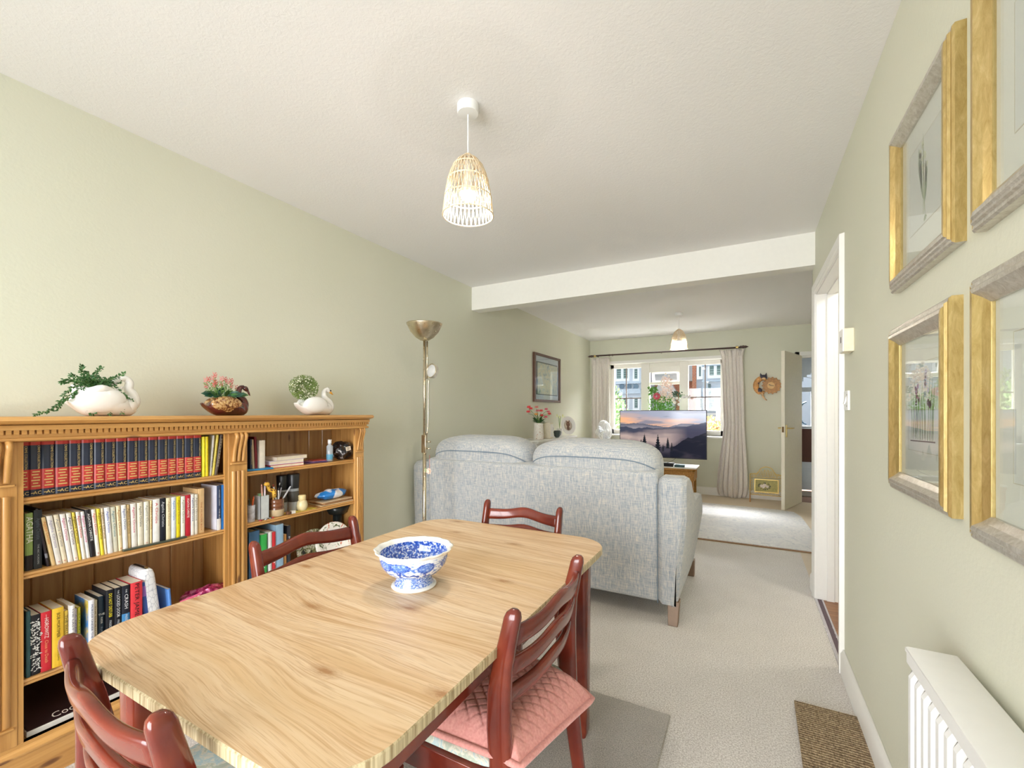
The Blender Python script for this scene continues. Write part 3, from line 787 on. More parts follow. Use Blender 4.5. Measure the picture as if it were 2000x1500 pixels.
# ------------------------------------------------------------------ pendant lamps
ROPE = M('paper_rope', S(238, 222, 194), .7); f = ROPE.noise(1, 2, .6, vs=(300, 300, 60)); ROPE.col(ROPE.ramp(f, [(.35, S(216, 190, 150)), (.65, S(244, 232, 208))])); ROPE = ROPE.m
BULB = emitter('lit_bulb', (1.0, .91, .80, 1), LAMP_L)
def pendant(x, y, label, drop=.195):
    t = thing('pendant_lamp', label, 'lamp', (x, y, 2.4), 'woven pendant lamps')
    MB().lathe([(.042, 2.3995), (.0425, 2.372), (.039, 2.365), (.008, 2.362)], 28, (x, y, 0)).build('ceiling_rose', PLASTIC, t, smooth=True, autos=.7)
    zt = 2.4 - drop
    MB().tube([(x, y, 2.364), (x, y, zt - .04)], .0028, 8).build('cord', PLASTIC, t)
    MB().lathe([(.012, zt - .02), (.018, zt - .045), (.018, zt - .10), (.012, zt - .105)], 16, (x, y, 0)).build('lamp_holder', PLASTIC, t, smooth=True)
    def rad(z):       # profile of the shade, z measured down from the top
        P = [(0, .012), (.012, .030), (.03, .048), (.06, .066), (.10, .078), (.16, .089), (.235, .0975)]
        for (a, ra), (b, rb) in zip(P, P[1:]):
            if z <= b: return ra + (rb - ra) * (z - a) / (b - a)
        return P[-1][1]
    bands = [0.0, .045, .10, .165, .235]; nz = 34
    mb = MB()
    for bi, (a, b) in enumerate(zip(bands, bands[1:])):
        nzz = nz if bi else 18
        for k in range(nzz):
            for s in (0, 1):
                a0 = 2 * PI * (k + .5 * s + (0.5 if bi % 2 else 0)) / nzz; a1 = 2 * PI * (k + .5 + (0.5 if bi % 2 else 0) + (0 if s == 0 else 0)) / nzz
                if s: a1 = 2 * PI * (k + .5 + (0.5 if bi % 2 else 0)) / nzz; a0 = 2 * PI * (k + 1 + (0.5 if bi % 2 else 0)) / nzz
                mm = (a + b) / 2
                p = [Vector((x + rad(z) * math.cos(q), y + rad(z) * math.sin(q), zt - z)) for z, q in ((a, a0), (mm, (a0 + a1) / 2), (b, a1))]
                mb.tube(p, .0021, 4, cap=False)
    stuff(mb.build('woven_strands', ROPE, t, smooth=True))
    for z in bands:
        r = rad(z); MB().tube([(x + r * math.cos(q), y + r * math.sin(q), zt - z) for q in [2 * PI * k / 48 for k in range(48)]], .0028, 6, loop=True).build('ring', ROPE, t, smooth=True)
    MB().sphere((x, y, 2.4 - drop - .149), .031, 20, 14).build('bulb', BULB, t, smooth=True)
    MB().lathe([(.012, 2.4 - drop - .098), (.016, 2.4 - drop - .112), (.031, 2.4 - drop - .136), (.0335, 2.4 - drop - .151), (.0315, 2.4 - drop - .151)], 20, (x, y, 0), cap=False).build('bulb_base', PLASTIC, t, smooth=True)
    return t
pendant(-.955, 1.415, 'woven rope pendant lamp hanging above the dining table, lit')
pendant(-.721, 5.547, 'woven rope pendant lamp hanging in the sitting area near the window, lit')

# ------------------------------------------------------------------ floor lamp
lx, ly = -1.885, 2.28
fl = thing('floor_lamp', 'tall brushed brass uplighter floor lamp with small reading arm, left of the sofa', 'lamp', (lx, ly, 0))
MB().lathe([(.13, 0), (.135, .008), (.13, .018), (.03, .026), (.015, .04)], 40, (lx, ly, 0)).build('base', BRASS, fl, smooth=True, autos=.6)
MB().tube([(lx, ly, .03), (lx, ly, 1.0)], .0125, 14).build('pole', BRASS, fl, smooth=True)
mb = MB(); mb.tube([(lx, ly, 1.0), (lx, ly, 1.70)], .009, 12); mb.build('upper_pole', BRASS, fl, smooth=True)
mb = MB(); mb.tube([(lx + .016, ly + .008, 1.43), (lx + .016, ly + .008, 1.68)], .0055, 8); mb.build('side_tube', BRASS, fl, smooth=True)
mb = MB(); mb.lathe([(.010, 1.683), (.028, 1.686), (.060, 1.706), (.092, 1.742), (.116, 1.790), (.118, 1.797), (.1155, 1.797), (.090, 1.746), (.058, 1.712), (.026, 1.692), (.004, 1.690)], 44, (lx, ly, 0)); mb.build('bowl_shade', BRASS, fl, smooth=True)
mb = MB().box(lx - .017, lx + .017, ly - .012, ly + .012, .94, 1.06); jb = mb.build('switch_block', BRASS, fl, bev=.003)
for z in (.97, 1.015): MB().tube([(lx + .016, ly, z), (lx + .045, ly + .01, z)], [.004, .008], 10).build('switch_knob', BRASS, jb, smooth=True)
ap_ = PY(845, 725, ly); tp = PY(838, 742, ly)
arm_ = MB(); arm_.tube(bez([(lx + .02, ly, 1.06), (lx + .03, ly, 1.15), (tp.x - .005, ly, 1.38), (tp.x, ly, tp.z)], 6), .0045, 8); arm_.build('reading_arm', BRASS, fl, smooth=True)
CA_ = Vector((-.2, -.95, .15)).normalized()
hd = MB(); hd.tube([ap_ - CA_ * .012, ap_ + CA_ * .012], .046, 28, cap=True); hdo = hd.build('reading_head', SILVERY, fl, smooth=True, autos=.6)
MB().tube([ap_ + CA_ * .0125, ap_ + CA_ * .0185], [.040, .030], 24).build('lens', plain(190, 190, 188, .1, name='frosted_lens'), hdo, smooth=True, autos=.6)
MB().tube([ap_ + CA_ * .012 + (Vector((0, 0, 1)).cross(CA_).normalized() * math.cos(q) + CA_.cross(Vector((0, 0, 1)).cross(CA_)).normalized() * math.sin(q)) * .046 for q in [2 * PI * k / 28 for k in range(28)]], .003, 6, loop=True).build('head_ring', BRASS, hdo, smooth=True)
# little blossom ornament tied to the pole
oc = PY(838, 920, ly - .03)
orn = thing('blossom_ornament', 'small cream and pink blossom ornament hanging on the brass lamp pole', 'ornament', oc)
mb = MB()
for k in range(7):
    a = 2 * PI * k / 7; d = Vector((math.cos(a), -.3, math.sin(a)))
    mb.leaf(oc, d, (0, -1, 0), .024, .010)
for k in range(5):
    a = 2 * PI * k / 5 + .4; mb.leaf(oc + Vector((.004, -.006, 0)), Vector((math.cos(a), -.8, math.sin(a))), (0, -1, 0), .016, .007)
mb.build('petals', plain(238, 214, 196, .7, vary=.12), orn, recalc=False)
mb = MB(); mb.tube([oc + Vector((0, .005, .0)), oc + Vector((-.012, .02, .05)), oc + Vector((-.02, .03, .10))], .0012, 5); mb.build('string', plain(190, 60, 50, .8), orn)
mb = MB()
for k in range(5): mb.leaf(oc + Vector((-.018, 0, .004)), Vector((-1, -.2, -.6 + .4 * k)), (0, -1, 0), .02, .006)
mb.build('leaves', plain(150, 170, 120, .7), orn, recalc=False)

# ------------------------------------------------------------------ pine bookcase
BX, BK = -2.045, -2.30          # front of the carcass, face of the back boards
Y0, Y1 = .385, 1.905
SH = [.930, .688, .345, .148]   # tops of the shelves
bc = thing('bookcase', 'low wide waxed pine bookcase with fluted pilasters and dentil cornice, full of books', 'bookcase', (-2.18, 1.14, 0))
mb = MB(); mb.rings([[Vector((XL + .002, y0, 1.166)), Vector((-2.03 - i, y0, 1.166)), Vector((-1.995 - i, y0, 1.173)), Vector((-1.985 - i, y0, 1.182)), Vector((-1.995 - i, y0, 1.193)), Vector((XL + .002, y0, 1.193))] for y0, i in ((Y0 - .035, .0), (Y1 + .030, .0))])
mb.build('top_slab', PINEY, bc, bev=.002)
mb = MB().box(XL + .004, -2.018, Y0 - .01, Y1 + .025, 1.150, 1.166).box(XL + .004, -2.030, Y0 - .004, Y1 + .014, 1.112, 1.150)
mb.rings([[Vector((-2.030, y, 1.112)), Vector((-2.020, y, 1.116)), Vector((-2.022, y, 1.124)), Vector((-2.030, y, 1.126))] for y in (Y0 - .004, Y1 + .02)])
mb.build('cornice', PINEY, bc, bev=.001)
dm = MB().box(.150, .161, -.0058, .0058, 0, .0135).build('dentil', PINEY); dm.parent = bc
for i in range(int((Y1 + .012 - Y0) / .0168) + 1):
    o = dm if i == 0 else dm.copy()
    if i: C.objects.link(o); o.parent = bc
    o.location = (0, Y0 + .004 + i * .0168 - 1.14, 1.136)
MB().box(XL + .004, BX, Y0, Y0 + .02, .10, 1.112).build('side_panel', PINEZ, bc)
MB().box(XL + .004, BX, Y1 - .02, Y1, .10, 1.112).build('side_panel', PINEZ, bc)
MB().box(XL + .004, BX - .001, 1.150, 1.170, .148, 1.112).build('divider', PINEZ, bc)
MB().box(XL + .004, BX + .004, Y0 - .004, Y1 + .004, 0, .112).build('plinth', PINEY, bc, bev=.002)
mb = MB(); mb.rings([[Vector((BX - .004, y, .112)), Vector((BX + .010, y, .112)), Vector((BX + .014, y, .122)), Vector((BX + .008, y, .134)), Vector((BX + .004, y, .136)), Vector((BX + .002, y, .148)), Vector((BX - .02, y, .148))] for y in (Y0 - .008, Y1 + .01)])
mb.build('plinth_moulding', PINEY, bc, bev=.001)
MB().box(XL + .004, BX, Y0 + .02, Y1 - .02, .128, .148).build('bottom_shelf', PINEY, bc)
for y0, y1, zz in ((.47, 1.150, SH[0]), (.47, 1.150, SH[1]), (.47, 1.150, SH[2]), (1.170, 1.885, SH[0]), (1.170, 1.885, SH[1]), (1.170, 1.885, SH[2])):
    mb = MB(); mb.rings([[Vector((BK + .001, y, zz - .021)), Vector((BX - .008, y, zz - .021)), Vector((BX - .002, y, zz - .017)), Vector((BX - .006, y, zz - .011)), Vector((BX - .001, y, zz - .006)), Vector((BX - .006, y, zz)), Vector((BK + .001, y, zz))] for y in (y0, y1)])
    mb.build('shelf', PINEY, bc)
edges = [.405, .488, .574, .661, .751, .841, .926, 1.013, 1.106, 1.150]
edges2 = [1.170, 1.28, 1.37, 1.46, 1.543, 1.631, 1.721, 1.814, 1.885]
for ed in (edges, edges2):
    for a, b in zip(ed, ed[1:]):
        mb = MB(); mb.rings([[Vector((XL + .003, a, z)), Vector((BK - .004, a + .0005, z)), Vector((BK, a + .004, z)), Vector((BK, b - .004, z)), Vector((BK - .004, b - .0005, z)), Vector((XL + .003, b, z))] for z in (.148, 1.112)])
        mb.build('plank', PINEB, bc)
def pilaster(ya, yb, rail_l, rail_r):
    """flat board with three raised flutes and a scrolled corbel"""
    mb = MB().box(BX - .012, BX + .003, ya, yb, .148, 1.112)
    p = mb.build('pilaster', PINEZ, bc, bev=.001)
    fa, fb = ya + .012, yb - .012; w = (fb - fa) / 3
    for i in range(3):
        cy = fa + w * (i + .5)
        mb = MB(); rs = []
        for z, s in ((.215, .2), (.222, 1), (.94, 1), (.942, 1)):
            rs.append([Vector((BX + .003 + .0085 * s * math.sin(t), cy + w * .43 * math.cos(t), z)) for t in [PI * k / 8 for k in range(9)]])
        mb.rings(rs); mb.build('flute', PINEZ, p, smooth=True, autos=.8)
        mb = MB(); pts = bez([(BX + .006, cy, .985), (BX + .009, cy, 1.01), (BX + .016, cy, 1.045), (BX + .027, cy, 1.08), (BX + .032, cy, 1.10), (BX + .024, cy, 1.112)], 5)
        mb.tube(pts, [w * .42 * (.9 + .1 * k / len(pts)) for k in range(len(pts))], 10); mb.build('corbel_scroll', PINEZ, p, smooth=True)
    MB().box(BX + .003, BX + .013, ya + .006, yb - .006, .972, .980).box(BX + .002, BX + .011, ya + .008, yb - .008, .205, .213).build('collar', PINEY, p, bev=.002)
pilaster(Y0, .480, 0, 0); pilaster(1.122, 1.206, 0, 0); pilaster(1.838, Y1, 0, 0)
MB().box(BX - .012, BX + .001, .480, .494, .148, 1.112).build('stile', PINEZ, bc); MB().box(BX - .012, BX + .001, 1.108, 1.122, .148, 1.112).build('stile', PINEZ, bc)

# ------------------------------------------------------------------ books
ZU, YU = Vector((0, 0, 1)), Vector((0, 1, 0))
GOLDT = plain(214, 188, 118, .4, name='gold_lettering')
def book(label, group, y0, y1, z, h, col, xf=-2.075, depth=.12, lean=0.0, text=(), band=(), hard=False, name='book', rough=.45):
    """spine faces +x; lean shifts the top along y; text: (string, colour, from_top, to_top, size, vertical)"""
    t = thing(name, label, 'book', (xf - depth / 2, (y0 + y1) / 2, z), group)
    sh = lambda y, zz: y + lean * (zz - z) / h
    g = .0004; y0 += g; y1 -= g
    c = plain(*col, rough)
    def pr(mb, xa, xb, ya, yb, za, zb):
        v = [mb.bm.verts.new((x, sh(y, zz), zz)) for zz in (za, zb) for y in (ya, yb) for x in (xa, xb)]
        for q in ((0, 2, 3, 1), (4, 5, 7, 6), (0, 1, 5, 4), (2, 6, 7, 3), (0, 4, 6, 2), (1, 3, 7, 5)): mb._f([v[i] for i in q])
    w = y1 - y0; tb = .0022 if hard else .0012
    mb = MB()
    pr(mb, xf - depth, xf, y0, y0 + tb, z, z + h); pr(mb, xf - depth, xf, y1 - tb, y1, z, z + h)
    # slightly rounded spine
    rs = []
    for zz in (z, z + h): rs.append([Vector((xf - .002, sh(y0, zz), zz)), Vector((xf, sh(y0, zz), zz)), Vector((xf + .0018, sh(y0 + w * .2, zz), zz)), Vector((xf + .0026, sh(y0 + w / 2, zz), zz)), Vector((xf + .0018, sh(y1 - w * .2, zz), zz)), Vector((xf, sh(y1, zz), zz)), Vector((xf - .002, sh(y1, zz), zz))])
    mb.rings(rs); mb.build('cover', c, t)
    mb = MB(); rc = .004 if hard else .0008
    pr(mb, xf - depth + rc, xf - .002, y0 + tb, y1 - tb, z + (rc if hard else 0) * .8, z + h - rc); mb.build('pages', PAGES, t)
    if band:
        for bcol, z0, z1 in band:
            mb = MB(); rs = []
            for zz in (z + z0, z + z1): rs.append([Vector((xf + .0003, sh(y0 - .0001, zz), zz)), Vector((xf + .0021, sh(y0 + w * .2, zz), zz)), Vector((xf + .0029, sh(y0 + w / 2, zz), zz)), Vector((xf + .0021, sh(y1 - w * .2, zz), zz)), Vector((xf + .0003, sh(y1 + .0001, zz), zz))])
            mb.rings(rs); mb.build('spine_band', plain(*bcol, rough), t)
    for (s, tc, u0, u1, size, vert) in text:
        mb = MB(); zc = z + h - (u0 + u1) / 2 * h; yc = sh((y0 + y1) / 2, zc)
        xo = xf + (.0031 if not band else .0034)
        if vert:
            dn = Vector((0, -lean / h, -1)).normalized(); up = Vector((0, 1, 0))
            # fit the string to the length asked for
            me = text_mesh(s, 'CENTER'); wd = max(v.co.x for v in me.vertices) - min(v.co.x for v in me.vertices)
            mb.txt(s, size, (xo, yc, zc), dn, Vector((0, 1, -lean / h)), sx=(u1 - u0) * h / (wd * size))
        else:
            mb.txt(s, size, (xo, yc, zc), (0, 1, 0), (0, 0, 1))
        mb.build('lettering', tc if not isinstance(tc, tuple) else plain(*tc, .5), t, recalc=False)
    return t
ORD = ['first', 'second', 'third', 'fourth', 'fifth', 'sixth', 'seventh', 'eighth', 'ninth', 'tenth', 'eleventh', 'twelfth', 'thirteenth', 'fourteenth', 'fifteenth', 'sixteenth', 'seventeenth', 'eighteenth', 'nineteenth', 'twentieth',
       'twenty-first', 'twenty-second', 'twenty-third', 'twenty-fourth', 'twenty-fifth', 'twenty-sixth', 'twenty-seventh', 'twenty-eighth', 'twenty-ninth', 'thirtieth', 'thirty-first', 'thirty-second', 'thirty-third', 'thirty-fourth', 'thirty-fifth', 'thirty-sixth']
def yx(px, x=-2.072): return PX(px, 900, x).y
# top shelf: seventeen matching black and red volumes
vb = [48.5, 57, 82, 108, 135, 160, 184, 205, 227, 249, 270, 290, 309, 328, 345, 361, 378, 394]
NAVY = plain(38, 46, 66, .35, name='navy_leatherette'); RED = (196, 62, 56)
def volume(label):
    w, h, dp = .031, .186, .13
    t = thing('bound_volume', label, 'book', (0, 0, 0), 'matching black and red bound volumes on the top shelf')
    mb = MB(); rs = []
    for zz in (0, h): rs.append([Vector((0, -w / 2, zz)), Vector((.003, -w / 2 + .004, zz)), Vector((.0045, 0, zz)), Vector((.003, w / 2 - .004, zz)), Vector((0, w / 2, zz)), Vector((-.003, w / 2, zz)), Vector((-.003, -w / 2, zz))])
    mb.rings(rs); mb.box(-dp, 0, -w / 2, -w / 2 + .0025, 0, h).box(-dp, 0, w / 2 - .0025, w / 2, 0, h); mb.build('cover', NAVY, t)
    MB().box(-dp + .004, -.004, -w / 2 + .0025, w / 2 - .0025, .003, h - .003).build('pages', PAGES, t)
    for z0, z1 in ((.022, .088), (.168, .182)):
        mb = MB(); rs = []
        for zz in (z0, z1): rs.append([Vector((.0005, -w / 2, zz)), Vector((.0036, -w / 2 + .004, zz)), Vector((.0051, 0, zz)), Vector((.0036, w / 2 - .004, zz)), Vector((.0005, w / 2, zz))])
        mb.rings(rs); mb.build('red_label', plain(*RED, .4), t)
    mb = MB(); mb.txt('CRIME COLLECTION', .0085, (.0062, .007, .128), (0, 0, -1), (0, 1, 0), sx=.98)
    mb.txt('AC', .015, (.0062, .004, .0105), (0, 1, 0), (0, 0, 1)); mb.box(.0058, .0064, -.012, -.004, .0095, .0115)
    for k, (a, b) in enumerate(((-.010, .011), (-.007, .006), (-.011, .010), (-.006, .011), (-.010, .007), (-.008, .010))):
        mb.box(.0050, .0058, a, b, .031 + k * .0095, .0345 + k * .0095)
    mb.build('gold_lettering', GOLDT, t, recalc=False)
    return t
v0 = volume('x')
for i, (a, b) in enumerate(zip(vb, vb[1:])):
    ya, yb = yx(a), yx(b)
    if i == 0: r = v0; ya = yb - .031
    else:
        r = v0.copy(); C.objects.link(r)
        for ch in list(v0.children): c_ = ch.copy(); C.objects.link(c_); c_.parent = r
    r.location = (-2.076 + (.0015 if i % 3 == 0 else 0), (ya + yb) / 2, SH[0] + .0005); r.scale = (1, min(1.06, (yb - ya - .0006) / .031) if i else 1, 1)
    r['label'] = ('matching black and red bound volume on the top shelf, %s from the left' % ORD[i]) if i < 9 else ('matching black and red bound volume on the top shelf, %s from the yellow book' % ORD[16 - i])
G1 = 'thin paperbacks after the bound volumes'
YL = (238, 224, 40)
book('bright yellow paperback right beside the bound volumes', G1, yx(394.8), yx(400.5), SH[0], .172, YL, xf=-2.07)
book('narrower bright yellow paperback, second from the bound volumes', G1, yx(400.7), yx(406.5), SH[0], .172, (232, 214, 30), xf=-2.07, text=[('THE SECRET', (190, 160, 30), .3, .7, .006, 1)])
book('grey-white slim paperback leaning on the top shelf', G1, yx(409.5), yx(414), SH[0], .176, (206, 204, 196), lean=.014, text=[('AGATHA CHRISTIE', (90, 90, 90), .3, .8, .006, 1)])
book('yellow-green slim paperback leaning on the top shelf', G1, yx(414.2), yx(419.5), SH[0], .178, (222, 206, 92), lean=.020, text=[('AGATHA CHRISTIE', (120, 100, 50), .2, .7, .006, 1)])
book('dark mottled paperback leaning at the right end of the top shelf', G1, yx(419.8), yx(425.5), SH[0], .178, (96, 84, 76), lean=.024, text=[('MYSTERIES', (196, 180, 150), .1, .8, .010, 1)])
# second shelf
G2 = 'paperbacks on the second shelf'
z = SH[1]
book('green hardback spine at the far left of the second shelf', 'larger books on the second shelf', yx(49), yx(65), z, .188, (146, 172, 96), hard=True, text=[('AGATHA', (244, 246, 230), .06, .52, .022, 1)], band=[((38, 30, 30), 0, .05)])
book('black hardback next to the green one on the second shelf', 'larger books on the second shelf', yx(66), yx(83), z, .195, (42, 48, 54), hard=True, text=[('Agatha Christie', (96, 106, 112), .14, .5, .013, 1), ('THE ABC MURDERS', (176, 180, 180), .58, .92, .006, 1)])
book('thin dark brown hardback leaning beside the black one', 'larger books on the second shelf', yx(92), yx(98.5), z, .200, (48, 38, 42), hard=True, lean=-.028, band=[((150, 150, 160), .03, .045)])
rows = [  # bottom px start, px end, colour, letter colour, height, description
 (101, 109.5, (226, 196, 140), (210, 130, 60), .168, 'tan-spined'), (109.8, 122, (240, 236, 228), (170, 160, 190), .170, 'white wide'), (122.3, 132.5, (240, 228, 200), (150, 150, 150), .170, 'pale cream'),
 (132.8, 143.5, (244, 240, 234), (206, 90, 150), .170, 'white, pink-lettered'), (143.8, 153.5, (242, 236, 222), (70, 60, 110), .170, 'off-white, violet-lettered'), (153.8, 160, (228, 208, 80), (90, 70, 40), .170, 'mustard yellow'),
 (160.3, 168, (244, 238, 228), (200, 70, 90), .170, 'white, red-lettered'), (168.3, 176.5, (238, 240, 242), (220, 110, 160), .168, 'cool white, pink-lettered'), (176.8, 187.5, (34, 32, 36), (232, 232, 232), .172, 'black-spined'),
 (187.8, 196.5, (246, 240, 230), (205, 60, 60), .170, 'ivory, red-lettered'), (196.8, 203.5, (238, 220, 60), (120, 100, 40), .170, 'yellow-spined'), (203.8, 209.5, (238, 222, 190), (150, 120, 90), .170, 'thin buff'),
 (209.8, 221, (242, 242, 242), (90, 110, 200), .170, 'white, blue-lettered'), (221.3, 231.5, (228, 226, 206), (90, 140, 150), .168, 'pale with teal foot'), (231.8, 240, (240, 222, 180), (170, 120, 70), .170, 'cream, brown-lettered'),
 (240.3, 250, (244, 242, 236), (70, 90, 160), .170, 'white, navy-lettered'), (250.3, 257, (224, 196, 144), (140, 110, 70), .168, 'tan narrow'), (257.3, 269, (244, 240, 232), (210, 80, 130), .170, 'white, magenta-lettered'),
 (269.3, 281, (238, 230, 208), (110, 110, 100), .170, 'cream, grey-lettered'), (281.3, 292, (240, 236, 218), (150, 150, 140), .170, 'ivory with red dot'), (292.3, 297, (228, 204, 150), (150, 110, 60), .172, 'very thin tan'),
 (297.3, 311.5, (246, 244, 240), (200, 40, 50), .174, 'broad white'), (311.8, 323.5, (30, 34, 46), (210, 214, 220), .174, 'black, white-lettered'), (323.8, 333.5, (238, 224, 186), (170, 140, 100), .172, 'cream with pale lettering'),
 (333.8, 343.5, (232, 240, 242), (80, 130, 200), .172, 'ice-white, blue-lettered'), (343.8, 352, (236, 216, 30), (170, 140, 30), .172, 'vivid yellow'), (352.3, 361, (244, 240, 226), (140, 140, 130), .170, 'chalk-white'),
 (361.3, 372, (200, 36, 56), (250, 240, 236), .172, 'crimson'), (372.3, 379.5, (246, 242, 232), (70, 90, 150), .172, 'white, slate-lettered'), (379.8, 386.5, (240, 236, 222), (150, 140, 120), .170, 'pale last'),
]
prev_end = None
for i, (a, b, c, tc, h, desc) in enumerate(rows):
    ya, yb = yx(a), yx(b)
    lean = -.026 * max(0, 1 - (a - 101) / 190)
    ttl = ['Agatha Christie'] * 6
    siz = .0095
    s = {8: 'AGATHA CHRISTIE', 21: 'A Christie', 22: 'Agatha Christie', 27: 'AGATHA CHRISTIE'}.get(i, 'Agatha Christie')
    tx = [(s, tc, .08,   .66 if i % 3 else .55, siz if i not in (21, 22, 27) else .012, 1)]
    if i in (1, 2, 4, 19, 9, 14): tx.append(('\u25a0' if False else 'o', (205, 50, 50), .90, .98, .010, 0))
    book('%s paperback, %s of the slim row from the left, second shelf' % (desc, ORD[i]), G2, ya, yb, z, h, c, lean=lean, text=tx, xf=-2.070 - .004 * random.random())
book('tall buff paperback before the gap on the second shelf', 'larger books on the second shelf', yx(387), yx(400.5), z, .190, (226, 190, 138), xf=-2.078, text=[('THE MURDER BOX', (180, 90, 50), .3, .95, .008, 1)])
book('grey-white paperback with dark navy spine, front cover showing', 'larger books on the second shelf', PX(423, 900, -2.058).y, PX(431.0, 900, -2.058).y, z, .197, (44, 58, 88), xf=-2.056, depth=.13, text=[('RICHARD OSMAN', (210, 216, 226), .10, .45, .006, 1), ('THE BULLET', (226, 226, 226), .52, .85, .006, 1)], band=[((226, 220, 214), .0, .05)])
gh = [o for o in C.objects if o.get('label', '').startswith('grey-white paperback with dark')][0]; gy = PX(423, 900, -2.058).y
m_ = M('grey_cover_art', S(206, 206, 214), .4); f = m_.noise(9, 3); m_.col(m_.ramp(f, [(.5, S(204, 204, 214)), (.62, S(190, 186, 196)), (.7, S(150, 84, 84))]))
mb = MB(); mb.quad((-2.184, gy + .0001, z + .001), (-2.0575, gy + .0001, z + .001), (-2.0575, gy + .0001, z + .196), (-2.184, gy + .0001, z + .196)); mb.build('front_cover', m_.m, gh)
book('bright blue paperback at the right end of the second shelf', 'larger books on the second shelf', PX(431.4, 900, -2.058).y, PX(444, 900, -2.058).y, z, .197, (34, 112, 190), xf=-2.056, depth=.13, text=[('RICHARD OSMAN', (230, 236, 240), .08, .45, .007, 1), ('WE SOLVE', (240, 240, 240), .62, .86, .011, 1)])
tag(MB().obox((-2.052, 1.0 * (PX(305, 1060, -2.052).y), z + .0035), (0, 1, .0), (1, 0, 0), (0, 0, 1), .105, .008, .003).build('bookmark_strip', plain(70, 78, 66, .4), bev=.001), 'dark green flat strip lying along the second shelf edge', 'bookmark')
# third shelf
z = SH[2]; G3 = 'fiction paperbacks on the third shelf'
def y3(px): return PX(px, 1250, -2.065).y
book('dark teal hardback at the far left of the third shelf', G3, y3(49), y3(59), z, .215, (52, 92, 98), hard=True, xf=-2.06)
book('black paperback with a white leafy pattern on the third shelf', G3, y3(59.5), y3(78), z, .196, (34, 34, 40), xf=-2.062)
mbp = MB(); rnd = random.Random(5)
for k in range(120):
    yv = y3(60.5) + rnd.random() * (y3(77) - y3(60.5)); zv = z + .012 + rnd.random() * .165; a = rnd.random() * 6.28
    d = Vector((0, math.cos(a), math.sin(a))); mbp.leaf((-2.0588, yv, zv), d, (1, 0, 0), .008, .0018)
pt = mbp.build('leaf_pattern', plain(226, 226, 222, .5), [o for o in C.objects if o.get('label', '').startswith('black paperback with a white leafy')][0], recalc=False)
book('red paperback with white author lettering on the third shelf', G3, y3(78.5), y3(100), z, .196, (212, 46, 58), xf=-2.062, text=[('anthony', (240, 200, 190), .04, .20, .006, 1), ('HOROWITZ', (250, 240, 232), .10, .44, .014, 1), ('Close to Death', (240, 170, 120), .48, .86, .012, 1)])
book('mustard yellow paperback on the third shelf', G3, y3(100.5), y3(124), z, .198, (240, 196, 58), xf=-2.062, text=[('BOB MORTIMER', (40, 36, 30), .08, .5, .012, 1), ('THE SATSUMA', (60, 50, 40), .62, .9, .006, 1)])
book('dull gold narrow paperback, black lettering, third shelf', G3, y3(124.5), y3(133), z, .180, (212, 180, 66), xf=-2.066, text=[('THE VALLEY OF FEAR', (30, 30, 30), .08, .9, .009, 1)])
book('white paperback standing taller beside the dull gold one', G3, y3(133.5), y3(143.5), z, .196, (232, 228, 226), xf=-2.052, text=[('THE LAST GOODBYE', (90, 90, 110), .05, .9, .007, 1)])
book('lilac-grey slim paperback on the third shelf', G3, y3(144), y3(150.5), z, .176, (206, 200, 218), xf=-2.066, text=[('A QUIET PLACE', (110, 100, 130), .1, .9, .005, 1)])
book('lime yellow very slim paperback on the third shelf', G3, y3(151), y3(157.5), z, .178, (214, 206, 64), xf=-2.066, text=[('SUMMER', (80, 120, 60), .1, .7, .005, 1)])
mu = book('white-spined paperback with blue beach cover on the third shelf', G3, y3(168.0), y3(180), z, .198, (240, 240, 244), xf=-2.045, text=[('MURDER UNDER THE SUN', (50, 70, 120), .08, .82, .008, 1), ('R', (190, 60, 60), .86, .94, .008, 0)])
ym = y3(168.0) + .0003
mb = MB(); mb.quad((-2.165, ym, z + .001), (-2.048, ym, z + .001), (-2.048, ym, z + .197), (-2.165, ym, z + .197)); MC_ = M('beach_cover', S(60, 110, 170), .3)
f = MC_.noise(14, 3, .6); MC_.col(MC_.ramp(f, [(.35, S(36, 84, 156)), (.5, S(70, 130, 190)), (.62, S(220, 190, 80)), (.75, S(60, 120, 90))])); mb.build('front_picture', MC_.m, mu)
book('cream narrow paperback right of the beach-cover one', G3, y3(181), y3(190.5), z, .186, (236, 226, 196), xf=-2.066, text=[('THE THURSDAY', (150, 110, 60), .1, .75, .005, 1)])
book('dark blue-black paperback with white block lettering, third shelf', G3, y3(191), y3(202.5), z, .196, (34, 52, 66), xf=-2.062, text=[('THE', (230, 230, 220), .30, .36, .010, 0), ('MURDER', (230, 230, 220), .38, .50, .008, 1), ('RAMSAY', (120, 130, 140), .56, .86, .008, 1)])
z_ = z
book('black paperback with yellow lettering on the third shelf', G3, y3(203), y3(219), z, .214, (22, 24, 30), xf=-2.050, text=[('DO NOT DISTURB', (242, 226, 40), .06, .46, .013, 1), ('FREIDA McFADDEN', (200, 206, 210), .52, .94, .009, 1)])
book('black and blue paperback with tall white lettering on the third shelf', G3, y3(219.5), y3(233.5), z, .214, (24, 28, 38), xf=-2.050, text=[('THE', (230, 234, 238), .04, .10, .006, 1), ('LOCKED DOOR', (236, 238, 240), .12, .50, .013, 1), ('FREIDA McFADDEN', (200, 206, 210), .55, .94, .009, 1)])
book('black and ice-blue paperback with white lettering on the third shelf', G3, y3(234), y3(250), z, .214, (30, 34, 46), xf=-2.050, band=[((70, 140, 196), .02, .11)], text=[('THE', (230, 234, 238), .06, .12, .006, 1), ('CRASH', (240, 240, 242), .15, .40, .015, 1), ('FREIDA McFADDEN', (210, 226, 240), .5, .92, .010, 1)])
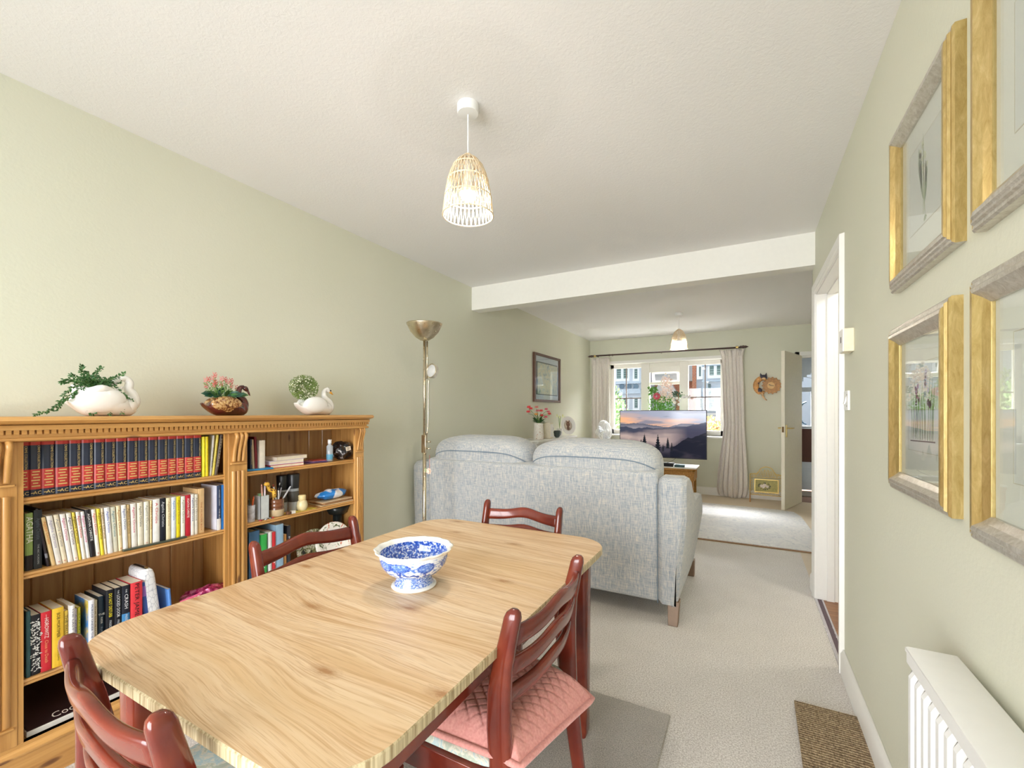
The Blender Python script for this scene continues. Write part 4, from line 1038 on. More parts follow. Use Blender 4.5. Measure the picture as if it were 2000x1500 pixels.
book('wide coral red paperback with large black lettering on the third shelf', G3, y3(250.5), y3(274), z, .216, (226, 62, 70), xf=-2.048, text=[('PETER JAMES', (24, 22, 26), .02, .64, .019, 1), ('ONE OF US', (24, 22, 26), .7, .96, .012, 1)])
book('blue and purple paperback leaning right of the coral red one', G3, y3(281), y3(291), z, .205, (66, 96, 176), xf=-2.058, lean=-.012, band=[((150, 110, 190), .15, .19)])
book('thin pale blue notebook right of the zipped wallet', G3, y3(330), y3(336), z, .15, (90, 140, 210), xf=-2.055, lean=-.01)
# white quilted zipped wallet standing on the paperbacks
wc = PX(297, 1150, -2.075)
wal = thing('zipped_wallet', 'white croc-patterned zipped wallet standing among the paperbacks on the third shelf', 'wallet', (-2.08, wc.y, z))
WC = M('white_croc_leather', S(236, 236, 238), .35)
vv = WC.n('ShaderNodeTexVoronoi', feature='DISTANCE_TO_EDGE'); vv.inputs['Scale'].default_value = 70; WC.link(WC.vec((1, 1, .6)), vv.inputs['Vector'])
WC.col(WC.ramp(vv.outputs['Distance'], [(.0, S(190, 192, 200)), (.06, S(240, 240, 242))])).bump(vv.outputs['Distance'], .5, .002); WC = WC.m
mb = MB(); yb0, yt0 = PX(306, 1150, -2.06).y, PX(288, 1110, -2.06).y; zt = z + .252
def wsl(zz, t): return yb0 + (yt0 - yb0) * (zz - z) / (zt - z)
for zz, hw in ((z + .001, .019), (z + .05, .021), (zt - .02, .021), (zt - .005, .017), (zt, .012)): pass
rs = []
for zz, hw, ex in ((z + .001, .020, .0), (z + .03, .023, .004), (zt - .025, .023, .004), (zt - .008, .019, .0), (zt, .012, -.008)):
    rs.append([Vector((-2.118 + u * (1 + ex * 8), wsl(zz, 0) + v, zz)) for u, v in rrect(.062, hw, .35, 20)])
mb.rings(rs); wo = mb.build('wallet_body', WC, wal, smooth=True, autos=1.0)
mb = MB().obox((-2.118, wsl(zt, 0) , zt + .001), (1, 0, 0), (0, 1, 0), (0, 0, 1), .05, .004, .0015); mb.build('zip', plain(40, 34, 32, .5), wal)
MB().obox((-2.070, wsl(zt, 0), zt + .004), (1, 0, 0), (0, 1, 0), (0, 0, 1), .009, .003, .002).build('zip_pull', GOLDM, wal)
# pink gift wrapping on the third shelf
def crumple(name, label, cat, c, r, col, seed, sc3=(1, 1, .6), amp=.35, rough=.2, extra=None):
    t = thing(name, label, cat, (c[0], c[1], c[2] - r * sc3[2]))
    mb = MB(); mb.sphere(c, r, 40, 24, sc3)
    for v in mb.bm.verts:
        d = (v.co - Vector(c)); q = mnoise.noise(Vector(v.co) * 26 + Vector((seed, 0, 0))); q2 = abs(mnoise.noise(Vector(v.co) * 60 + Vector((seed, 3, 0))))
        v.co = Vector(c) + d * (1 + amp * q - amp * .5 * q2)
        v.co.z = max(v.co.z, c[2] - r * sc3[2] * .92)
    mb.build('wrapping', col, t, smooth=True, autos=.5); return t
PF = M('shiny_magenta_film', S(190, 40, 110), .18, .3, coat=.5); f = PF.noise(50, 3); PF.col(PF.ramp(f, [(.35, S(110, 16, 70)), (.5, S(196, 50, 120)), (.62, S(230, 130, 180))])); PF = PF.m
pb = PX(402, 1150, -2.09)
crumple('gift_bag', 'crumpled shiny magenta gift bag on the third shelf', 'gift bag', (-2.12, pb.y + .02, z + .045), .075, PF, 4, (.9, 1.35, .62))
pc = PX(378, 1160, -2.05)
gc = thing('gift_card', 'pink gift card with small white motifs lying against the magenta bag', 'card', (-2.06, pc.y, z + .06))
mb = MB().obox((-2.052, pc.y - .01, z + .072), Vector((.15, 1, .18)).normalized(), Vector((.3, -.23, 1)).normalized(), Vector((1, 0, -.2)).normalized(), .036, .022, .001); mb.build('card', plain(240, 110, 150, .5), gc)
mb = MB()
ax_, ay_ = Vector((.15, 1, .18)).normalized(), Vector((.3, -.23, 1)).normalized(); az_ = ax_.cross(ay_); az_ = az_ if az_.x > 0 else -az_
for i in range(5):
    for j in range(3): mb.obox(Vector((-2.052, pc.y - .01, z + .072)) + az_ * .0032 + ax_ * (-.028 + .014 * i) + ay_ * (-.013 + .013 * j), ax_, ay_, az_, .0035, .0018, .0003)
mb.build('motif', plain(250, 230, 236, .5), gc)
# black-sleeved record album box on the bottom shelf
z = SH[3]
al_ = thing('record_album', 'flat dark album with white script and white tray edge on the bottom shelf', 'record album', (-2.12, .63, z))
mb = MB().box(-2.28, -2.062, .505, .86, z + .0, z + .018); mb.build('tray', plain(232, 228, 220, .5), al_, bev=.002)
mb = MB(); mb.rings([[Vector((-2.285, y, z + .024)), Vector((-2.063, y, z + .019)), Vector((-2.063, y, z + .021)), Vector((-2.285, y, z + .10)),] for y in (.507, .86)]); mb.build('sleeve', plain(44, 26, 28, .3), al_)
mb = MB(); mb.txt('Cool', .034, (-2.075, .60, z + .030), (0, 1, 0), Vector((-1, 0, .35)), align='CENTER'); mb.build('lettering', plain(226, 216, 206, .5), al_, recalc=False)

# ------------------------------------------------------------------ right-hand bay
z = SH[0]; GR = 'books standing on the top right shelf'
def yr(px, x=-2.085): return PX(px, 900, x).y
book('dark navy narrow book at the left of the top right shelf', GR, yr(487), yr(491.5), z, .150, (52, 56, 82), xf=-2.08, text=[('CROSSWORDS', (190, 170, 110), .2, .8, .006, 1)])
book('brown and white narrow book on the top right shelf', GR, yr(492), yr(496.5), z, .148, (190, 170, 140), xf=-2.08, lean=-.006)
book('dark red hardback on the top right shelf', GR, yr(497.5), yr(502), z, .160, (126, 26, 40), xf=-2.08, hard=True, lean=-.006)
book('white book with a red flourish on the top right shelf', GR, yr(503), yr(514.5), z, .142, (240, 232, 218), xf=-2.072, hard=True, depth=.14)
t_ = book('taller cream book behind the white one on the top right shelf', GR, yr(505), yr(511), z + .0, .168, (234, 220, 208), xf=-2.22, depth=.07)
nb = PX(510, 916, -2.06)
tag(MB().obox((-2.085, nb.y, z + .0045), Vector((.2, 1, 0)).normalized(), Vector((1, -.2, 0)).normalized(), (0, 0, 1), .058, .035, .004).build('notebook', plain(40, 122, 170, .5), bev=.002), 'small turquoise notebook lying flat at the shelf edge', 'notebook')
def flatbook(label, c, hl, hw, h, col, ang=0, zz=z, g=None, name='book', pagec=None):
    t = thing(name, label, 'book', (c[0], c[1], zz), g)
    ax = Vector((math.sin(ang), math.cos(ang), 0)); ay = Vector((math.cos(ang), -math.sin(ang), 0))
    cc = Vector((c[0], c[1], 0))
    for k in (0, 1): MB().obox(cc + Vector((0, 0, zz + (.001 if k == 0 else h - .001))), ax, ay, (0, 0, 1), hl, hw, .001).build('cover', plain(*col, .4), t)
    MB().obox(cc - ax * hl + Vector((0, 0, zz + h / 2)), ax, ay, (0, 0, 1), .001, hw, h / 2).build('spine', plain(*col, .4), t)
    MB().obox(cc + Vector((0, 0, zz + h / 2)), ax, ay, (0, 0, 1), hl - .0015, hw - .001, h / 2 - .002).build('pages', pagec or PAGES, t)
GS = 'paperbacks stacked flat on the top right shelf'
flatbook('crimson-edged paperback, bottom of the flat stack of three', (-2.125, yr(560), 0), .088, .055, .015, (186, 40, 66), .08, z, GS)
flatbook('white paperback with lilac spine, middle of the flat stack of three', (-2.13, yr(560), 0), .090, .056, .019, (214, 204, 222), .06, z + .0155, GS)
flatbook('open-edged cream paperback, top of the flat stack of three', (-2.13, yr(568), 0), .088, .056, .018, (222, 208, 190), -.05, z + .035, GS)
for k, (nm, c, dx, a, hh, lb) in enumerate((('magazine', (86, 60, 120), 0, .2, .004, 'purple magazine lying flat near the bottle'), ('magazine', (150, 110, 150), .01, -.1, .008, 'mauve patterned booklet on the purple magazine'), ('magazine', (196, 80, 66), .035, .3, .011, 'orange-red leaflet on the mauve booklet'))):
    tag(MB().obox((-2.13 - dx * .3, yr(622) + dx, z + hh - .0012), Vector((math.sin(a), math.cos(a), 0)), Vector((math.cos(a), -math.sin(a), 0)), (0, 0, 1), .062 - .012 * k, .048 - .006 * k, .0016).build(nm, plain(*c, .4, vary=.25)), lb, 'magazine')
bt = PX(644, 900, -2.09)
bo = thing('plastic_bottle', 'small clear bottle with blue label on the top right shelf', 'bottle', (-2.09, bt.y, z))
CL = M('clear_plastic', S(222, 230, 236), .08, spec=.6); CL.b.inputs['Transmission Weight'].default_value = .55; CL = CL.m
MB().lathe([(.016, z + .001), (.0175, z + .004), (.0175, z + .085), (.008, z + .097), (.008, z + .102)], 20, (-2.09, bt.y, 0)).build('bottle_body', CL, bo, smooth=True)
MB().lathe([(.0178, z + .012), (.0181, z + .013), (.0181, z + .040), (.0178, z + .041)], 20, (-2.09, bt.y, 0)).build('label', plain(90, 156, 186, .4), bo, smooth=True)
MB().lathe([(.0105, z + .100), (.0105, z + .122), (.009, z + .124)], 16, (-2.09, bt.y, 0)).build('cap', PLASTIC, bo, smooth=True)
bb = PX(668, 885, -2.11)
BF = M('black_glossy_film', S(30, 30, 34), .2, coat=.5); f = BF.noise(40, 3); BF.col(BF.ramp(f, [(.45, S(26, 26, 30)), (.6, S(60, 58, 60)), (.68, S(214, 212, 216))])); BF = BF.m
bag = crumple('sweet_bag', 'crumpled black plastic bag with a white number label, right end of top right shelf', 'bag', (-2.12, bb.y + .01, z + .052), .058, BF, 9, (.8, 1.15, .95), .3)
mb = MB().obox((-2.063, bb.y + .005, z + .066), Vector((.12, 1, .2)).normalized(), Vector((0, -.2, 1)).normalized(), Vector((1, -.12, 0)).normalized(), .016, .012, .0008); lbo = mb.build('label', plain(226, 210, 190, .5), bag)
mb = MB(); mb.txt('25', .022, (-2.061, bb.y + .005, z + .066), Vector((-.12, 1, .2)), Vector((0, -.2, 1))); mb.txt('MINTS', .016, (-2.060, bb.y - .008, z + .092), Vector((0, 1, .2)), Vector((0, -.2, 1))); mb.build('lettering', plain(60, 60, 60, .5), lbo, recalc=False)
# second right shelf
z = SH[1]
def at(px, x): return Vector((x, PX(px, 980, x).y, z))
p = at(490, -2.085)
cp = thing('pen_cup', 'slim patterned cup of pens at the left end of the middle right shelf', 'cup', p)
MB().lathe([(.017, z), (.018, z + .078), (.0165, z + .078), (.0155, z + .004)], 20, (p.x, p.y, 0)).build('cup', plain(206, 206, 214, .3, vary=.5), cp, smooth=True, autos=.8)
def pen(label, base, top, r, col, tip=None):
    t = thing('pen', label, 'pen', base, 'pens and brushes in the shelf pots'); b, q = Vector(base), Vector(top)
    MB().tube([b, q], r, 7).build('barrel', plain(*col, .35), t, smooth=True)
    MB().tube([q, q + (q - b).normalized() * .012], [r * 1.1, r * .6], 7).build('cap', plain(*(tip or col), .35), t, smooth=True)
pen('orange pen in the slim patterned cup', p + Vector((0, 0, .01)), p + Vector((.0, .012, .105)), .004, (232, 110, 60))
pen('dark pen in the slim patterned cup', p + Vector((0, 0, .01)), p + Vector((-.004, -.006, .095)), .003, (60, 70, 60))
p = at(511, -2.09)
bx_ = thing('card_box', 'plain pale grey upright card box on the middle right shelf', 'box', p)
mb = MB(); hx_, hy_ = .026, .022
for (a0, a1, b0, b1) in ((-hx_, -hx_ + .002, -hy_, hy_), (hx_ - .002, hx_, -hy_, hy_), (-hx_, hx_, -hy_, -hy_ + .002), (-hx_, hx_, hy_ - .002, hy_)): mb.box(p.x + a0, p.x + a1, p.y + b0, p.y + b1, z, z + .115)
mb.box(p.x - hx_, p.x + hx_, p.y - hy_, p.y + hy_, z, z + .002); mb.build('box', plain(208, 212, 212, .6), bx_)
for k in range(5): MB().obox((p.x - .008 + .004 * k, p.y - .006, z + .065), (1, 0, .04 * (k - 2)), (0, 1, 0), (0, 0, 1), .0007, .014, .058 + .003 * (k % 2)).build('card', plain(200 - 20 * k, 170, 130, .6), bx_)
pen('white pencil in the card box', p + Vector((.012, .006, .01)), p + Vector((.014, .008, .165)), .004, (232, 214, 222)); pen('pink pencil in the card box', p + Vector((.012, .0, .01)), p + Vector((.010, -.006, .158)), .0035, (240, 180, 160)); pen('lilac pencil in the card box', p + Vector((.0, .008, .01)), p + Vector((-.0, .014, .150)), .003, (210, 170, 200))
p = at(540, -2.085)
mg = thing('stoneware_mug', 'brown-glazed ribbed stoneware pot holding pens on the middle right shelf', 'pot', p)
prof = [(.030, z), (.034, z + .003)] + [(.0345 + .0012 * math.sin(k * 1.5), z + .03 + k * .0045) for k in range(12)] + [(.036, z + .088), (.034, z + .088), (.032, z + .01)]
mgm = M('brown_and_buff_stoneware', S(120, 72, 44), .25, coat=.4); sx_ = mgm.n('ShaderNodeSeparateXYZ'); mgm.link(mgm.coord.outputs['Object'] if mgm.coord else mgm.vec(), sx_.inputs[0])
mgm.col(mgm.ramp(mgm.math('MULTIPLY', sx_.outputs[2], 10), [(.0, S(206, 184, 146)), (.34, S(206, 184, 146)), (.37, S(116, 70, 44)), (1, S(128, 80, 52))]))
MB().lathe(prof, 32, (p.x, p.y, 0)).build('pot', mgm.m, mg, smooth=True, autos=1.2)
cols = [((250, 250, 250), (60, 60, 60)), ((180, 180, 190), (30, 30, 30)), ((30, 30, 34), (200, 200, 200)), ((236, 190, 60), (60, 40, 20)), ((90, 110, 150), (30, 30, 30)), ((230, 230, 230), (170, 60, 40))]
nm_ = ['white', 'silver', 'black', 'yellow', 'slate blue', 'ivory']
for k in range(6):
    a = k * 1.05; pen('%s pen in the brown stoneware pot' % nm_[k], p + Vector((.010 * math.cos(a + 2), .012 * math.sin(a + 2), .012)), p + Vector((.016 * math.cos(a), .024 * math.sin(a), .130 + .01 * (k % 3))), .0032, *cols[k])
pen('long silver pen leaning right out of the stoneware pot', p + Vector((.0, -.014, .012)), p + Vector((.012, .062, .130)), .0042, (206, 208, 214))
gp = at(521, -2.07)
gr_ = thing('giraffe_topper', 'yellow and brown giraffe pencil topper on the middle right shelf', 'toy', gp + Vector((0, 0, .118)))
GM_ = plain(224, 170, 60, .6, vary=.45)
mb = MB(); g0 = gp + Vector((0, .004, .118)); pts = bez([g0 + Vector((0, .035, -.02)), g0 + Vector((.002, .030, .012)), g0 + Vector((0, .012, .020)), g0 + Vector((.004, -.002, .046)), g0 + Vector((.006, -.008, .050))], 5)
mb.tube(pts, [.010] * 6 + [.009] * 6 + [.008] * (len(pts) - 12), 10); mb.build('body', GM_, gr_, smooth=True)
MB().sphere(g0 + Vector((.010, -.010, .052)), .011, 12, 8, (1, 1.3, .85)).build('head', GM_, gr_, smooth=True)
for s in (-1, 1): MB().tube([g0 + Vector((.006, -.006 + s * .005, .060)), g0 + Vector((.006, -.006 + s * .008, .070))], .002, 6).build('ear', plain(110, 66, 34, .6), gr_)
mb = MB()
for k in range(9): mb.sphere(Vector(pts[2 + k * 2]) + Vector((.0075, .002 * (k % 3 - 1), .001)), .0038, 8, 6)
mb.build('spots', plain(110, 66, 34, .6), gr_, smooth=True)
MB().tube([g0 + Vector((.0, .03, -.02)), g0 + Vector((-.008, .028, -.08))], .003, 6).build('stick', plain(230, 180, 90, .5), gr_)
for (px, xx, hh, lb) in ((552, -2.15, .19, 'black-capped clear tube behind the stoneware pot'), (573, -2.115, .195, 'black-capped clear tube with a barcode label, right of the stoneware pot')):
    p = at(px, xx); t = thing('toiletry_tube', lb, 'tube', p)
    MB().lathe([(.022, z + .001), (.024, z + .004), (.026, z + .10), (.027, z + hh - .055)], 24, (p.x, p.y, 0)).build('tube_body', CL, t, smooth=True)
    MB().lathe([(.0275, z + hh - .075), (.0305, z + hh - .003), (.029, z + hh)], 24, (p.x, p.y, 0)).build('cap', BLACK, t, smooth=True, autos=.8)
    MB().lathe([(.0262, z + .05), (.0272, z + .051), (.0275, z + .105), (.0265, z + .106)], 24, (p.x, p.y, 0)).build('label', plain(70, 66, 60, .4, vary=.3), t, smooth=True)
p = at(590, -2.078)
jr = thing('small_jar', 'small cream lidded jar on the middle right shelf', 'jar', p)
JM = plain(226, 210, 164, .35, coat=.2, vary=.08)
MB().lathe([(.020, z + .0), (.025, z + .012), (.0275, z + .028), (.025, z + .045), (.020, z + .054), (.015, z + .057)], 28, (p.x, p.y, 0)).build('jar_body', JM, jr, smooth=True)
MB().lathe([(.015, z + .055), (.0195, z + .060), (.0185, z + .070), (.0195, z + .078), (.017, z + .083), (.001, z + .084)], 28, (p.x, p.y, 0)).build('lid', plain(228, 206, 150, .35, coat=.2), jr, smooth=True)
p = at(585, -2.065); tag(MB().obox((p.x - .012, p.y + .012, z + .0015), (0, 1, 0), (1, 0, 0), (0, 0, 1), .085, .022, .001).build('paper_slip', plain(232, 208, 90, .5, vary=.2)), 'yellow paper slip under the small cream jar', 'paper')
p = at(568, -2.052); ob = thing('matchbox', 'tiny brown and white matchbox beside the cream jar', 'box', p); MB().obox(p + Vector((0, 0, .0095)), (0, 1, .0), (1, 0, 0), (0, 0, 1), .020, .010, .0065).build('sleeve', plain(236, 228, 214, .6), ob); MB().obox(p + Vector((0, -.012, .0095)), (0, 1, .0), (1, 0, 0), (0, 0, 1), .009, .0103, .0068).build('wrap', plain(100, 66, 44, .6), ob)
for k, (px, c, lb) in enumerate(((509, (160, 60, 60), 'dark red button on the middle right shelf edge'), (519, (190, 190, 190), 'silver bottle top on the middle right shelf edge'), (528, (150, 150, 150), 'dull coin on the middle right shelf edge'), (533, (200, 60, 60), 'tiny red bead on the middle right shelf edge'))):
    p = at(px, -2.054); tag(MB().lathe([(.008 - k * .001, z + .0005), (.008 - k * .001, z + .005), (.006, z + .006)], 14, (p.x, p.y, 0)).build('trinket', plain(*c, .25, .5 if k in (1, 2) else 0), smooth=True, autos=.6), lb, 'trinket')
p = at(640, -2.12)
for k, (c, lb, hl, a) in enumerate((((216, 190, 150), 'tan card folder, bottom of the flat pile on the middle right shelf', .105, .06), ((176, 128, 84), 'brown folder in the flat pile on the middle right shelf', .095, -.02), ((206, 178, 140), 'buff booklet on top of the flat pile on the middle right shelf', .10, .03))):
    tag(MB().obox((p.x, p.y + .022, z + .003 + k * .008), Vector((math.sin(a), math.cos(a), 0)), Vector((math.cos(a), -math.sin(a), 0)), (0, 0, 1), hl, .062, .0028).build('folder', plain(*c, .5), bev=.001), lb, 'folder')
WF = M('white_and_blue_packet', S(236, 238, 242), .25, coat=.3); f = WF.noise(10, 2); WF.col(WF.ramp(f, [(.50, S(238, 240, 244)), (.53, S(40, 128, 206))], 'LINEAR')); WF = WF.m
pk = crumple('plastic_packet', 'white and blue crumpled plastic packet on the flat pile of folders', 'packet', (p.x + .005, p.y + .02, z + .024 + .026), .075, WF, 2.2, (.62, 1.28, .38), .22)
# third right shelf
z = SH[2]; GB = 'large books on the lower right shelf'
def yq(px, x=-2.07): return PX(px, 1080, x).y
book('dark blue large book at the left of the lower right shelf', GB, yq(487), yq(508), z, .295, (70, 110, 150), xf=-2.075, depth=.20, hard=True)
book('bright green large book, seen through the chair back', GB, yq(509), yq(521), z, .27, (60, 180, 84), xf=-2.068, depth=.2, text=[('GREEN', (220, 240, 220), .3, .6, .010, 1)])
book('white large book seen through the chair back', GB, yq(523.5), yq(530.5), z, .275, (236, 236, 234), xf=-2.068, depth=.2)
book('red and white large book seen through the chair back', GB, yq(531), yq(538), z, .27, (206, 50, 56), xf=-2.068, depth=.2, text=[('FIT', (240, 230, 230), .4, .6, .012, 1)])
book('pale blue large book seen through the chair back', GB, yq(538.5), yq(554), z, .300, (156, 190, 216), xf=-2.072, depth=.2)
book('orange-brown narrow book right of the pale blue one', GB, yq(556), yq(562), z, .24, (196, 140, 80), xf=-2.08, depth=.17)
book('black narrow book with white title, lower right shelf', GB, yq(563), yq(570), z, .28, (50, 50, 56), xf=-2.08, depth=.17, text=[('Mum', (230, 230, 236), .2, .4, .014, 1)])
FLR = M('floral_china', S(236, 232, 222), .2, coat=.4); f = FLR.noise(24, 3, .6, dist=1.4); FLR.col(FLR.ramp(f, [(.36, S(90, 100, 60)), (.42, S(240, 236, 226)), (.58, S(240, 236, 228)), (.62, S(214, 110, 80)), (.7, S(130, 120, 70))])); FLR = FLR.m
FLD = M('dark_floral_tin', S(70, 70, 50), .35); f = FLD.noise(30, 3, .6, dist=1.4); FLD.col(FLD.ramp(f, [(.40, S(40, 40, 34)), (.5, S(130, 130, 80)), (.6, S(226, 222, 206)), (.66, S(120, 90, 120))])); FLD = FLD.m
for (px, xx, r, mt_, lb, zc) in ((612, -2.13, .105, FLD, 'dark floral round tin plate leaning behind the chair back', .12), (650, -2.10, .115, FLR, 'white oval plate painted with red flowers, leaning on the lower right shelf', .125)):
    p = PX(px, 1060, xx); t = thing('floral_plate', lb, 'plate', (xx, p.y, z)); ctrp = Vector((xx, p.y, z + r + .002)); nrm = Vector((1, -.12, .22)).normalized()
    mb = MB(); pr_ = [(0.001, .0), (r * .62, .001), (r * .72, .006), (r * .97, .014), (r, .016), (r * .97, .018), (r * .7, .011), (r * .6, .006), (.001, .005)]
    mb.lathe(pr_, 40, (0, 0, 0)); q = nrm.to_track_quat('Z', 'Y')
    for v in mb.bm.verts: v.co = q @ v.co + ctrp
    mb.build('plate', mt_, t, smooth=True)
p = PX(668, 1040, -2.16); tag(MB().lathe([(.02, z + .24), (.05, z + .25), (.075, z + .30), (.07, z + .30), (.045, z + .258), (.001, z + .25)], 28, (-2.20, p.y, 0)).lathe([(.05, z), (.052, z + .02), (.03, z + .06), (.026, z + .24)], 20, (-2.20, p.y, 0)).build('dark_vase', plain(40, 46, 44, .3, coat=.3), smooth=True), 'dark wide-mouthed vase at the back of the lower right shelf', 'vase')

# ------------------------------------------------------------------ swan planters on the bookcase
ZT = 1.193
def body_loft(mb, secs, x, seg=24):
    """secs: (y, z_bottom, z_top, half_width)"""
    mb.rings([[Vector((x + w * math.cos(t), y, (zb + zt) / 2 + (zt - zb) / 2 * math.sin(t))) for t in [2 * PI * k / seg for k in range(seg)]] for y, zb, zt, w in secs])
def swan(name, label, x, y0, y1, hb, mat, neck, neckr, head, beakm, beak, loc, wing=True, wmat=None, eye=None, tail=.045):
    t = thing(name, label, 'planter', (x, (y0 + y1) / 2, ZT))
    L_ = y1 - y0; mb = MB(); n = 22; secs = []
    for i in range(n + 1):
        u = i / n
        w = .052 * max(.06, math.sin(PI * min(1, u * .93 + .05)) ** .6) * (L_ / .22)
        zb = ZT + .0 + (tail * 1.0) * max(0, 1 - u / .32) ** 1.6 + .02 * max(0, (u - .88) / .12) ** 2
        top = ZT + hb * (.62 + .38 * math.sin(PI * min(1, max(0, (u - .1) / .8)))) - (.02 * max(0, 1 - u / .15)) - hb * .45 * max(0, (u - .80) / .20) ** 2
        if u < .12: top = max(top, zb + .008)
        secs.append((y0 + L_ * u, zb, max(top, zb + .006), w))
    body_loft(mb, secs, x); mb.build('body', mat, t, smooth=True)
    if wing:
        for s in (-1, 1):
            mb = MB(); mb.sphere((x + s * .030 * L_ / .22, y0 + L_ * .46, ZT + hb * .58), L_ * .30, 28, 18, (.36, 1.15, .62 * hb / .085))
            mb.build('wing', wmat or mat, t, smooth=True)
    mb = MB(); mb.sphere((x, y1 - L_ * .14, ZT + hb * .40), L_ * .155, 22, 16, (.95, 1.0, hb / L_ * 2.4)); mb.build('breast', mat, t, smooth=True)
    mb = MB(); pts = bez([(x, y, z_) for y, z_ in neck], 7); rr = [neckr[0] + (neckr[1] - neckr[0]) * (k / (len(pts) - 1)) ** .7 for k in range(len(pts))]
    mb.tube(pts, rr, 14); no = mb.build('neck', mat, t, smooth=True)
    hy, hz, hr, hd = head
    mb = MB(); mb.tube([(x, hy - hd[0] * hr * 1.0, hz - hd[1] * hr * 1.0), (x, hy - hd[0] * hr * .6, hz - hd[1] * hr * .6), (x, hy, hz), (x, hy + hd[0] * hr * 1.0, hz + hd[1] * hr * 1.0), (x, hy + hd[0] * hr * 1.6, hz + hd[1] * hr * 1.6)], [hr * .35, hr * .85, hr, hr * .75, hr * .4], 14)
    mb.build('head', mat, t, smooth=True)
    b0 = Vector((x, hy + hd[0] * hr * 1.3, hz + hd[1] * hr * 1.3)); bd = Vector((0, beak[0], beak[1]))
    mb = MB(); mb.tube([b0, b0 + bd * .5, b0 + bd], [hr * .5, hr * .38, hr * .12], 10); mb.build('beak', beakm, t, smooth=True)
    if eye:
        for s in (-1, 1): MB().sphere((x + s * hr * .8, hy + hd[0] * hr * .7, hz + hr * .25), hr * .24, 8, 6).build('eye', eye, t, smooth=True)
    return t
WG = plain(246, 245, 242, .18, coat=.5, name='white_glazed_china', vary=.01)
X1 = -2.14
# 1: large white swan, plant trailing
s1 = swan('swan_planter', 'large white glazed swan planter holding the trailing plant', X1, .612, .825, .105, WG, [(.800, ZT + .03), (.818, ZT + .055), (.812, ZT + .085), (.800, ZT + .105), (.803, ZT + .130), (.792, ZT + .146), (.772, ZT + .142)], (.024, .010), (.765, ZT + .136, .013, (-.75, -.6)), WG, (-.012, -.018), None, tail=.06)
mb = MB(); rs = []
for k in range(33):        # scalloped wing rim standing up round the opening
    a = 2 * PI * k / 32; r1 = 1 + .05 * math.cos(a * 5)
    rs.append([Vector((X1 + .048 * math.cos(a) * q, .705 + .072 * math.sin(a) * q, zz + .006 * math.cos(a * 5))) for q, zz in ((.92, ZT + .065), (1.02 * r1, ZT + .108), (.97 * r1, ZT + .110), (.86, ZT + .068))])
mb.rings(rs[:-1], loop=True); mb.build('wing_rim', WG, s1, smooth=True)
# 2: brown glazed swan
BG = M('treacle_brown_glaze', S(78, 24, 20), .12, coat=.7); f = BG.noise(8, 2); BG.col(BG.ramp(f, [(.35, S(66, 18, 18)), (.7, S(98, 36, 28))])); BG = BG.m
BS = M('speckled_honey_glaze', S(150, 100, 50), .25, coat=.5); f = BS.noise(55, 4, .8); BS.col(BS.ramp(f, [(.42, S(96, 50, 26)), (.5, S(176, 126, 70)), (.6, S(226, 196, 140)), (.68, S(120, 66, 34))])); BS = BS.m
s2 = swan('swan_planter', 'dark brown glazed swan planter with honey-speckled wings, in the middle', X1, 1.062, 1.262, .088, BG, [(1.225, ZT + .03), (1.247, ZT + .048), (1.243, ZT + .072), (1.228, ZT + .088), (1.222, ZT + .110), (1.230, ZT + .132), (1.246, ZT + .138)], (.026, .0085), (1.254, ZT + .130, .012, (.7, -.7)), BG, (.012, -.024), None, wmat=BS, tail=.05)
# 3: small white swan with orange beak
s3 = swan('swan_planter', 'small white swan planter with orange beak and black eye mark, right end', X1, 1.522, 1.745, .096, WG, [(1.715, ZT + .022), (1.742, ZT + .045), (1.735, ZT + .072), (1.712, ZT + .092), (1.700, ZT + .112), (1.702, ZT + .135), (1.714, ZT + .148)], (.028, .010), (1.722, ZT + .146, .0145, (.8, -.5)), plain(226, 160, 50, .35), (.026, -.018), None, tail=.06)
mb = MB()
for s in (-1, 1): mb.sphere((X1 + s * .0095, 1.737, ZT + .141), .0065, 8, 6, (.6, 1.2, .6))
mb.build('eye_mark', BLACK, s3, smooth=True)

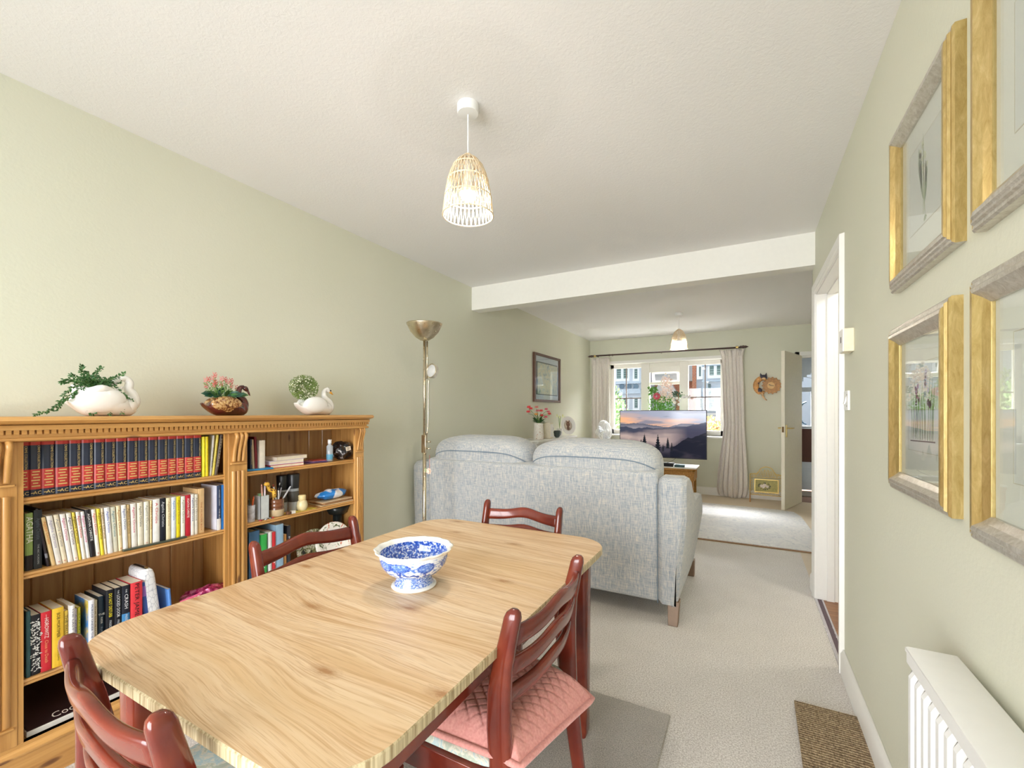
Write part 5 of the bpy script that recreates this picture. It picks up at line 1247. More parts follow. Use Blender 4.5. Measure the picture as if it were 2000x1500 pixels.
def sprig(mb, pts, ll, w, n, rnd, spread=.9):
    pts = bez(pts, 6); m_ = len(pts)
    for k in range(n):
        u = (k + .5) / n * (m_ - 1); i = int(u); p = pts[i].lerp(pts[min(i + 1, m_ - 1)], u - i); d = (pts[min(i + 1, m_ - 1)] - pts[i]).normalized()
        sd = Vector((rnd.uniform(-1, 1), rnd.uniform(-1, 1), rnd.uniform(-1, 1))); sd = (sd - d * sd.dot(d)).normalized()
        mb.leaf(p, d * .6 + sd * spread, Vector((1, 0, .6)), ll * rnd.uniform(.75, 1.2), w)
    return pts
rnd = random.Random(3)
tp_ = thing('trailing_plant', 'artificial trailing green plant spilling over the large white swan', 'plant', (X1, .705, ZT + .08))
def yz(px, py): v = PX(px, py, X1 + .03); return (v.x, v.y, v.z)
stems = []
O = (X1, .70, ZT + .08)
for tgt in (((150, 762), (120, 785), (100, 800), (66, 811)), ((155, 768), (132, 780), (108, 803)), ((150, 745), (120, 748)), ((150, 737), (138, 732)), ((160, 730), (160, 715)), ((165, 732), (158, 711)), ((185, 740), (192, 722), (199, 717)), ((180, 735), (195, 724)), ((215, 742), (232, 735), (245, 728)),
            ((225, 755), (240, 770), (260, 782)), ((222, 758), (235, 768), (250, 775)), ((218, 762), (222, 775), (215, 795), (213, 814)), ((232, 770), (240, 785), (238, 808)), ((166, 762), (168, 775), (172, 790), (176, 806), (190, 808)), ((145, 742), (128, 740), (118, 748)), ((170, 725), (175, 735)), ((205, 740), (212, 748)), ((190, 735), (186, 742)), ((152, 752), (132, 765), (112, 790))):
    stems.append([O, (X1 + .03, .70 + .25 * (yz(*tgt[0])[1] - .70), ZT + .115)] + [yz(*q) for q in tgt])
for k in range(26):
    a = rnd.uniform(0, 6.28); r = rnd.uniform(.02, .075); stems.append([O, (X1 + .3 * r * math.cos(a), .70 + .4 * r * math.sin(a), ZT + .12), (X1 + r * .7 * math.cos(a), .70 + r * math.sin(a), ZT + .115 + rnd.uniform(0, .035))])
mb = MB(); ms = MB()
for st in stems:
    ln = sum((Vector(a) - Vector(b)).length for a, b in zip(st, st[1:])); pp = sprig(mb, st, .0115, .0032, int(ln / .0028), rnd); ms.tube(pp, .0009, 4, cap=False)
stuff(mb.build('foliage', LEAFG, tp_, recalc=False)); ms.build('stems', plain(96, 130, 70, .6), tp_)
az = thing('flowering_plant', 'artificial plant with broad leaves and pink flower spikes in the brown swan', 'plant', (X1, 1.15, ZT + .07))
for k in range(26):
    a = k * 2.4; r = .02 + .0022 * k; q = Vector((X1 + .02 + .4 * r * math.cos(a), 1.145 + r * math.sin(a) * .8, ZT + .082 + .0008 * k)); d = Vector((math.cos(a) * .4 + .35, math.sin(a) * 1.4, .75 - .035 * k))
    mb = MB(); mb.leaf(q, d, (1, 0, .35), .050, .0125); mb.build('leaf', LEAFD if k % 3 else LEAFG, az, recalc=False)
rnd = random.Random(8); pinks = [plain(232, 120, 120, .6, vary=.1), plain(244, 160, 160, .6, vary=.1), plain(214, 96, 96, .6, vary=.1)]
for k, (px, py) in enumerate(((403, 754), (402, 743), (408, 741), (420, 733), (417, 739), (421, 747), (418, 752), (433, 740), (440, 741), (432, 750), (444, 746), (452, 744), (452, 754), (462, 757))):
    v = PX(px, py, X1 + rnd.uniform(-.02, .03)); mb = MB()
    for j in range(16):
        a = j * 2.4; mb.leaf(v + Vector((.003 * math.cos(a), .003 * math.sin(a), -.012 + .0014 * j)), Vector((math.cos(a), math.sin(a), .9)), (0, 0, 1), .010, .0035)
    f_ = mb.build('flower', pinks[k % 3], az, recalc=False)
    ms = MB(); pp = sprig(ms, [(X1, 1.145 + (v.y - 1.145) * .3, ZT + .08), (v.x, v.y, v.z - .01)], .014, .002, 16, rnd); ms.tube(pp, .001, 4); ms.build('flower_stem', plain(110, 156, 70, .6), az, recalc=False)
bp = thing('bushy_plant', 'round green bushy artificial plant with tiny white blooms in the small white swan', 'plant', (X1, 1.60, ZT + .07))
mb = MB(); mw = MB(); cc = PX(594, 757, X1); rnd = random.Random(6)
for k in range(2600):
    d = Vector((rnd.gauss(0, 1), rnd.gauss(0, 1), rnd.gauss(0, 1))).normalized(); r = rnd.random() ** .4
    p = cc + Vector((d.x * .05, d.y * .080, d.z * .066 + .001)) * r
    mb.leaf(p, d + Vector((0, 0, .4)), Vector((1, .2, .5)), .0085, .0024)
    if r > .8 and k % 9 == 0: mw.sphere(p, .0036, 6, 4)
stuff(mb.build('foliage', plain(126, 150, 78, .6, vary=.35), bp, recalc=False)); mw.build('white_blooms', plain(236, 238, 214, .6), bp, smooth=True)
MB().tube([(X1, 1.60, ZT + .02), (X1, 1.60, ZT + .10)], .006, 8).build('stem', plain(90, 80, 50, .7), bp)

# ------------------------------------------------------------------ right wall: pictures, radiator, thermostat, switch
def picture(label, y0, y1, z0, z1, kind):
    t = thing('framed_print', label, 'picture', (XR, (y0 + y1) / 2, (z0 + z1) / 2), 'gilt-framed botanical prints')
    fw_, dp = .052, .030
    prof = [(0, 0), (0, .018), (.004, .022), (.010, .022), (.013, .027), (.018, .0265), (.022, .030), (.030, .030), (.040, .020), (fw_ - .003, .014), (fw_, .012), (fw_, .0)]
    cs = [(y0, z0), (y1, z0), (y1, z1), (y0, z1)]; ins = [(1, 1), (-1, 1), (-1, -1), (1, -1)]
    for i in range(4):
        a, b = cs[i], cs[(i + 1) % 4]; ia, ib = ins[i], ins[(i + 1) % 4]
        mb = MB(); mb.rings([[Vector((XR - h, a[0] + ia[0] * q, a[1] + ia[1] * q)) for q, h in prof], [Vector((XR - h, b[0] + ib[0] * q, b[1] + ib[1] * q)) for q, h in prof]])
        mb.build('frame_rail', GILT if i % 2 else SILVERY, t)  # gilt all round; reflection on the horizontal rails is painted in as silver
    MB().box(XR - .006, XR, y0 + fw_ - .006, y1 - fw_ + .006, z0 + fw_ - .006, z1 - fw_ + .006).build('mount', plain(240, 236, 228, .7, name='cream_mount_board', vary=.01), t)
    iy0, iy1, iz0, iz1 = y0 + fw_ + .062, y1 - fw_ - .062, z0 + fw_ + .07, z1 - fw_ - .065
    sheet = MB().box(XR - .0066, XR - .006, iy0, iy1, iz0, iz1).build('print', plain(228, 226, 222, .8, name='print_paper', vary=.01), t)
    mb = MB(); xx = XR - .0069; w = .0015
    for (a, b, c_, d) in ((iy0 - w, iy1 + w, iz0 - w, iz0), (iy0 - w, iy1 + w, iz1, iz1 + w), (iy0 - w, iy0, iz0, iz1), (iy1, iy1 + w, iz0, iz1)): mb.box(xx, XR - .006, a, b, c_, d)
    mb.build('bevel_line', plain(206, 196, 176, .6), t)
    cy, cz = (iy0 + iy1) / 2, (iz0 + iz1) / 2; W_, H_ = iy1 - iy0, iz1 - iz0
    def flat(nm, mt, shapes):
        mb = MB()
        for pts_ in shapes: mb.rings([[Vector((XR - .0068, cy + u * W_, cz + v * H_)) for u, v in pts_], [Vector((XR - .0072, cy + u * W_, cz + v * H_)) for u, v in pts_]])
        mb.build(nm, mt, sheet)
    def lf(u, v, ang, l, w, bend=0):
        o = []; n_ = 8; asp = H_ / W_
        for s in (1, -1):
            for k in range(n_ + 1):
                q = k / n_ if s > 0 else 1 - k / n_
                aa = ang + bend * q; o.append((u + (l * q * math.cos(aa) - s * w * math.sin(PI * q) * math.sin(aa)) * 1.0, v + (l * q * math.sin(aa) + s * w * math.sin(PI * q) * math.cos(aa)) / asp))
        return o[:n_ + 1] + o[n_ + 2:-1]
    r_ = random.Random(int(y0 * 100 + z0 * 10))
    G1_, G2_ = plain(132, 148, 116, .8), plain(168, 178, 140, .8)
    if kind == 'hyacinth':
        flat('stem', G2_, [lf(.02, -.40, 1.62, .95, .012, -.05), lf(-.03, -.42, 1.5, .8, .010)])
        flat('leaves', G1_, [lf(.03, -.2, 1.2, .5, .03, .3), lf(-.03, -.25, 1.9, .42, .03, -.3), lf(.05, .0, 1.0, .36, .035, .5), lf(-.02, -.08, 2.3, .28, .035, -.6), lf(.08, -.05, 1.3, .5, .04, .1)])
        flat('blossom', plain(222, 220, 190, .8, vary=.1), [lf(.02 + r_.uniform(-.09, .09), .12 + .024 * k, r_.uniform(0, 6.28), .09, .028) for k in range(14)])
        flat('roots', G2_, [lf(-.03, -.42, 3.6 + .5 * k, .07, .014) for k in range(4)])
    elif kind == 'bulbs':
        flat('stems', plain(150, 170, 110, .8), [lf(-.36 + .055 * k, -.36 - .012 * math.sin(k), 1.57 + r_.uniform(-.1, .1), .62 + r_.uniform(-.15, .2), .010, r_.uniform(-.12, .12)) for k in range(14)])
        flat('dark_stems', plain(110, 92, 84, .8), [lf(-.34 + .08 * k, -.37, 1.57 + r_.uniform(-.12, .12), .4 + r_.uniform(-.1, .1), .006) for k in range(9)])  # darker brown stems printed among the green ones
        flat('flowers', plain(150, 64, 130, .8, vary=.2), [lf(.18 + r_.uniform(-.04, .04), .08 + .02 * k, r_.uniform(0, 6.28), .08, .03) for k in range(8)] + [lf(-.22, .0, 1.3, .1, .04), lf(-.25, -.02, 1.8, .1, .04)])
        flat('pale_flowers', plain(196, 190, 214, .8, vary=.1), [lf(-.12 + r_.uniform(-.06, .06), .18 + .03 * k, r_.uniform(0, 6.28), .09, .035) for k in range(8)])
        flat('soil_line', plain(92, 72, 64, .8), [[(-.42, -.38), (.42, -.40), (.42, -.386), (-.42, -.366)]])
    else:
        flat('stems', G2_, [lf(-.1 + .1 * k, -.4, 1.5 + .1 * k, .75, .012) for k in range(3)])
        flat('leaves', G1_, [lf(-.1 + .03 * k, -.2 + .05 * k, 1 + .5 * k, .35, .035, .2) for k in range(5)])
        flat('blossom', plain(210, 180, 190, .8, vary=.1), [lf(r_.uniform(-.15, .15), .2 + .02 * k, r_.uniform(0, 6.28), .1, .035) for k in range(9)])
    MB().box(XR - .0115, XR - .0095, y0 + fw_ - .002, y1 - fw_ + .002, z0 + fw_ - .002, z1 - fw_ + .002).build('glass', GLASS, t)
picture('gilt-framed print of a pale hyacinth, upper left of the four on the right wall', 1.222, 1.665, 1.555, 2.008, 'hyacinth')
picture('gilt-framed print of purple bulb flowers with long stems, lower left of the four', 1.238, 1.675, .985, 1.450, 'bulbs')
picture('gilt-framed print at the upper right of the four, cut by the frame edge', .697, 1.137, 1.543, 1.995, 'other')
picture('gilt-framed print at the lower right of the four, window reflected in its glass', .697, 1.140, .968, 1.455, 'other')
rad = thing('radiator', 'white ribbed panel radiator low on the right wall', 'radiator', (XR - .06, .40, .12))
ra, rb, rz0, rz1 = -.45, 1.20, .13, .715
RW = plain(240, 240, 238, .3, name='radiator_enamel', vary=.01)
n = int((rb - ra - .03) / .0370); prof = []
yv = ra + .015
while yv < rb - .03:
    prof += [(yv, .0), (yv + .007, .0), (yv + .012, .011), (yv + .026, .011), (yv + .031, .0)]; yv += .037
prof.append((rb - .012, 0))
mb = MB(); zz0, zz1 = rz0 + .03, rz1 - .032
vs = [[mb.bm.verts.new((.303 - d * s + .0, y, z_)) for y, d in prof] for z_, s in ((zz0, 0), (zz0 + .03, 1), (zz1 - .02, 1), (zz1, 0))]
for a, b in zip(vs, vs[1:]):
    for i in range(len(a) - 1): mb._f([a[i], a[i + 1], b[i + 1], b[i]])
mb.build('front_panel', RW, rad, smooth=True, autos=.5)
mb = MB().box(.2925, .312, ra, rb, zz0 - .03, zz0 + .001).box(.2925, .312, ra, rb, zz1 - .001, rz1 - .006).box(.304, .312, ra, rb, zz0, zz1)
mb.build('panel_edge', RW, rad, bev=.004, bseg=3)
mb = MB(); mb.rings([[Vector((.2915, y, rz1 - .010)), Vector((.2915, y, rz1 - .002)), Vector((.296, y, rz1)), Vector((.372, y, rz1)), Vector((.376, y, rz1 - .004)), Vector((.376, y, rz1 - .03)), Vector((.371, y, rz1 - .03)), Vector((.371, y, rz1 - .008)), Vector((.310, y, rz1 - .008)), Vector((.308, y, rz1 - .012))] for y in (ra - .003, rb + .003)])
mb.build('top_grille', RW, rad, bev=.001)
MB().box(.365, .375, ra, rb, rz0, rz1 - .03).build('rear_panel', RW, rad, bev=.002)
MB().box(.306, .374, rb - .001, rb + .002, rz0 + .01, rz1 - .01).box(.306, .374, ra - .002, ra + .001, rz0 + .01, rz1 - .01).build('side_cover', RW, rad)
mb = MB()
for y in (ra + .15, rb - .15): mb.box(.372, XR - .001, y - .02, y + .02, .25, .6)
mb.build('bracket', RW, rad)
mb = MB(); mb.tube([(.34, rb + .04, .002), (.34, rb + .04, .16), (.34, rb - .005, .16)], .008, 8); mb.build('feed_pipe', plain(210, 205, 200, .3, 1.0), rad, smooth=True)
th = thing('thermostat', 'small cream wall thermostat box above the light switch', 'thermostat', (XR, 2.33, 1.51))
MB().box(XR - .036, XR, 2.285, 2.375, 1.464, 1.562).build('casing', plain(236, 228, 202, .45, name='aged_cream_plastic'), th, bev=.003)
MB().box(XR - .040, XR - .034, 2.286, 2.374, 1.465, 1.561).build('front_plate', PLASTIC, th, bev=.002)
MB().box(XR - .0408, XR - .0395, 2.315, 2.335, 1.505, 1.530).build('display', plain(70, 70, 74, .3), th)
sw = thing('light_switch', 'white single light switch beside the doorway architrave', 'switch', (XR, 2.41, 1.26))
MB().box(XR - .009, XR, 2.372, 2.458, 1.217, 1.303).build('plate', PLASTIC, sw, bev=.002)
MB().obox((XR - .011, 2.415, 1.26), (0, 1, 0), Vector((.25, 0, 1)).normalized(), Vector((1, 0, -.25)).normalized(), .010, .017, .003).build('rocker', PLASTIC, sw, bev=.001)
for z_ in (1.235, 1.285): MB().tube([(XR - .0088, 2.39, z_), (XR - .0098, 2.39, z_)], .003, 8).build('screw', plain(120, 120, 120, .3, 1.0), sw)

# ------------------------------------------------------------------ sitting end: television, table, shelf, curtains
tv = thing('television', 'black flat television on the wicker table, screen showing a misty forest at dawn', 'television', (-1.05, 6.32, .485))
tx0, tx1, tz0, tz1, ty = -1.625, -.472, .585, 1.243, 6.30
MB().box(tx0, tx1, ty, ty + .03, tz0, tz1).build('casing', BLACK, tv, bev=.003)
MB().box(-1.35, -.75, ty + .03, ty + .07, .65, 1.05).build('rear_housing', BLACK, tv, bev=.01)
mb = MB(); NU, NV = 230, 130
mb.grid(lambda u, v: Vector((tx0 + .009 + (tx1 - tx0 - .018) * u, ty - .0012, tz0 + .014 + (tz1 - tz0 - .023) * v)), NU, NV)
scr = mb.build('screen', vcol('lit_screen', .12, emit=.55), tv, smooth=True)
def L3(r, g, b): return Vector((lin(r), lin(g), lin(b)))
def ridge(u, s, f, o): return mnoise.fractal(Vector((u * f, s, 0)), 1.0, 2.0, 4) * o
def tvcol(co, i):
    u = (i % (NU + 1)) / NU; v = (i // (NU + 1)) / NV
    # sky
    cl = mnoise.fractal(Vector((u * 2.2, v * 9, 1.3)), 1.0, 2.0, 4)
    c = L3(226, 168, 122).lerp(L3(140, 146, 168), min(1, max(0, (v - .72) * 4 + u * .9 + cl * .5)))
    if cl > .08: c = c.lerp(L3(108, 114, 136), min(.8, (cl - .08) * 3))
    m1 = .70 + ridge(u, 4, 3, .05) + .02 * math.sin(u * 9)
    m2 = .62 + ridge(u, 9, 4, .05) + .14 * max(0, u - .62) / .38 + .06 * max(0, .3 - u)
    if v < m1: c = L3(78, 84, 104).lerp(L3(150, 142, 150), min(1, (m1 - v) * 7))
    if v < m2: k_ = min(1, max(0, (u - .55) * 4)); c = L3(58, 62, 82).lerp(L3(168, 150, 148), min(1, max(0, (m2 - v) * 5 - .1 + cl * .5))).lerp(L3(44, 48, 74), k_ * .95)
    fg = .33 - .22 * u + ridge(u, 2, 8, .05) if u < .55 else .20 + (u - .55) * .75 + ridge(u, 6, 7, .05)
    fog = mnoise.fractal(Vector((u * 3, v * 5, 7)), 1.0, 2.0, 3)
    if v < .42 and v < fg + .1: c = c.lerp(L3(66, 62, 78), min(1, max(0, (fg + .1 - v) * 7)))
    if v < fg: c = L3(26, 28, 42).lerp(L3(74, 68, 82), max(0, min(.7, .3 + fog - (u > .6) * .4)))
    for (tu, tb, th_, tw) in ((.30, .30, .20, .030), (.46, .22, .28, .034), (.575, .27, .17, .022), (.26, .30, .08, .012), (.62, .22, .12, .014), (.52, .20, .08, .012)):
        if tb - .08 < v < tb + th_:
            k = (tb + th_ - v) / th_
            if abs(u - tu) < tw * min(1, k) * (.45 + .55 * abs(math.sin(k * 16))): c = L3(24, 28, 36)
    return c
paint(scr, tvcol)
mb = MB()
mb.box(-1.30, -1.16, ty + .03, ty + .05, .492, .80).box(-1.42, -1.09, ty - .02, ty + .16, .4845, .494)
mb.build('stand', BLACK, tv)
mb = MB(); mb.tube(bez([(-.86, ty + .01, .588), (-.90, ty - .03, .555), (-.97, ty - .06, .525), (-1.02, ty - .05, .505)], 6), .0025, 5); mb.build('cable', BLACK, tv)
def wick():
    m = M('honey_wicker', S(206, 150, 72), .5); w = m.n('ShaderNodeTexWave'); w.inputs['Scale'].default_value = 30; w.inputs['Distortion'].default_value = 3; w.bands_direction = 'Z'; m.link(m.vec((1, 1, 1)), w.inputs['Vector'])
    f = m.noise(60, 3); c = m.ramp(m.math('MULTIPLY', f, w.outputs['Fac']), [(.1, S(142, 90, 36)), (.35, S(204, 148, 66)), (.6, S(232, 184, 104))]); return m.col(c).bump(w.outputs['Fac'], .8, .006).m
WK = wick()
wt = thing('wicker_table', 'honey-coloured wicker table with white top under the television', 'table', (-1.05, 6.33, 0))
MB().box(-1.50, -.585, 6.13, 6.56, .470, .484).build('white_top', WHITE, wt, bev=.003)
mb = MB(); mb.tube([(-1.48, 6.14, .452), (-.63, 6.14, .452)], .020, 12); mb.tube([(-.62, 6.14, .452), (-.62, 6.52, .452)], .020, 12); mb.tube([(-1.48, 6.14, .452), (-1.48, 6.52, .452)], .02, 12); mb.build('rolled_rim', WK, wt, smooth=True)
mb = MB().box(-1.48, -.625, 6.128, 6.150, .315, .45).box(-.635, -.612, 6.14, 6.52, .315, .45).box(-1.49, -1.47, 6.14, 6.52, .315, .45); mb.build('woven_apron', WK, wt)
mb = MB().box(-1.45, -.65, 6.16, 6.5, .15, .17); mb.build('lower_shelf', WK, wt)
for x in (-1.47, -.637):
    for y in (6.15, 6.51): MB().tube([(x, y, .0115), (x, y, .45)], .017, 10).build('leg', WK, wt, smooth=True)
tag(MB().box(-.86, -.735, 6.17, 6.30, .4845, .512).build('set_top_box', plain(60, 92, 100, .4), bev=.003), 'small teal-grey box on the wicker table beside the black one', 'box')
tag(MB().box(-1.06, -.875, 6.17, 6.32, .4845, .527).build('media_player', BLACK, bev=.004), 'black media player box on the wicker table below the screen', 'media player')

shf = thing('white_cabinet', 'narrow white cabinet with moulded top against the left wall, behind the sofa', 'cabinet', (-2.15, 4.9, 0))
MB().box(XL + .004, -1.985, 4.30, 5.52, .885, .903).build('top', WHITE, shf, bev=.004)
MB().box(XL + .004, -2.005, 4.33, 5.49, .865, .885).build('top_moulding', WHITE, shf, bev=.006)
MB().box(XL + .018, -2.03, 4.35, 5.47, 0, .866).build('cabinet_body', WHITE, shf, bev=.003)
for y in (4.37, 4.93): dr = MB().box(-2.03, -2.012, y, y + .53, .06, .83).build('door', WHITE, shf, bev=.003); MB().sphere((-2.0, y + (.48 if y < 4.5 else .05), .5), .014, 12, 8).build('knob', BRASS, dr, smooth=True)
zc = .903
v = PX(1052, 850, -2.12); vz = thing('flower_vase', 'tall white speckled ceramic vase holding pink flowers on the white cabinet', 'vase', (v.x, v.y, zc))
SPK = M('speckled_white_ceramic', S(232, 228, 218), .35); f = SPK.noise(55, 2, .7); SPK.col(SPK.ramp(f, [(.60, S(236, 232, 224)), (.66, S(206, 150, 120)), (.72, S(150, 150, 140))])); SPK = SPK.m
MB().lathe([(.058, zc), (.062, zc + .01), (.054, zc + .13), (.050, zc + .185), (.046, zc + .185), (.048, zc + .02)], 28, (v.x, v.y, 0)).build('vase_body', SPK, vz, smooth=True, autos=.9)
mb = MB(); mb.tube(bez([(v.x + .02, v.y - .05, zc + .17), (v.x + .03, v.y - .085, zc + .15), (v.x + .03, v.y - .085, zc + .09), (v.x + .02, v.y - .056, zc + .06)], 4), .007, 8)
fl_ = thing('pink_flowers', 'coral, pink and orange artificial flowers in the white speckled vase', 'flowers', (v.x, v.y, zc + .18)); mb.bm.free()
rnd = random.Random(2); FC = {'coral': plain(236, 88, 92, .6, vary=.12), 'pink': plain(240, 130, 150, .6, vary=.12), 'orange': plain(246, 176, 90, .6, vary=.12), 'peach': plain(244, 160, 150, .6, vary=.12)}
for px, py, cn in ((1033, 797, 'coral'), (1032, 806, 'coral'), (1048, 797, 'peach'), (1050, 804, 'pink'), (1047, 811, 'orange'), (1057, 804, 'coral'), (1058, 813, 'coral'), (1067, 801, 'pink'), (1073, 810, 'coral'), (1066, 816, 'pink'), (1071, 806, 'pink'), (1037, 800, 'coral')):
    q = PX(px, py, -2.12 + rnd.uniform(-.06, .06)); mb = MB()
    for j in range(12):
        a = j * 2.4; mb.leaf(q, Vector((math.cos(a), math.sin(a), .5 + .6 * (j % 3))), (0, 0, 1), .034, .014)
    mb.build('blossom', FC[cn], fl_, recalc=False)
    mb = MB(); mb.tube(bez([(v.x, v.y, zc + .16), (v.x + (q.x - v.x) * .4, v.y + (q.y - v.y) * .3, zc + .26), (q.x, q.y, q.z - .01)], 5), .0025, 5); mb.build('stalk', plain(120, 160, 90, .6), fl_)
mb = MB()
for k in range(60):
    a = rnd.uniform(0, 6.28); mb.leaf((v.x + .02 * math.cos(a), v.y + .02 * math.sin(a), zc + .175 + rnd.uniform(0, .05)), Vector((math.cos(a), math.sin(a) * 1.3, rnd.uniform(.1, 1.2))), (0, 0, 1), rnd.uniform(.05, .09), .011)
mb.build('foliage', LEAFG, fl_, recalc=False)
p = PX(1067, 845, -2.1); rd = thing('table_radio', 'small cream upright clock radio on the white cabinet', 'radio', (p.x, p.y, zc))
MB().box(-2.18, -2.03, p.y - .05, p.y + .05, zc + .001, zc + .19).build('casing', plain(226, 218, 196, .4), rd, bev=.01)
MB().box(-2.032, -2.028, p.y - .04, p.y + .04, zc + .02, zc + .17).build('speaker_grille', plain(240, 238, 232, .6), rd)
MB().tube(bez([(-2.1, p.y + .03, zc + .185), (-2.08, p.y + .10, zc + .18), (-2.06, p.y + .13, zc + .11), (-2.06, p.y + .12, zc + .08)], 5), .006, 8).build('cord', PLASTIC, rd, smooth=True)
p = PX(1088, 848, -2.06); mgk = thing('dark_mug', 'dark green-black heart-shaped mug on the white cabinet', 'mug', (p.x, p.y, zc))
MB().lathe([(.020, zc + .001), (.036, zc + .02), (.044, zc + .07), (.042, zc + .085), (.038, zc + .085), (.034, zc + .03)], 24, (p.x, p.y, 0)).build('mug_body', plain(52, 66, 64, .3, coat=.3), mgk, smooth=True)
MB().tube(bez([(p.x + .02, p.y + .036, zc + .075), (p.x + .02, p.y + .075, zc + .07), (p.x + .02, p.y + .07, zc + .035), (p.x + .02, p.y + .034, zc + .03)], 5), .005, 8).build('handle', plain(120, 140, 140, .3), mgk, smooth=True)
p = PX(1105, 830, -2.2); pl = thing('cat_plate', 'white decorative plate with a brown owl-like animal picture, standing on the white cabinet', 'plate', (p.x, p.y, zc))
nrm = Vector((1, -.55, .18)).normalized(); q = nrm.to_track_quat('Z', 'Y'); R = .125; cpz = Vector((-2.17, p.y, zc + R + .004))
def orient(mb):
    for vv in mb.bm.verts: vv.co = q @ vv.co + cpz
    return mb
orient(MB().lathe([(.001, 0), (R * .6, 0), (R * .98, .014), (R, .016), (R * .97, .019), (R * .6, .005), (.001, .004)], 40)).build('plate', WG, pl, smooth=True)
AN = plain(120, 88, 70, .5, vary=.4)
orient(MB().lathe([(.0, .0055), (R * .52, .0055), (R * .55, .0068), (.0, .0068)], 32)).build('centre_picture', plain(228, 214, 196, .4, vary=.12), pl, smooth=True)
mb = MB().sphere((0, .02, .007), .034, 16, 10, (1, 1.1, .12)); mb.sphere((-.004, -.035, .007), .02, 14, 8, (1.2, 1.6, .12))
for s in (-1, 1): mb.leaf((s * .022, .045, .009), (s * .3, 1, 0), (0, 0, 1), .03, .01)
orient(mb).build('painted_animal', AN, pl, smooth=True)
p = PX(1093, 812, -2.22); wf = thing('small_orchid', 'small cream-yellow flowers standing behind the plate on the white cabinet', 'flowers', (p.x, p.y, zc))
mb = MB()
for px, py in ((1087, 812), (1092, 814), (1098, 812), (1102, 816)):
    qv = PX(px, py, -2.24)
    for j in range(8): a = j * .8; mb.leaf(qv, Vector((.6, math.cos(a), math.sin(a))), (1, 0, 0), .026, .012)
mb.build('blossom', plain(232, 234, 170, .6), wf, recalc=False)
mb = MB(); qv = PX(1093, 812, -2.24)
for k in range(3): mb.tube([(-2.24, qv.y, zc + .09), (-2.24, qv.y + .04 * (k - 1), qv.z - .01)], .003, 5)
mb.build('stalks', plain(140, 170, 110, .6), wf)
MB().lathe([(.03, zc), (.04, zc + .09), (.036, zc + .09), (.028, zc + .01)], 20, (-2.24, qv.y, 0)).build('pot', PLASTIC, wf, smooth=True, autos=.9)

# picture on the left wall
pc_ = thing('framed_picture', 'dark wood framed print with pale mount on the far left wall above the vase', 'picture', (XL, 5.25, 1.65))
y0, y1, z0, z1 = 4.83, 5.68, 1.345, 1.952
WD = plain(92, 58, 42, .35, coat=.2, name='dark_wood_frame')
for (a, b, c_, d) in ((y0, y0 + .045, z0, z1), (y1 - .045, y1, z0, z1), (y0 + .045, y1 - .045, z0, z0 + .03), (y0 + .045, y1 - .045, z1 - .03, z1)): MB().box(XL, XL + .028, a, b, c_, d).build('frame_rail', WD, pc_, bev=.004)
MB().box(XL, XL + .006, y0 + .04, y1 - .04, z0 + .025, z1 - .025).build('mount', plain(206, 212, 226, .6), pc_)
MB().box(XL + .006, XL + .008, y0 + .09, y1 - .075, z0 + .09, z1 - .10).build('inner_border', plain(42, 48, 62, .5), pc_)
PA = M('pale_landscape_print', S(190, 196, 190), .6); f = PA.noise(7, 4, .7, dist=2.0); PA.col(PA.ramp(f, [(.35, S(150, 164, 172)), (.48, S(204, 208, 196)), (.58, S(226, 214, 186)), (.7, S(170, 186, 190))])); PA = PA.m
MB().box(XL + .008, XL + .010, y0 + .125, y1 - .09, z0 + .10, z1 - .115).build('print', PA, pc_)
MB().box(XL + .016, XL + .018, y0 + .043, y1 - .043, z0 + .028, z1 - .028).build('glass', GLASS, pc_)

# pedestal fan
fx, fy = -1.985, 6.62
fan = thing('pedestal_fan', 'white pedestal fan in front of the left curtain', 'fan', (fx, fy, 0))
MB().lathe([(.17, 0), (.17, .02), (.04, .04), (.018, .06)], 32, (fx, fy, 0)).build('base', PLASTIC, fan, smooth=True, autos=.7)
MB().tube([(fx, fy, .04), (fx, fy, .80)], .014, 12).build('pole', PLASTIC, fan, smooth=True)
FD = Vector((.92, -.35, .15)).normalized(); fc = Vector((fx + .05, fy - .02, .925)); q = FD.to_track_quat('Z', 'Y')
mb = MB().sphere((0, 0, -.10), .058, 20, 14, (1, 1, 1.3)); 
for vv in mb.bm.verts: vv.co = q @ vv.co + fc
mb.build('motor_housing', PLASTIC, fan, smooth=True)
gm = MB()
for k in range(44):
    a = 2 * PI * k / 44
    pts = [Vector((r * math.cos(a + tw), r * math.sin(a + tw), z_)) for r, z_, tw in ((.025, .055, 0), (.08, .055, .06), (.14, .038, .12), (.165, .0, .14), (.14, -.038, .12), (.06, -.055, .05))]
    gm.tube([q @ p_ + fc for p_ in pts], .0026, 4, cap=False)
for r, z_, tt in ((.165, 0, .006), (.12, .046, .002), (.08, .055, .002)): gm.tube([q @ Vector((r * math.cos(2 * PI * k / 40), r * math.sin(2 * PI * k / 40), z_)) + fc for k in range(40)], tt, 6, loop=True)
stuff(gm.build('guard_grille', PLASTIC, fan, smooth=True))
mb = MB().sphere((0, 0, .056), .026, 16, 8, (1, 1, .3))
for vv in mb.bm.verts: vv.co = q @ vv.co + fc
mb.build('badge', PLASTIC, fan, smooth=True)
for k in range(3):
    a = 2 * PI * k / 3; mb = MB(); mb.grid(lambda u, v_: Vector(((.025 + .115 * u) * math.cos(a + v_ * .95 + u * .3), (.025 + .115 * u) * math.sin(a + v_ * .95 + u * .3), -.015 + .03 * v_)), 6, 6)
    for vv in mb.bm.verts: vv.co = q @ vv.co + fc
    mb.build('blade', plain(226, 232, 240, .2), fan, smooth=True, solid=.003)

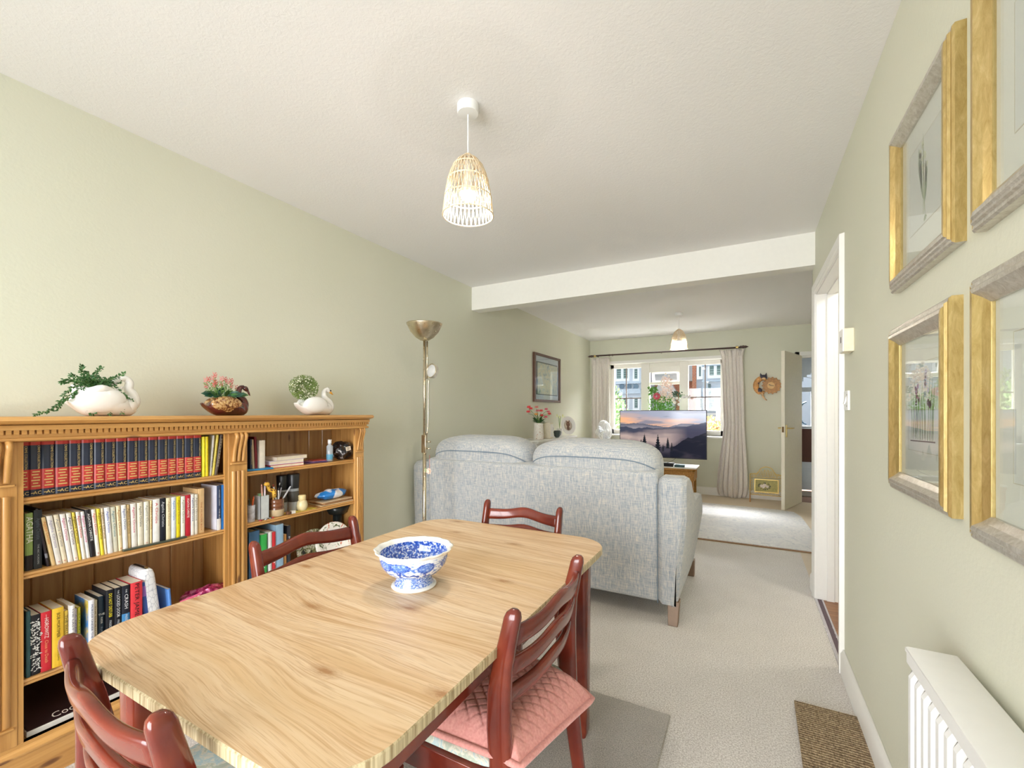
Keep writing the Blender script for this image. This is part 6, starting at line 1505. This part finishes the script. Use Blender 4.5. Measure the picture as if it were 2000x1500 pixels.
# curtains and pole
def linen():
    m = M('oatmeal_curtain', S(226, 219, 210), .85, sheen=.3); f = m.noise(1, 2, .6, vs=(160, 160, 30)); return m.col(m.ramp(f, [(.35, S(218, 211, 203)), (.65, S(230, 224, 216))])).bump(f, .15, .002).m
LIN = linen()
def curtain(label, xt0, xt1, xb0, xb1, zt, zb, n, y, mid=None, seed=0, ruffle=.0):
    t = thing('curtain', label, 'curtain', ((xt0 + xt1) / 2, y, zb), 'oatmeal curtains at the front window')
    def f(u, v):
        z = zt + (zb - zt) * v
        m0, m1 = mid or (xt0, xt1)
        if v < .5: k = v / .5; a, b = xt0 + (m0 - xt0) * k, xt1 + (m1 - xt1) * k
        else: k = (v - .5) / .5; k = math.sin(k * PI / 2) ** 1.4; a, b = m0 + (xb0 - m0) * k, m1 + (xb1 - m1) * k
        if v > .93: w_ = (v - .93) / .07; c_ = (a + b) / 2; a, b = a + (c_ - a) * .16 * w_ * w_, b + (c_ - b) * .16 * w_ * w_
        uu = u + .02 * math.sin(u * 11 + v * 2 + seed)
        am = .013 + .013 * v
        ph = uu * n * 2 * PI + .5 * math.sin(v * 3 + seed)
        d = am * (math.sin(ph) + .3 * math.sin(2.3 * ph + v * 2))
        x = a + (b - a) * u + .006 * math.cos(ph)
        if v < .05: x += ruffle * (u - .5) * (.05 - v) / .05 * (b - a)
        if abs(v - .045) < .012: d *= .55
        if v < .035: d *= 1.35; d += .008 * math.sin(ph * 1.7)
        zz = z + (.010 * math.sin(ph * .5 + 1) * (1 if v < .02 else 0)) + (.012 * math.cos(u * 5) if v > .99 else 0)
        return Vector((x, y + d + .02 * v, zz))
    mb = MB(); mb.grid(f, 180, 60); mb.build('curtain_cloth', LIN, t, smooth=True, solid=.003)
    mb = MB(); hs = [f(k / 60, .045) + Vector((0, -.006, 0)) for k in range(61)]; mb.tube(hs, .004, 5); mb.build('gather_tape', LIN, t, smooth=True)
curtain('oatmeal curtain hanging left of the window, behind the white fan', -2.255, -1.955, -2.285, -1.90, 2.095, .03, 5, 6.93, seed=1)
curtain('fuller oatmeal curtain right of the window, reaching the floor', -.335, -.065, -.395, .005, 2.10, .015, 6, 6.93, mid=(-.30, -.04), seed=3, ruffle=.22)
cp_ = thing('curtain_pole', 'dark wooden curtain pole with carved finials and brass bands', 'curtain pole', (-1.15, 6.93, 2.13))
DW = plain(72, 48, 44, .35, coat=.2, name='dark_stained_wood')
MB().tube([(-2.20, 6.93, 2.135), (-.10, 6.93, 2.125)], .0115, 12).build('pole', DW, cp_, smooth=True)
for x, s in ((-2.20, -1), (-.10, 1)):
    mb = MB(); ks = [(0, .012), (.012, .019), (.03, .016), (.05, .022), (.065, .015), (.078, .018), (.098, .008), (.112, .002)]
    mb.tube([(x + s * a, 6.93, 2.13) for a, r in ks], [r for a, r in ks], 14); mb.build('finial', DW, cp_, smooth=True)
for x in (-2.19, -.13): MB().tube([(x - .016, 6.93, 2.13), (x + .016, 6.93, 2.13)], .0165, 14).build('brass_band', GOLDM, cp_, smooth=True, autos=.6)
for x in (-2.17, -1.17, -.14):
    mb = MB().tube([(x, 6.93, 2.13), (x, YF, 2.13)], .007, 8); mb.build('bracket', DW, cp_)
for x in (-1.90, -1.955): MB().tube([(x, 6.93 + .018 * math.cos(a), 2.13 + .018 * math.sin(a)) for a in [2 * PI * k / 16 for k in range(16)]], .003, 6, loop=True).build('ring', DW, cp_, smooth=True)

# vase of flowers on the window sill
fv = thing('sill_vase', 'glass vase of flowers on the window sill behind the television', 'vase', (-1.24, 7.08, .862))
MB().lathe([(.035, .863), (.045, .87), (.04, 1.0), (.05, 1.12), (.047, 1.12), (.037, 1.0), (.04, .875)], 24, (-1.24, 7.08, 0)).build('vase_body', plain(226, 232, 230, .15), fv, smooth=True)
bq = thing('dahlia_bouquet', 'bouquet with a pink dahlia, creamy plumes and green leaves on the window sill', 'flowers', (-1.24, 7.08, 1.1))
dh = PY(1283, 774, 7.02); mb = MB(); rnd = random.Random(4)
for k in range(110):
    u = 1 - k / 110; th = k * 2.4; d = Vector((math.cos(th) * math.sqrt(1 - u * u * .8), -u * .9 - .1, math.sin(th) * math.sqrt(1 - u * u * .8))); mb.leaf(dh + d * .018, d, (0, -1, .2), .042, .009)
mb.build('dahlia', plain(216, 112, 128, .6, vary=.2), bq, recalc=False)
mb = MB()
for k in range(420):
    t = rnd.random(); px = 1302 + (rnd.random() - .5) * (16 + 14 * t); py = 738 + t * 48; p = PY(px, py, 7.05 + rnd.uniform(-.03, .03)); mb.leaf(p, (rnd.uniform(-1, 1), rnd.uniform(-1, .2), rnd.uniform(-.3, 1)), (0, -1, 0), .026, .008)
mb.build('cream_plume', plain(236, 214, 202, .7, vary=.1), bq, recalc=False)
mb = MB()
for k in range(330):
    t = rnd.random(); px = 1270 + rnd.random() * 44; py = 776 + t * 30 if rnd.random() > .25 else 758 + t * 14; px = px if py > 774 else 1268 + rnd.random() * 16; p = PY(px, py, 7.06 + rnd.uniform(-.04, .03)); mb.leaf(p, (rnd.uniform(-1, 1), rnd.uniform(-1, .2), rnd.uniform(-.5, 1)), (0, -1, 0), .038, .013)
mb.build('leaves', plain(96, 148, 62, .6, vary=.3), bq, recalc=False)
mb = MB()
for px, py in ((1292, 745), (1296, 736), (1306, 734), (1312, 742), (1300, 730), (1290, 752)):
    p = PY(px, py, 7.05)
    for j in range(7): a = j * .9; mb.leaf(p, (math.cos(a), -.4, math.sin(a)), (0, -1, 0), .022, .009)
mb.build('white_blossom', plain(244, 236, 226, .6), bq, recalc=False)
mb = MB()
for k in range(9): mb.tube([(-1.24 + rnd.uniform(-.02, .02), 7.08, .95), (-1.24 + rnd.uniform(-.14, .14), 7.06, 1.42)], .003, 5)
mb.build('stalks', LEAFG, bq)
wv = thing('white_orchid', 'white orchid sprays on the window sill right of the bouquet', 'flowers', (-.93, 7.08, .862)); mb = MB(); ml = MB()
for px, py in ((1322, 778), (1328, 782), (1334, 776), (1340, 774), (1346, 776), (1318, 786), (1326, 790), (1312, 782)):
    p = PY(px, py, 7.05)
    for j in range(6): a = j * 1.05; mb.leaf(p, (math.cos(a), -.4, math.sin(a)), (0, -1, 0), .028, .012)
for k in range(60): p = PY(1313 + rnd.random() * 18, 766 + rnd.random() * 10, 7.07); ml.leaf(p, (rnd.uniform(-1, 1), -.3, rnd.uniform(-.3, 1)), (0, -1, 0), .03, .009)
mb.build('blossom', plain(250, 248, 244, .6, vary=.02), wv, recalc=False); ml.build('leaves', plain(70, 100, 74, .6, vary=.2), wv, recalc=False)
MB().lathe([(.04, .863), (.052, .96), (.048, .96), (.038, .87)], 20, (-.98, 7.08, 0)).build('pot', PLASTIC, wv, smooth=True); MB().tube(bez([(-.98, 7.08, .9), (-.97, 7.07, 1.25), (-.9, 7.06, 1.46), (-.79, 7.05, 1.47)], 6), .003, 5).build('stalk', LEAFG, wv)

# wall clock: a curled calico cat on a straw disc
ck = thing('cat_wall_clock', 'wicker wall clock shaped as a curled tabby cat hugging a straw disc', 'clock', (.25, YF, 1.6))
STRAW = plain(188, 142, 94, .6, vary=.25); DK = plain(66, 62, 78, .5, vary=.1)
dc = PY(1507, 753, YF - .02); mb = MB()
for k in range(30):
    a = 2 * PI * k / 30; r = .108 + (.012 if k % 2 else 0); a2 = a + PI / 30; a1 = a - PI / 30
    d0, d1, d2 = [Vector((math.cos(q), 0, math.sin(q))) for q in (a1, a, a2)]
    mb.rings([[dc + d0 * .02, dc + d0 * r * .96, dc + d1 * r, dc + d2 * r * .96, dc + d2 * .02], [dc + d0 * .02 + Vector((0, -.016, 0)), dc + d0 * r * .96 + Vector((0, -.008, 0)), dc + d1 * r + Vector((0, -.018, 0)), dc + d2 * r * .96 + Vector((0, -.008, 0)), dc + d2 * .02 + Vector((0, -.016, 0))]])
mb.build('straw_disc', STRAW, ck)
MB().tube([dc + Vector((-.008, -.018, .0)), dc + Vector((-.008, -.026, 0))], .046, 24).build('clock_face', plain(228, 190, 130, .5), ck)
for e, w in ((Vector((.036, 0, -.008)), .003), (Vector((-.026, 0, .014)), .004)): MB().tube([dc + Vector((-.008, -.029, 0)), dc + Vector((-.008, -.029, 0)) + e], w, 6).build('hand', BLACK, ck)
cc = PY(1488, 752, YF - .03); mb = MB()
pts = bez([cc + Vector((.05, 0, .085)), cc + Vector((.0, 0, .095)), cc + Vector((-.05, 0, .06)), cc + Vector((-.072, 0, .0)), cc + Vector((-.06, 0, -.06)), cc + Vector((-.02, 0, -.10)), cc + Vector((.03, 0, -.105))], 5)
mb.tube(pts, [.030] * 5 + [.036] * (len(pts) - 10) + [.024] * 5, 12, flat=1); mb.build('cat_body', plain(206, 150, 88, .5, vary=.3), ck, smooth=True)
hp = PY(1491, 737, YF - .045); hd_ = MB().sphere(hp, .042, 18, 12, (1.1, .7, .85)).build('cat_head', DK, ck, smooth=True)
for s in (-1, 1): MB().tube([hp + Vector((s * .028, 0, .025)), hp + Vector((s * .036, 0, .06))], [.016, .002], 8).build('ear', DK, ck, smooth=True)
MB().sphere(hp + Vector((.004, -.022, -.016)), .02, 12, 8, (1.2, .6, .8)).build('muzzle', plain(226, 190, 140, .5), ck, smooth=True)
mb = MB(); 
for dx_, dz_, r in ((-.055, .03, .022), (-.03, -.075, .034), (-.062, -.03, .016)): mb.sphere(cc + Vector((dx_, -.022, dz_)), r, 12, 8, (1, .5, 1))
mb.build('dark_patches', DK, ck, smooth=True)
mb = MB(); mb.tube(bez([cc + Vector((.0, -.01, -.10)), cc + Vector((.012, -.01, -.15)), cc + Vector((.03, -.01, -.19)), cc + Vector((.06, -.01, -.215))], 5), [.014] * 8 + [.009] * 8, 10); mb.build('tail', plain(216, 180, 136, .5, vary=.35), ck, smooth=True)

# brass fire screen
fs = thing('fire_screen', 'gilt wirework fire screen with a small picture of roses, between curtain and door', 'fire screen', (.2, 6.84, 0))
yS = 6.84; mb = MB()
def cw(mb, pts, r=.0035): mb.tube(bez([(x, yS, z) for x, z in pts], 5), r, 6)
cw(mb, [(.03, .06), (.03, .2), (.03, .37)], .006); cw(mb, [(.42, .06), (.42, .2), (.42, .37)], .006); cw(mb, [(.03, .37), (.12, .385), (.16, .45), (.225, .475), (.29, .45), (.33, .385), (.42, .37)], .006); cw(mb, [(.03, .33), (.42, .33)], .004); cw(mb, [(.03, .09), (.42, .09)], .005)
mb.build('outer_frame', GOLDM, fs, smooth=True)
mb = MB()
for k in range(9):
    x = .06 + .041 * k
    for s in (-1, 1): cw(mb, [(x, .335), (x + s * .015, .35 + .02 * (k % 2)), (x + s * .022, .375 + .06 * math.exp(-((x - .225) / .09) ** 2)), (x + s * .006, .365 + .05 * math.exp(-((x - .225) / .09) ** 2)), (x, .35)], .0025)
    cw(mb, [(x, .09), (x + .015, .105), (x + .0, .122), (x - .015, .105), (x, .09)], .0025)
for z_ in (.16, .21, .26, .30):
    for x in (.05, .40): cw(mb, [(x, z_ - .02), (x + .014, z_), (x, z_ + .02), (x - .014, z_), (x, z_ - .02)], .0025)
stuff(mb.build('scroll_work', GOLDM, fs, smooth=True))
mb = MB().box(.08, .37, yS - .012, yS + .004, .295, .31).box(.08, .37, yS - .012, yS + .004, .125, .14).box(.08, .095, yS - .012, yS + .004, .14, .295).box(.355, .37, yS - .012, yS + .004, .14, .295); mb.build('picture_frame', GOLDM, fs, bev=.002)
pn = MB().box(.095, .355, yS - .004, yS + .002, .14, .295).build('picture_panel', plain(176, 168, 104, .5, vary=.12), fs)
mb = MB(); rnd = random.Random(1)
for x, z_, r in ((.17, .215, .024), (.205, .225, .026), (.235, .21, .02), (.19, .20, .02)):
    for j in range(10): a = j * 2.4; mb.leaf((x, yS - .006, z_), (math.cos(a), -.25, math.sin(a)), (0, -1, 0), r, r * .4)
mb.build('painted_roses', plain(236, 226, 214, .6, vary=.1), pn, recalc=False)
mb = MB()
for k in range(26): a = rnd.uniform(0, 6.28); mb.leaf((.2 + .055 * math.cos(a), yS - .005, .212 + .03 * math.sin(a)), (math.cos(a), -.1, math.sin(a)), (0, -1, 0), .026, .006)
mb.build('painted_leaves', plain(92, 96, 74, .6, vary=.2), pn, recalc=False)
for x in (.03, .42):
    mb = MB(); mb.tube(bez([(x, yS - .09, .012), (x, yS - .06, .05), (x, yS, .085), (x, yS + .06, .05), (x, yS + .08, .012)], 5), .007, 8); mb.sphere((x, yS - .09, .010), .010, 10, 8); mb.sphere((x, yS + .08, .010), .010, 10, 8); mb.build('foot', plain(206, 150, 96, .35, .7), fs, smooth=True)

# ------------------------------------------------------------------ across the street
gm = M('pavement_and_road', S(170, 168, 164), .9); f = gm.noise(3, 3); gm.col(gm.ramp(f, [(.3, S(160, 158, 154)), (.7, S(186, 184, 180))]))
struct('ground', MB().box(-30, 20, 8.3, 60, -.35, -.25).box(-30, -2.5, 7.3, 8.4, -.35, -.25).box(-2.5, .3, 7.4, 8.4, -.35, -.2), gm.m)
RNDR = plain(200, 207, 218, .8, name='white_render', vary=.03); SLATE = plain(110, 118, 126, .7, vary=.15); GLD = plain(92, 118, 116, .15, name='reflective_window_glass', vary=.25); WFR = plain(240, 242, 246, .5, vary=.01)
BRK = M('orange_brick', S(196, 116, 84), .9); bt_ = BRK.n('ShaderNodeTexBrick'); BRK.link(BRK.vec((1, 1, 1), rot=(PI / 2, 0, 0)), bt_.inputs['Vector']); bt_.inputs['Scale'].default_value = 4.5; bt_.inputs['Color1'].default_value = S(206, 128, 92); bt_.inputs['Color2'].default_value = S(184, 108, 80); bt_.inputs['Mortar'].default_value = S(196, 170, 150); BRK.col(bt_.outputs['Color']); BRK = BRK.m
def hwin(par, x0, x1, z0, z1, y, bars=1, blinds=True):
    w = MB(); t = .07
    w.box(x0 - t, x1 + t, y - .06, y, z0 - t * 1.6, z0).box(x0 - t, x1 + t, y - .05, y, z1, z1 + t).box(x0 - t, x0, y - .05, y, z0, z1).box(x1, x1 + t, y - .05, y, z0, z1)
    for k in range(bars): xm = x0 + (x1 - x0) * (k + 1) / (bars + 1); w.box(xm - .05, xm + .05, y - .045, y, z0, z1)
    o = w.build('window', WFR, par); MB().box(x0, x1, y - .02, y - .005, z0, z1).build('pane', GLD, o)
    if blinds:
        b = MB(); n_ = int((z1 - z0) / .09)
        for k in range(n_): b.box(x0 + .02, x1 - .02, y - .034, y - .022, z0 + k * .09 + .02, z0 + k * .09 + .045)
        b.build('blind_slats', plain(150, 172, 170, .6), o)
YH = 18.0
def X_(px): return PY(px, 760, YH).x
def Z_(px, py): return PY(px, py, YH).z
h1 = thing('white_house', 'white rendered house with round ornaments across the street, seen in the left panes', 'house', (-7, YH, -.25))
MB().box(-16, X_(1253), YH, YH + 2.8, -.25, 6.4).build('wall', RNDR, h1)
def roof(par, x0, x1, y0, y1, z, h, nm='roof', mt=None): mb = MB(); ym = (y0 + y1) / 2; mb.rings([[Vector((x, y0 - .3, z)), Vector((x, ym, z + h)), Vector((x, y1 + .3, z))] for x in (x0 - .2, x1 + .2)]); mb.build(nm, mt or SLATE, par)
roof(h1, -16, X_(1253), YH, YH + 2.4, 6.4, 1.2)
for a, b, t_, bo in ((1205, 1226.5, 721, 740), (1239.5, 1245.5, 721, 740)): hwin(h1, X_(a), X_(b), Z_(a, bo), Z_(a, t_), YH, 1 if b - a > 10 else 0)
for a, b in ((1218, 1226), (1239.5, 1246)): hwin(h1, X_(a), X_(b), Z_(a, 797), Z_(a, 779), YH, 0)
mb = MB()
for py, h_ in ((747, .05), (764, .10), (716.5, .06)): z_ = Z_(1240, py); mb.box(-16, X_(1252), YH - .10, YH, z_ - h_, z_ + h_)
mb.build('string_course', plain(196, 208, 222, .7), h1)
for px, w_ in ((1215, .30), (1243, .16), (1228, .12)):
    c = Vector((X_(px), YH - .02, Z_(px, 754.5)))
    MB().tube([c + Vector((math.cos(a) * (w_ + .10), -.02, math.sin(a) * .19)) for a in [2 * PI * k / 28 for k in range(28)]], .025, 6, loop=True).build('roundel_ring', plain(150, 166, 182, .6), h1, smooth=True)
    MB().tube([c, c - Vector((0, .06, 0))], .10, 20).build('roundel_boss', plain(96, 120, 140, .5), h1)
h2 = thing('brick_house', 'orange brick house with pale gable in the gap between the two white houses', 'house', (-3, YH + 3, -.25))
YH2 = YH + 3; X2 = lambda px: PY(px, 760, YH2).x; Z2 = lambda px, py: PY(px, py, YH2).z
zw = Z2(1290, 747); MB().box(X2(1236), X2(1366), YH2, YH2 + 7, -.25, zw).build('wall', BRK, h2); roof(h2, X2(1236), X2(1366), YH2, YH2 + 7, zw, 3.6, mt=plain(196, 192, 190, .8))
mb = MB(); xa, xb = X2(1280), X2(1325); zb = Z2(1300, 768); mb.rings([[Vector((xa, y, zb)), Vector(((xa + xb) / 2, y, zb + .85)), Vector((xb, y, zb))] for y in (YH2 - .5, YH2 - .02)]); mb.build('gable', WFR, h2)
MB().box(xa + .1, xb - .1, YH2 - .45, YH2, zb - .9, zb).build('gable_panel', RNDR, h2)
hwin(h2, X2(1312), X2(1326), -.0, 1.0, YH2, 1)
h3 = thing('white_bay_house', 'white rendered house with shuttered bay windows across the street, seen in the right panes', 'house', (1, YH, -.25))
xb0, xb1 = X_(1358), X_(1374); MB().box(xb0, 9, YH + .4, YH + 2.8, -.25, 6.4).build('wall', RNDR, h3); roof(h3, xb0, 9, YH + .4, YH + 2.4, 6.4, 1.2)
mb = MB(); mb.rings([[Vector((xb0, YH + .4, z_)), Vector((xb1, YH - .35, z_)), Vector((X_(1418), YH - .35, z_)), Vector((X_(1430), YH + .4, z_))] for z_ in (-.25, 4.2)]); mb.build('bay_wall', RNDR, h3)
MB().box(X_(1349.5), xb0, YH + .45, YH + 2.8, -.25, 4.6).build('brick_return', BRK, h3)
yb_ = YH - .35; XB = lambda px: PY(px, 760, yb_).x; ZB = lambda px, py: PY(px, py, yb_).z
hwin(h3, XB(1386), XB(1408.5), ZB(1395, 733), ZB(1395, 714), yb_, 1); hwin(h3, XB(1386), XB(1408.5), ZB(1395, 797), ZB(1395, 779), yb_, 1); hwin(h3, XB(1365), XB(1369), ZB(1366, 735), ZB(1366, 716), yb_ + .06, 0, False); hwin(h3, XB(1366), XB(1369.5), ZB(1366, 796), ZB(1366, 779), yb_ + .06, 0, False)
mb = MB()
for py, h_ in ((744, .03), (761, .09), (773, .06), (712, .05)): z_ = ZB(1390, py); mb.box(xb1 - .02, X_(1420), yb_ - .10, yb_, z_ - h_, z_ + h_)
mb.build('string_course', plain(180, 196, 212, .7), h3)
mb = MB(); 
for (a, t_, b) in ((1383.5, 750, 760), (1384.5, 762, 772), (1383.5, 774, 784), (1385, 787, 800)): mb.box(XB(a), XB(a + 5), yb_ - .14, yb_ - .02, ZB(a, b), ZB(a, t_))
mb.build('hanging_sign', plain(70, 96, 100, .5), h3)
wl = thing('garden_wall', 'low brick front garden wall across the road', 'wall', (-1, 16, -.25)); MB().box(-12, 6, 16, 16.22, -.25, .75).build('wall', BRK, wl); MB().box(-12, 6, 15.97, 16.25, .75, .82).build('coping', plain(226, 214, 206, .8), wl)
def bush(name, label, c, r, n, mats, seed, ll=.05):
    rnd = random.Random(seed); t = thing(name, label, 'shrub', (c[0], c[1], -.25))
    for mi, m_ in enumerate(mats):
        mb = MB()
        for k in range(n // len(mats)):
            d = Vector((rnd.gauss(0, 1), rnd.gauss(0, 1), rnd.gauss(0, 1))).normalized() * rnd.random() ** .35; q = mnoise.noise(d * 2.2 + Vector((seed, mi, 0)))
            mb.leaf(Vector(c) + Vector((d.x * r[0], d.y * r[1], d.z * r[2])) * (1 + .35 * q), d + Vector((0, 0, .5)) + Vector((rnd.uniform(-.7, .7),) * 3), (rnd.uniform(-1, 1), -1, .5), ll * rnd.uniform(.7, 1.3), ll * .3)
        stuff(mb.build('foliage', m_, t, recalc=False))
    mb = MB()
    for k in range(5): a = k * 1.3; mb.tube([(c[0] + .05 * math.cos(a), c[1], -.25), (c[0] + r[0] * .5 * math.cos(a), c[1] + r[1] * .4 * math.sin(a), c[2] + r[2] * .3)], [.02, .006], 5)
    mb.build('stems', plain(104, 84, 60, .8), t)
GA, GB2 = plain(92, 132, 70, .6, vary=.3), plain(150, 176, 120, .6, vary=.25)
bush('garden_bush', 'green leafy bush close outside the left pane, behind the fan', (-2.82, 9.3, 1.0), (.62, .5, .60), 2200, [GA, GB2], 3, .075)
bush('garden_bush', 'taller loose green bush rising above the lower one outside the left pane', (-2.78, 9.6, 1.42), (.34, .35, .42), 600, [GA, GB2], 5, .07)
bush('autumn_shrub', 'orange and yellow flowering shrub low outside the right pane', (-.62, 9.4, .78), (.62, .4, .36), 1500, [plain(206, 130, 78, .7, vary=.3), plain(222, 196, 70, .7, vary=.2), plain(196, 150, 130, .7, vary=.2)], 7, .06)
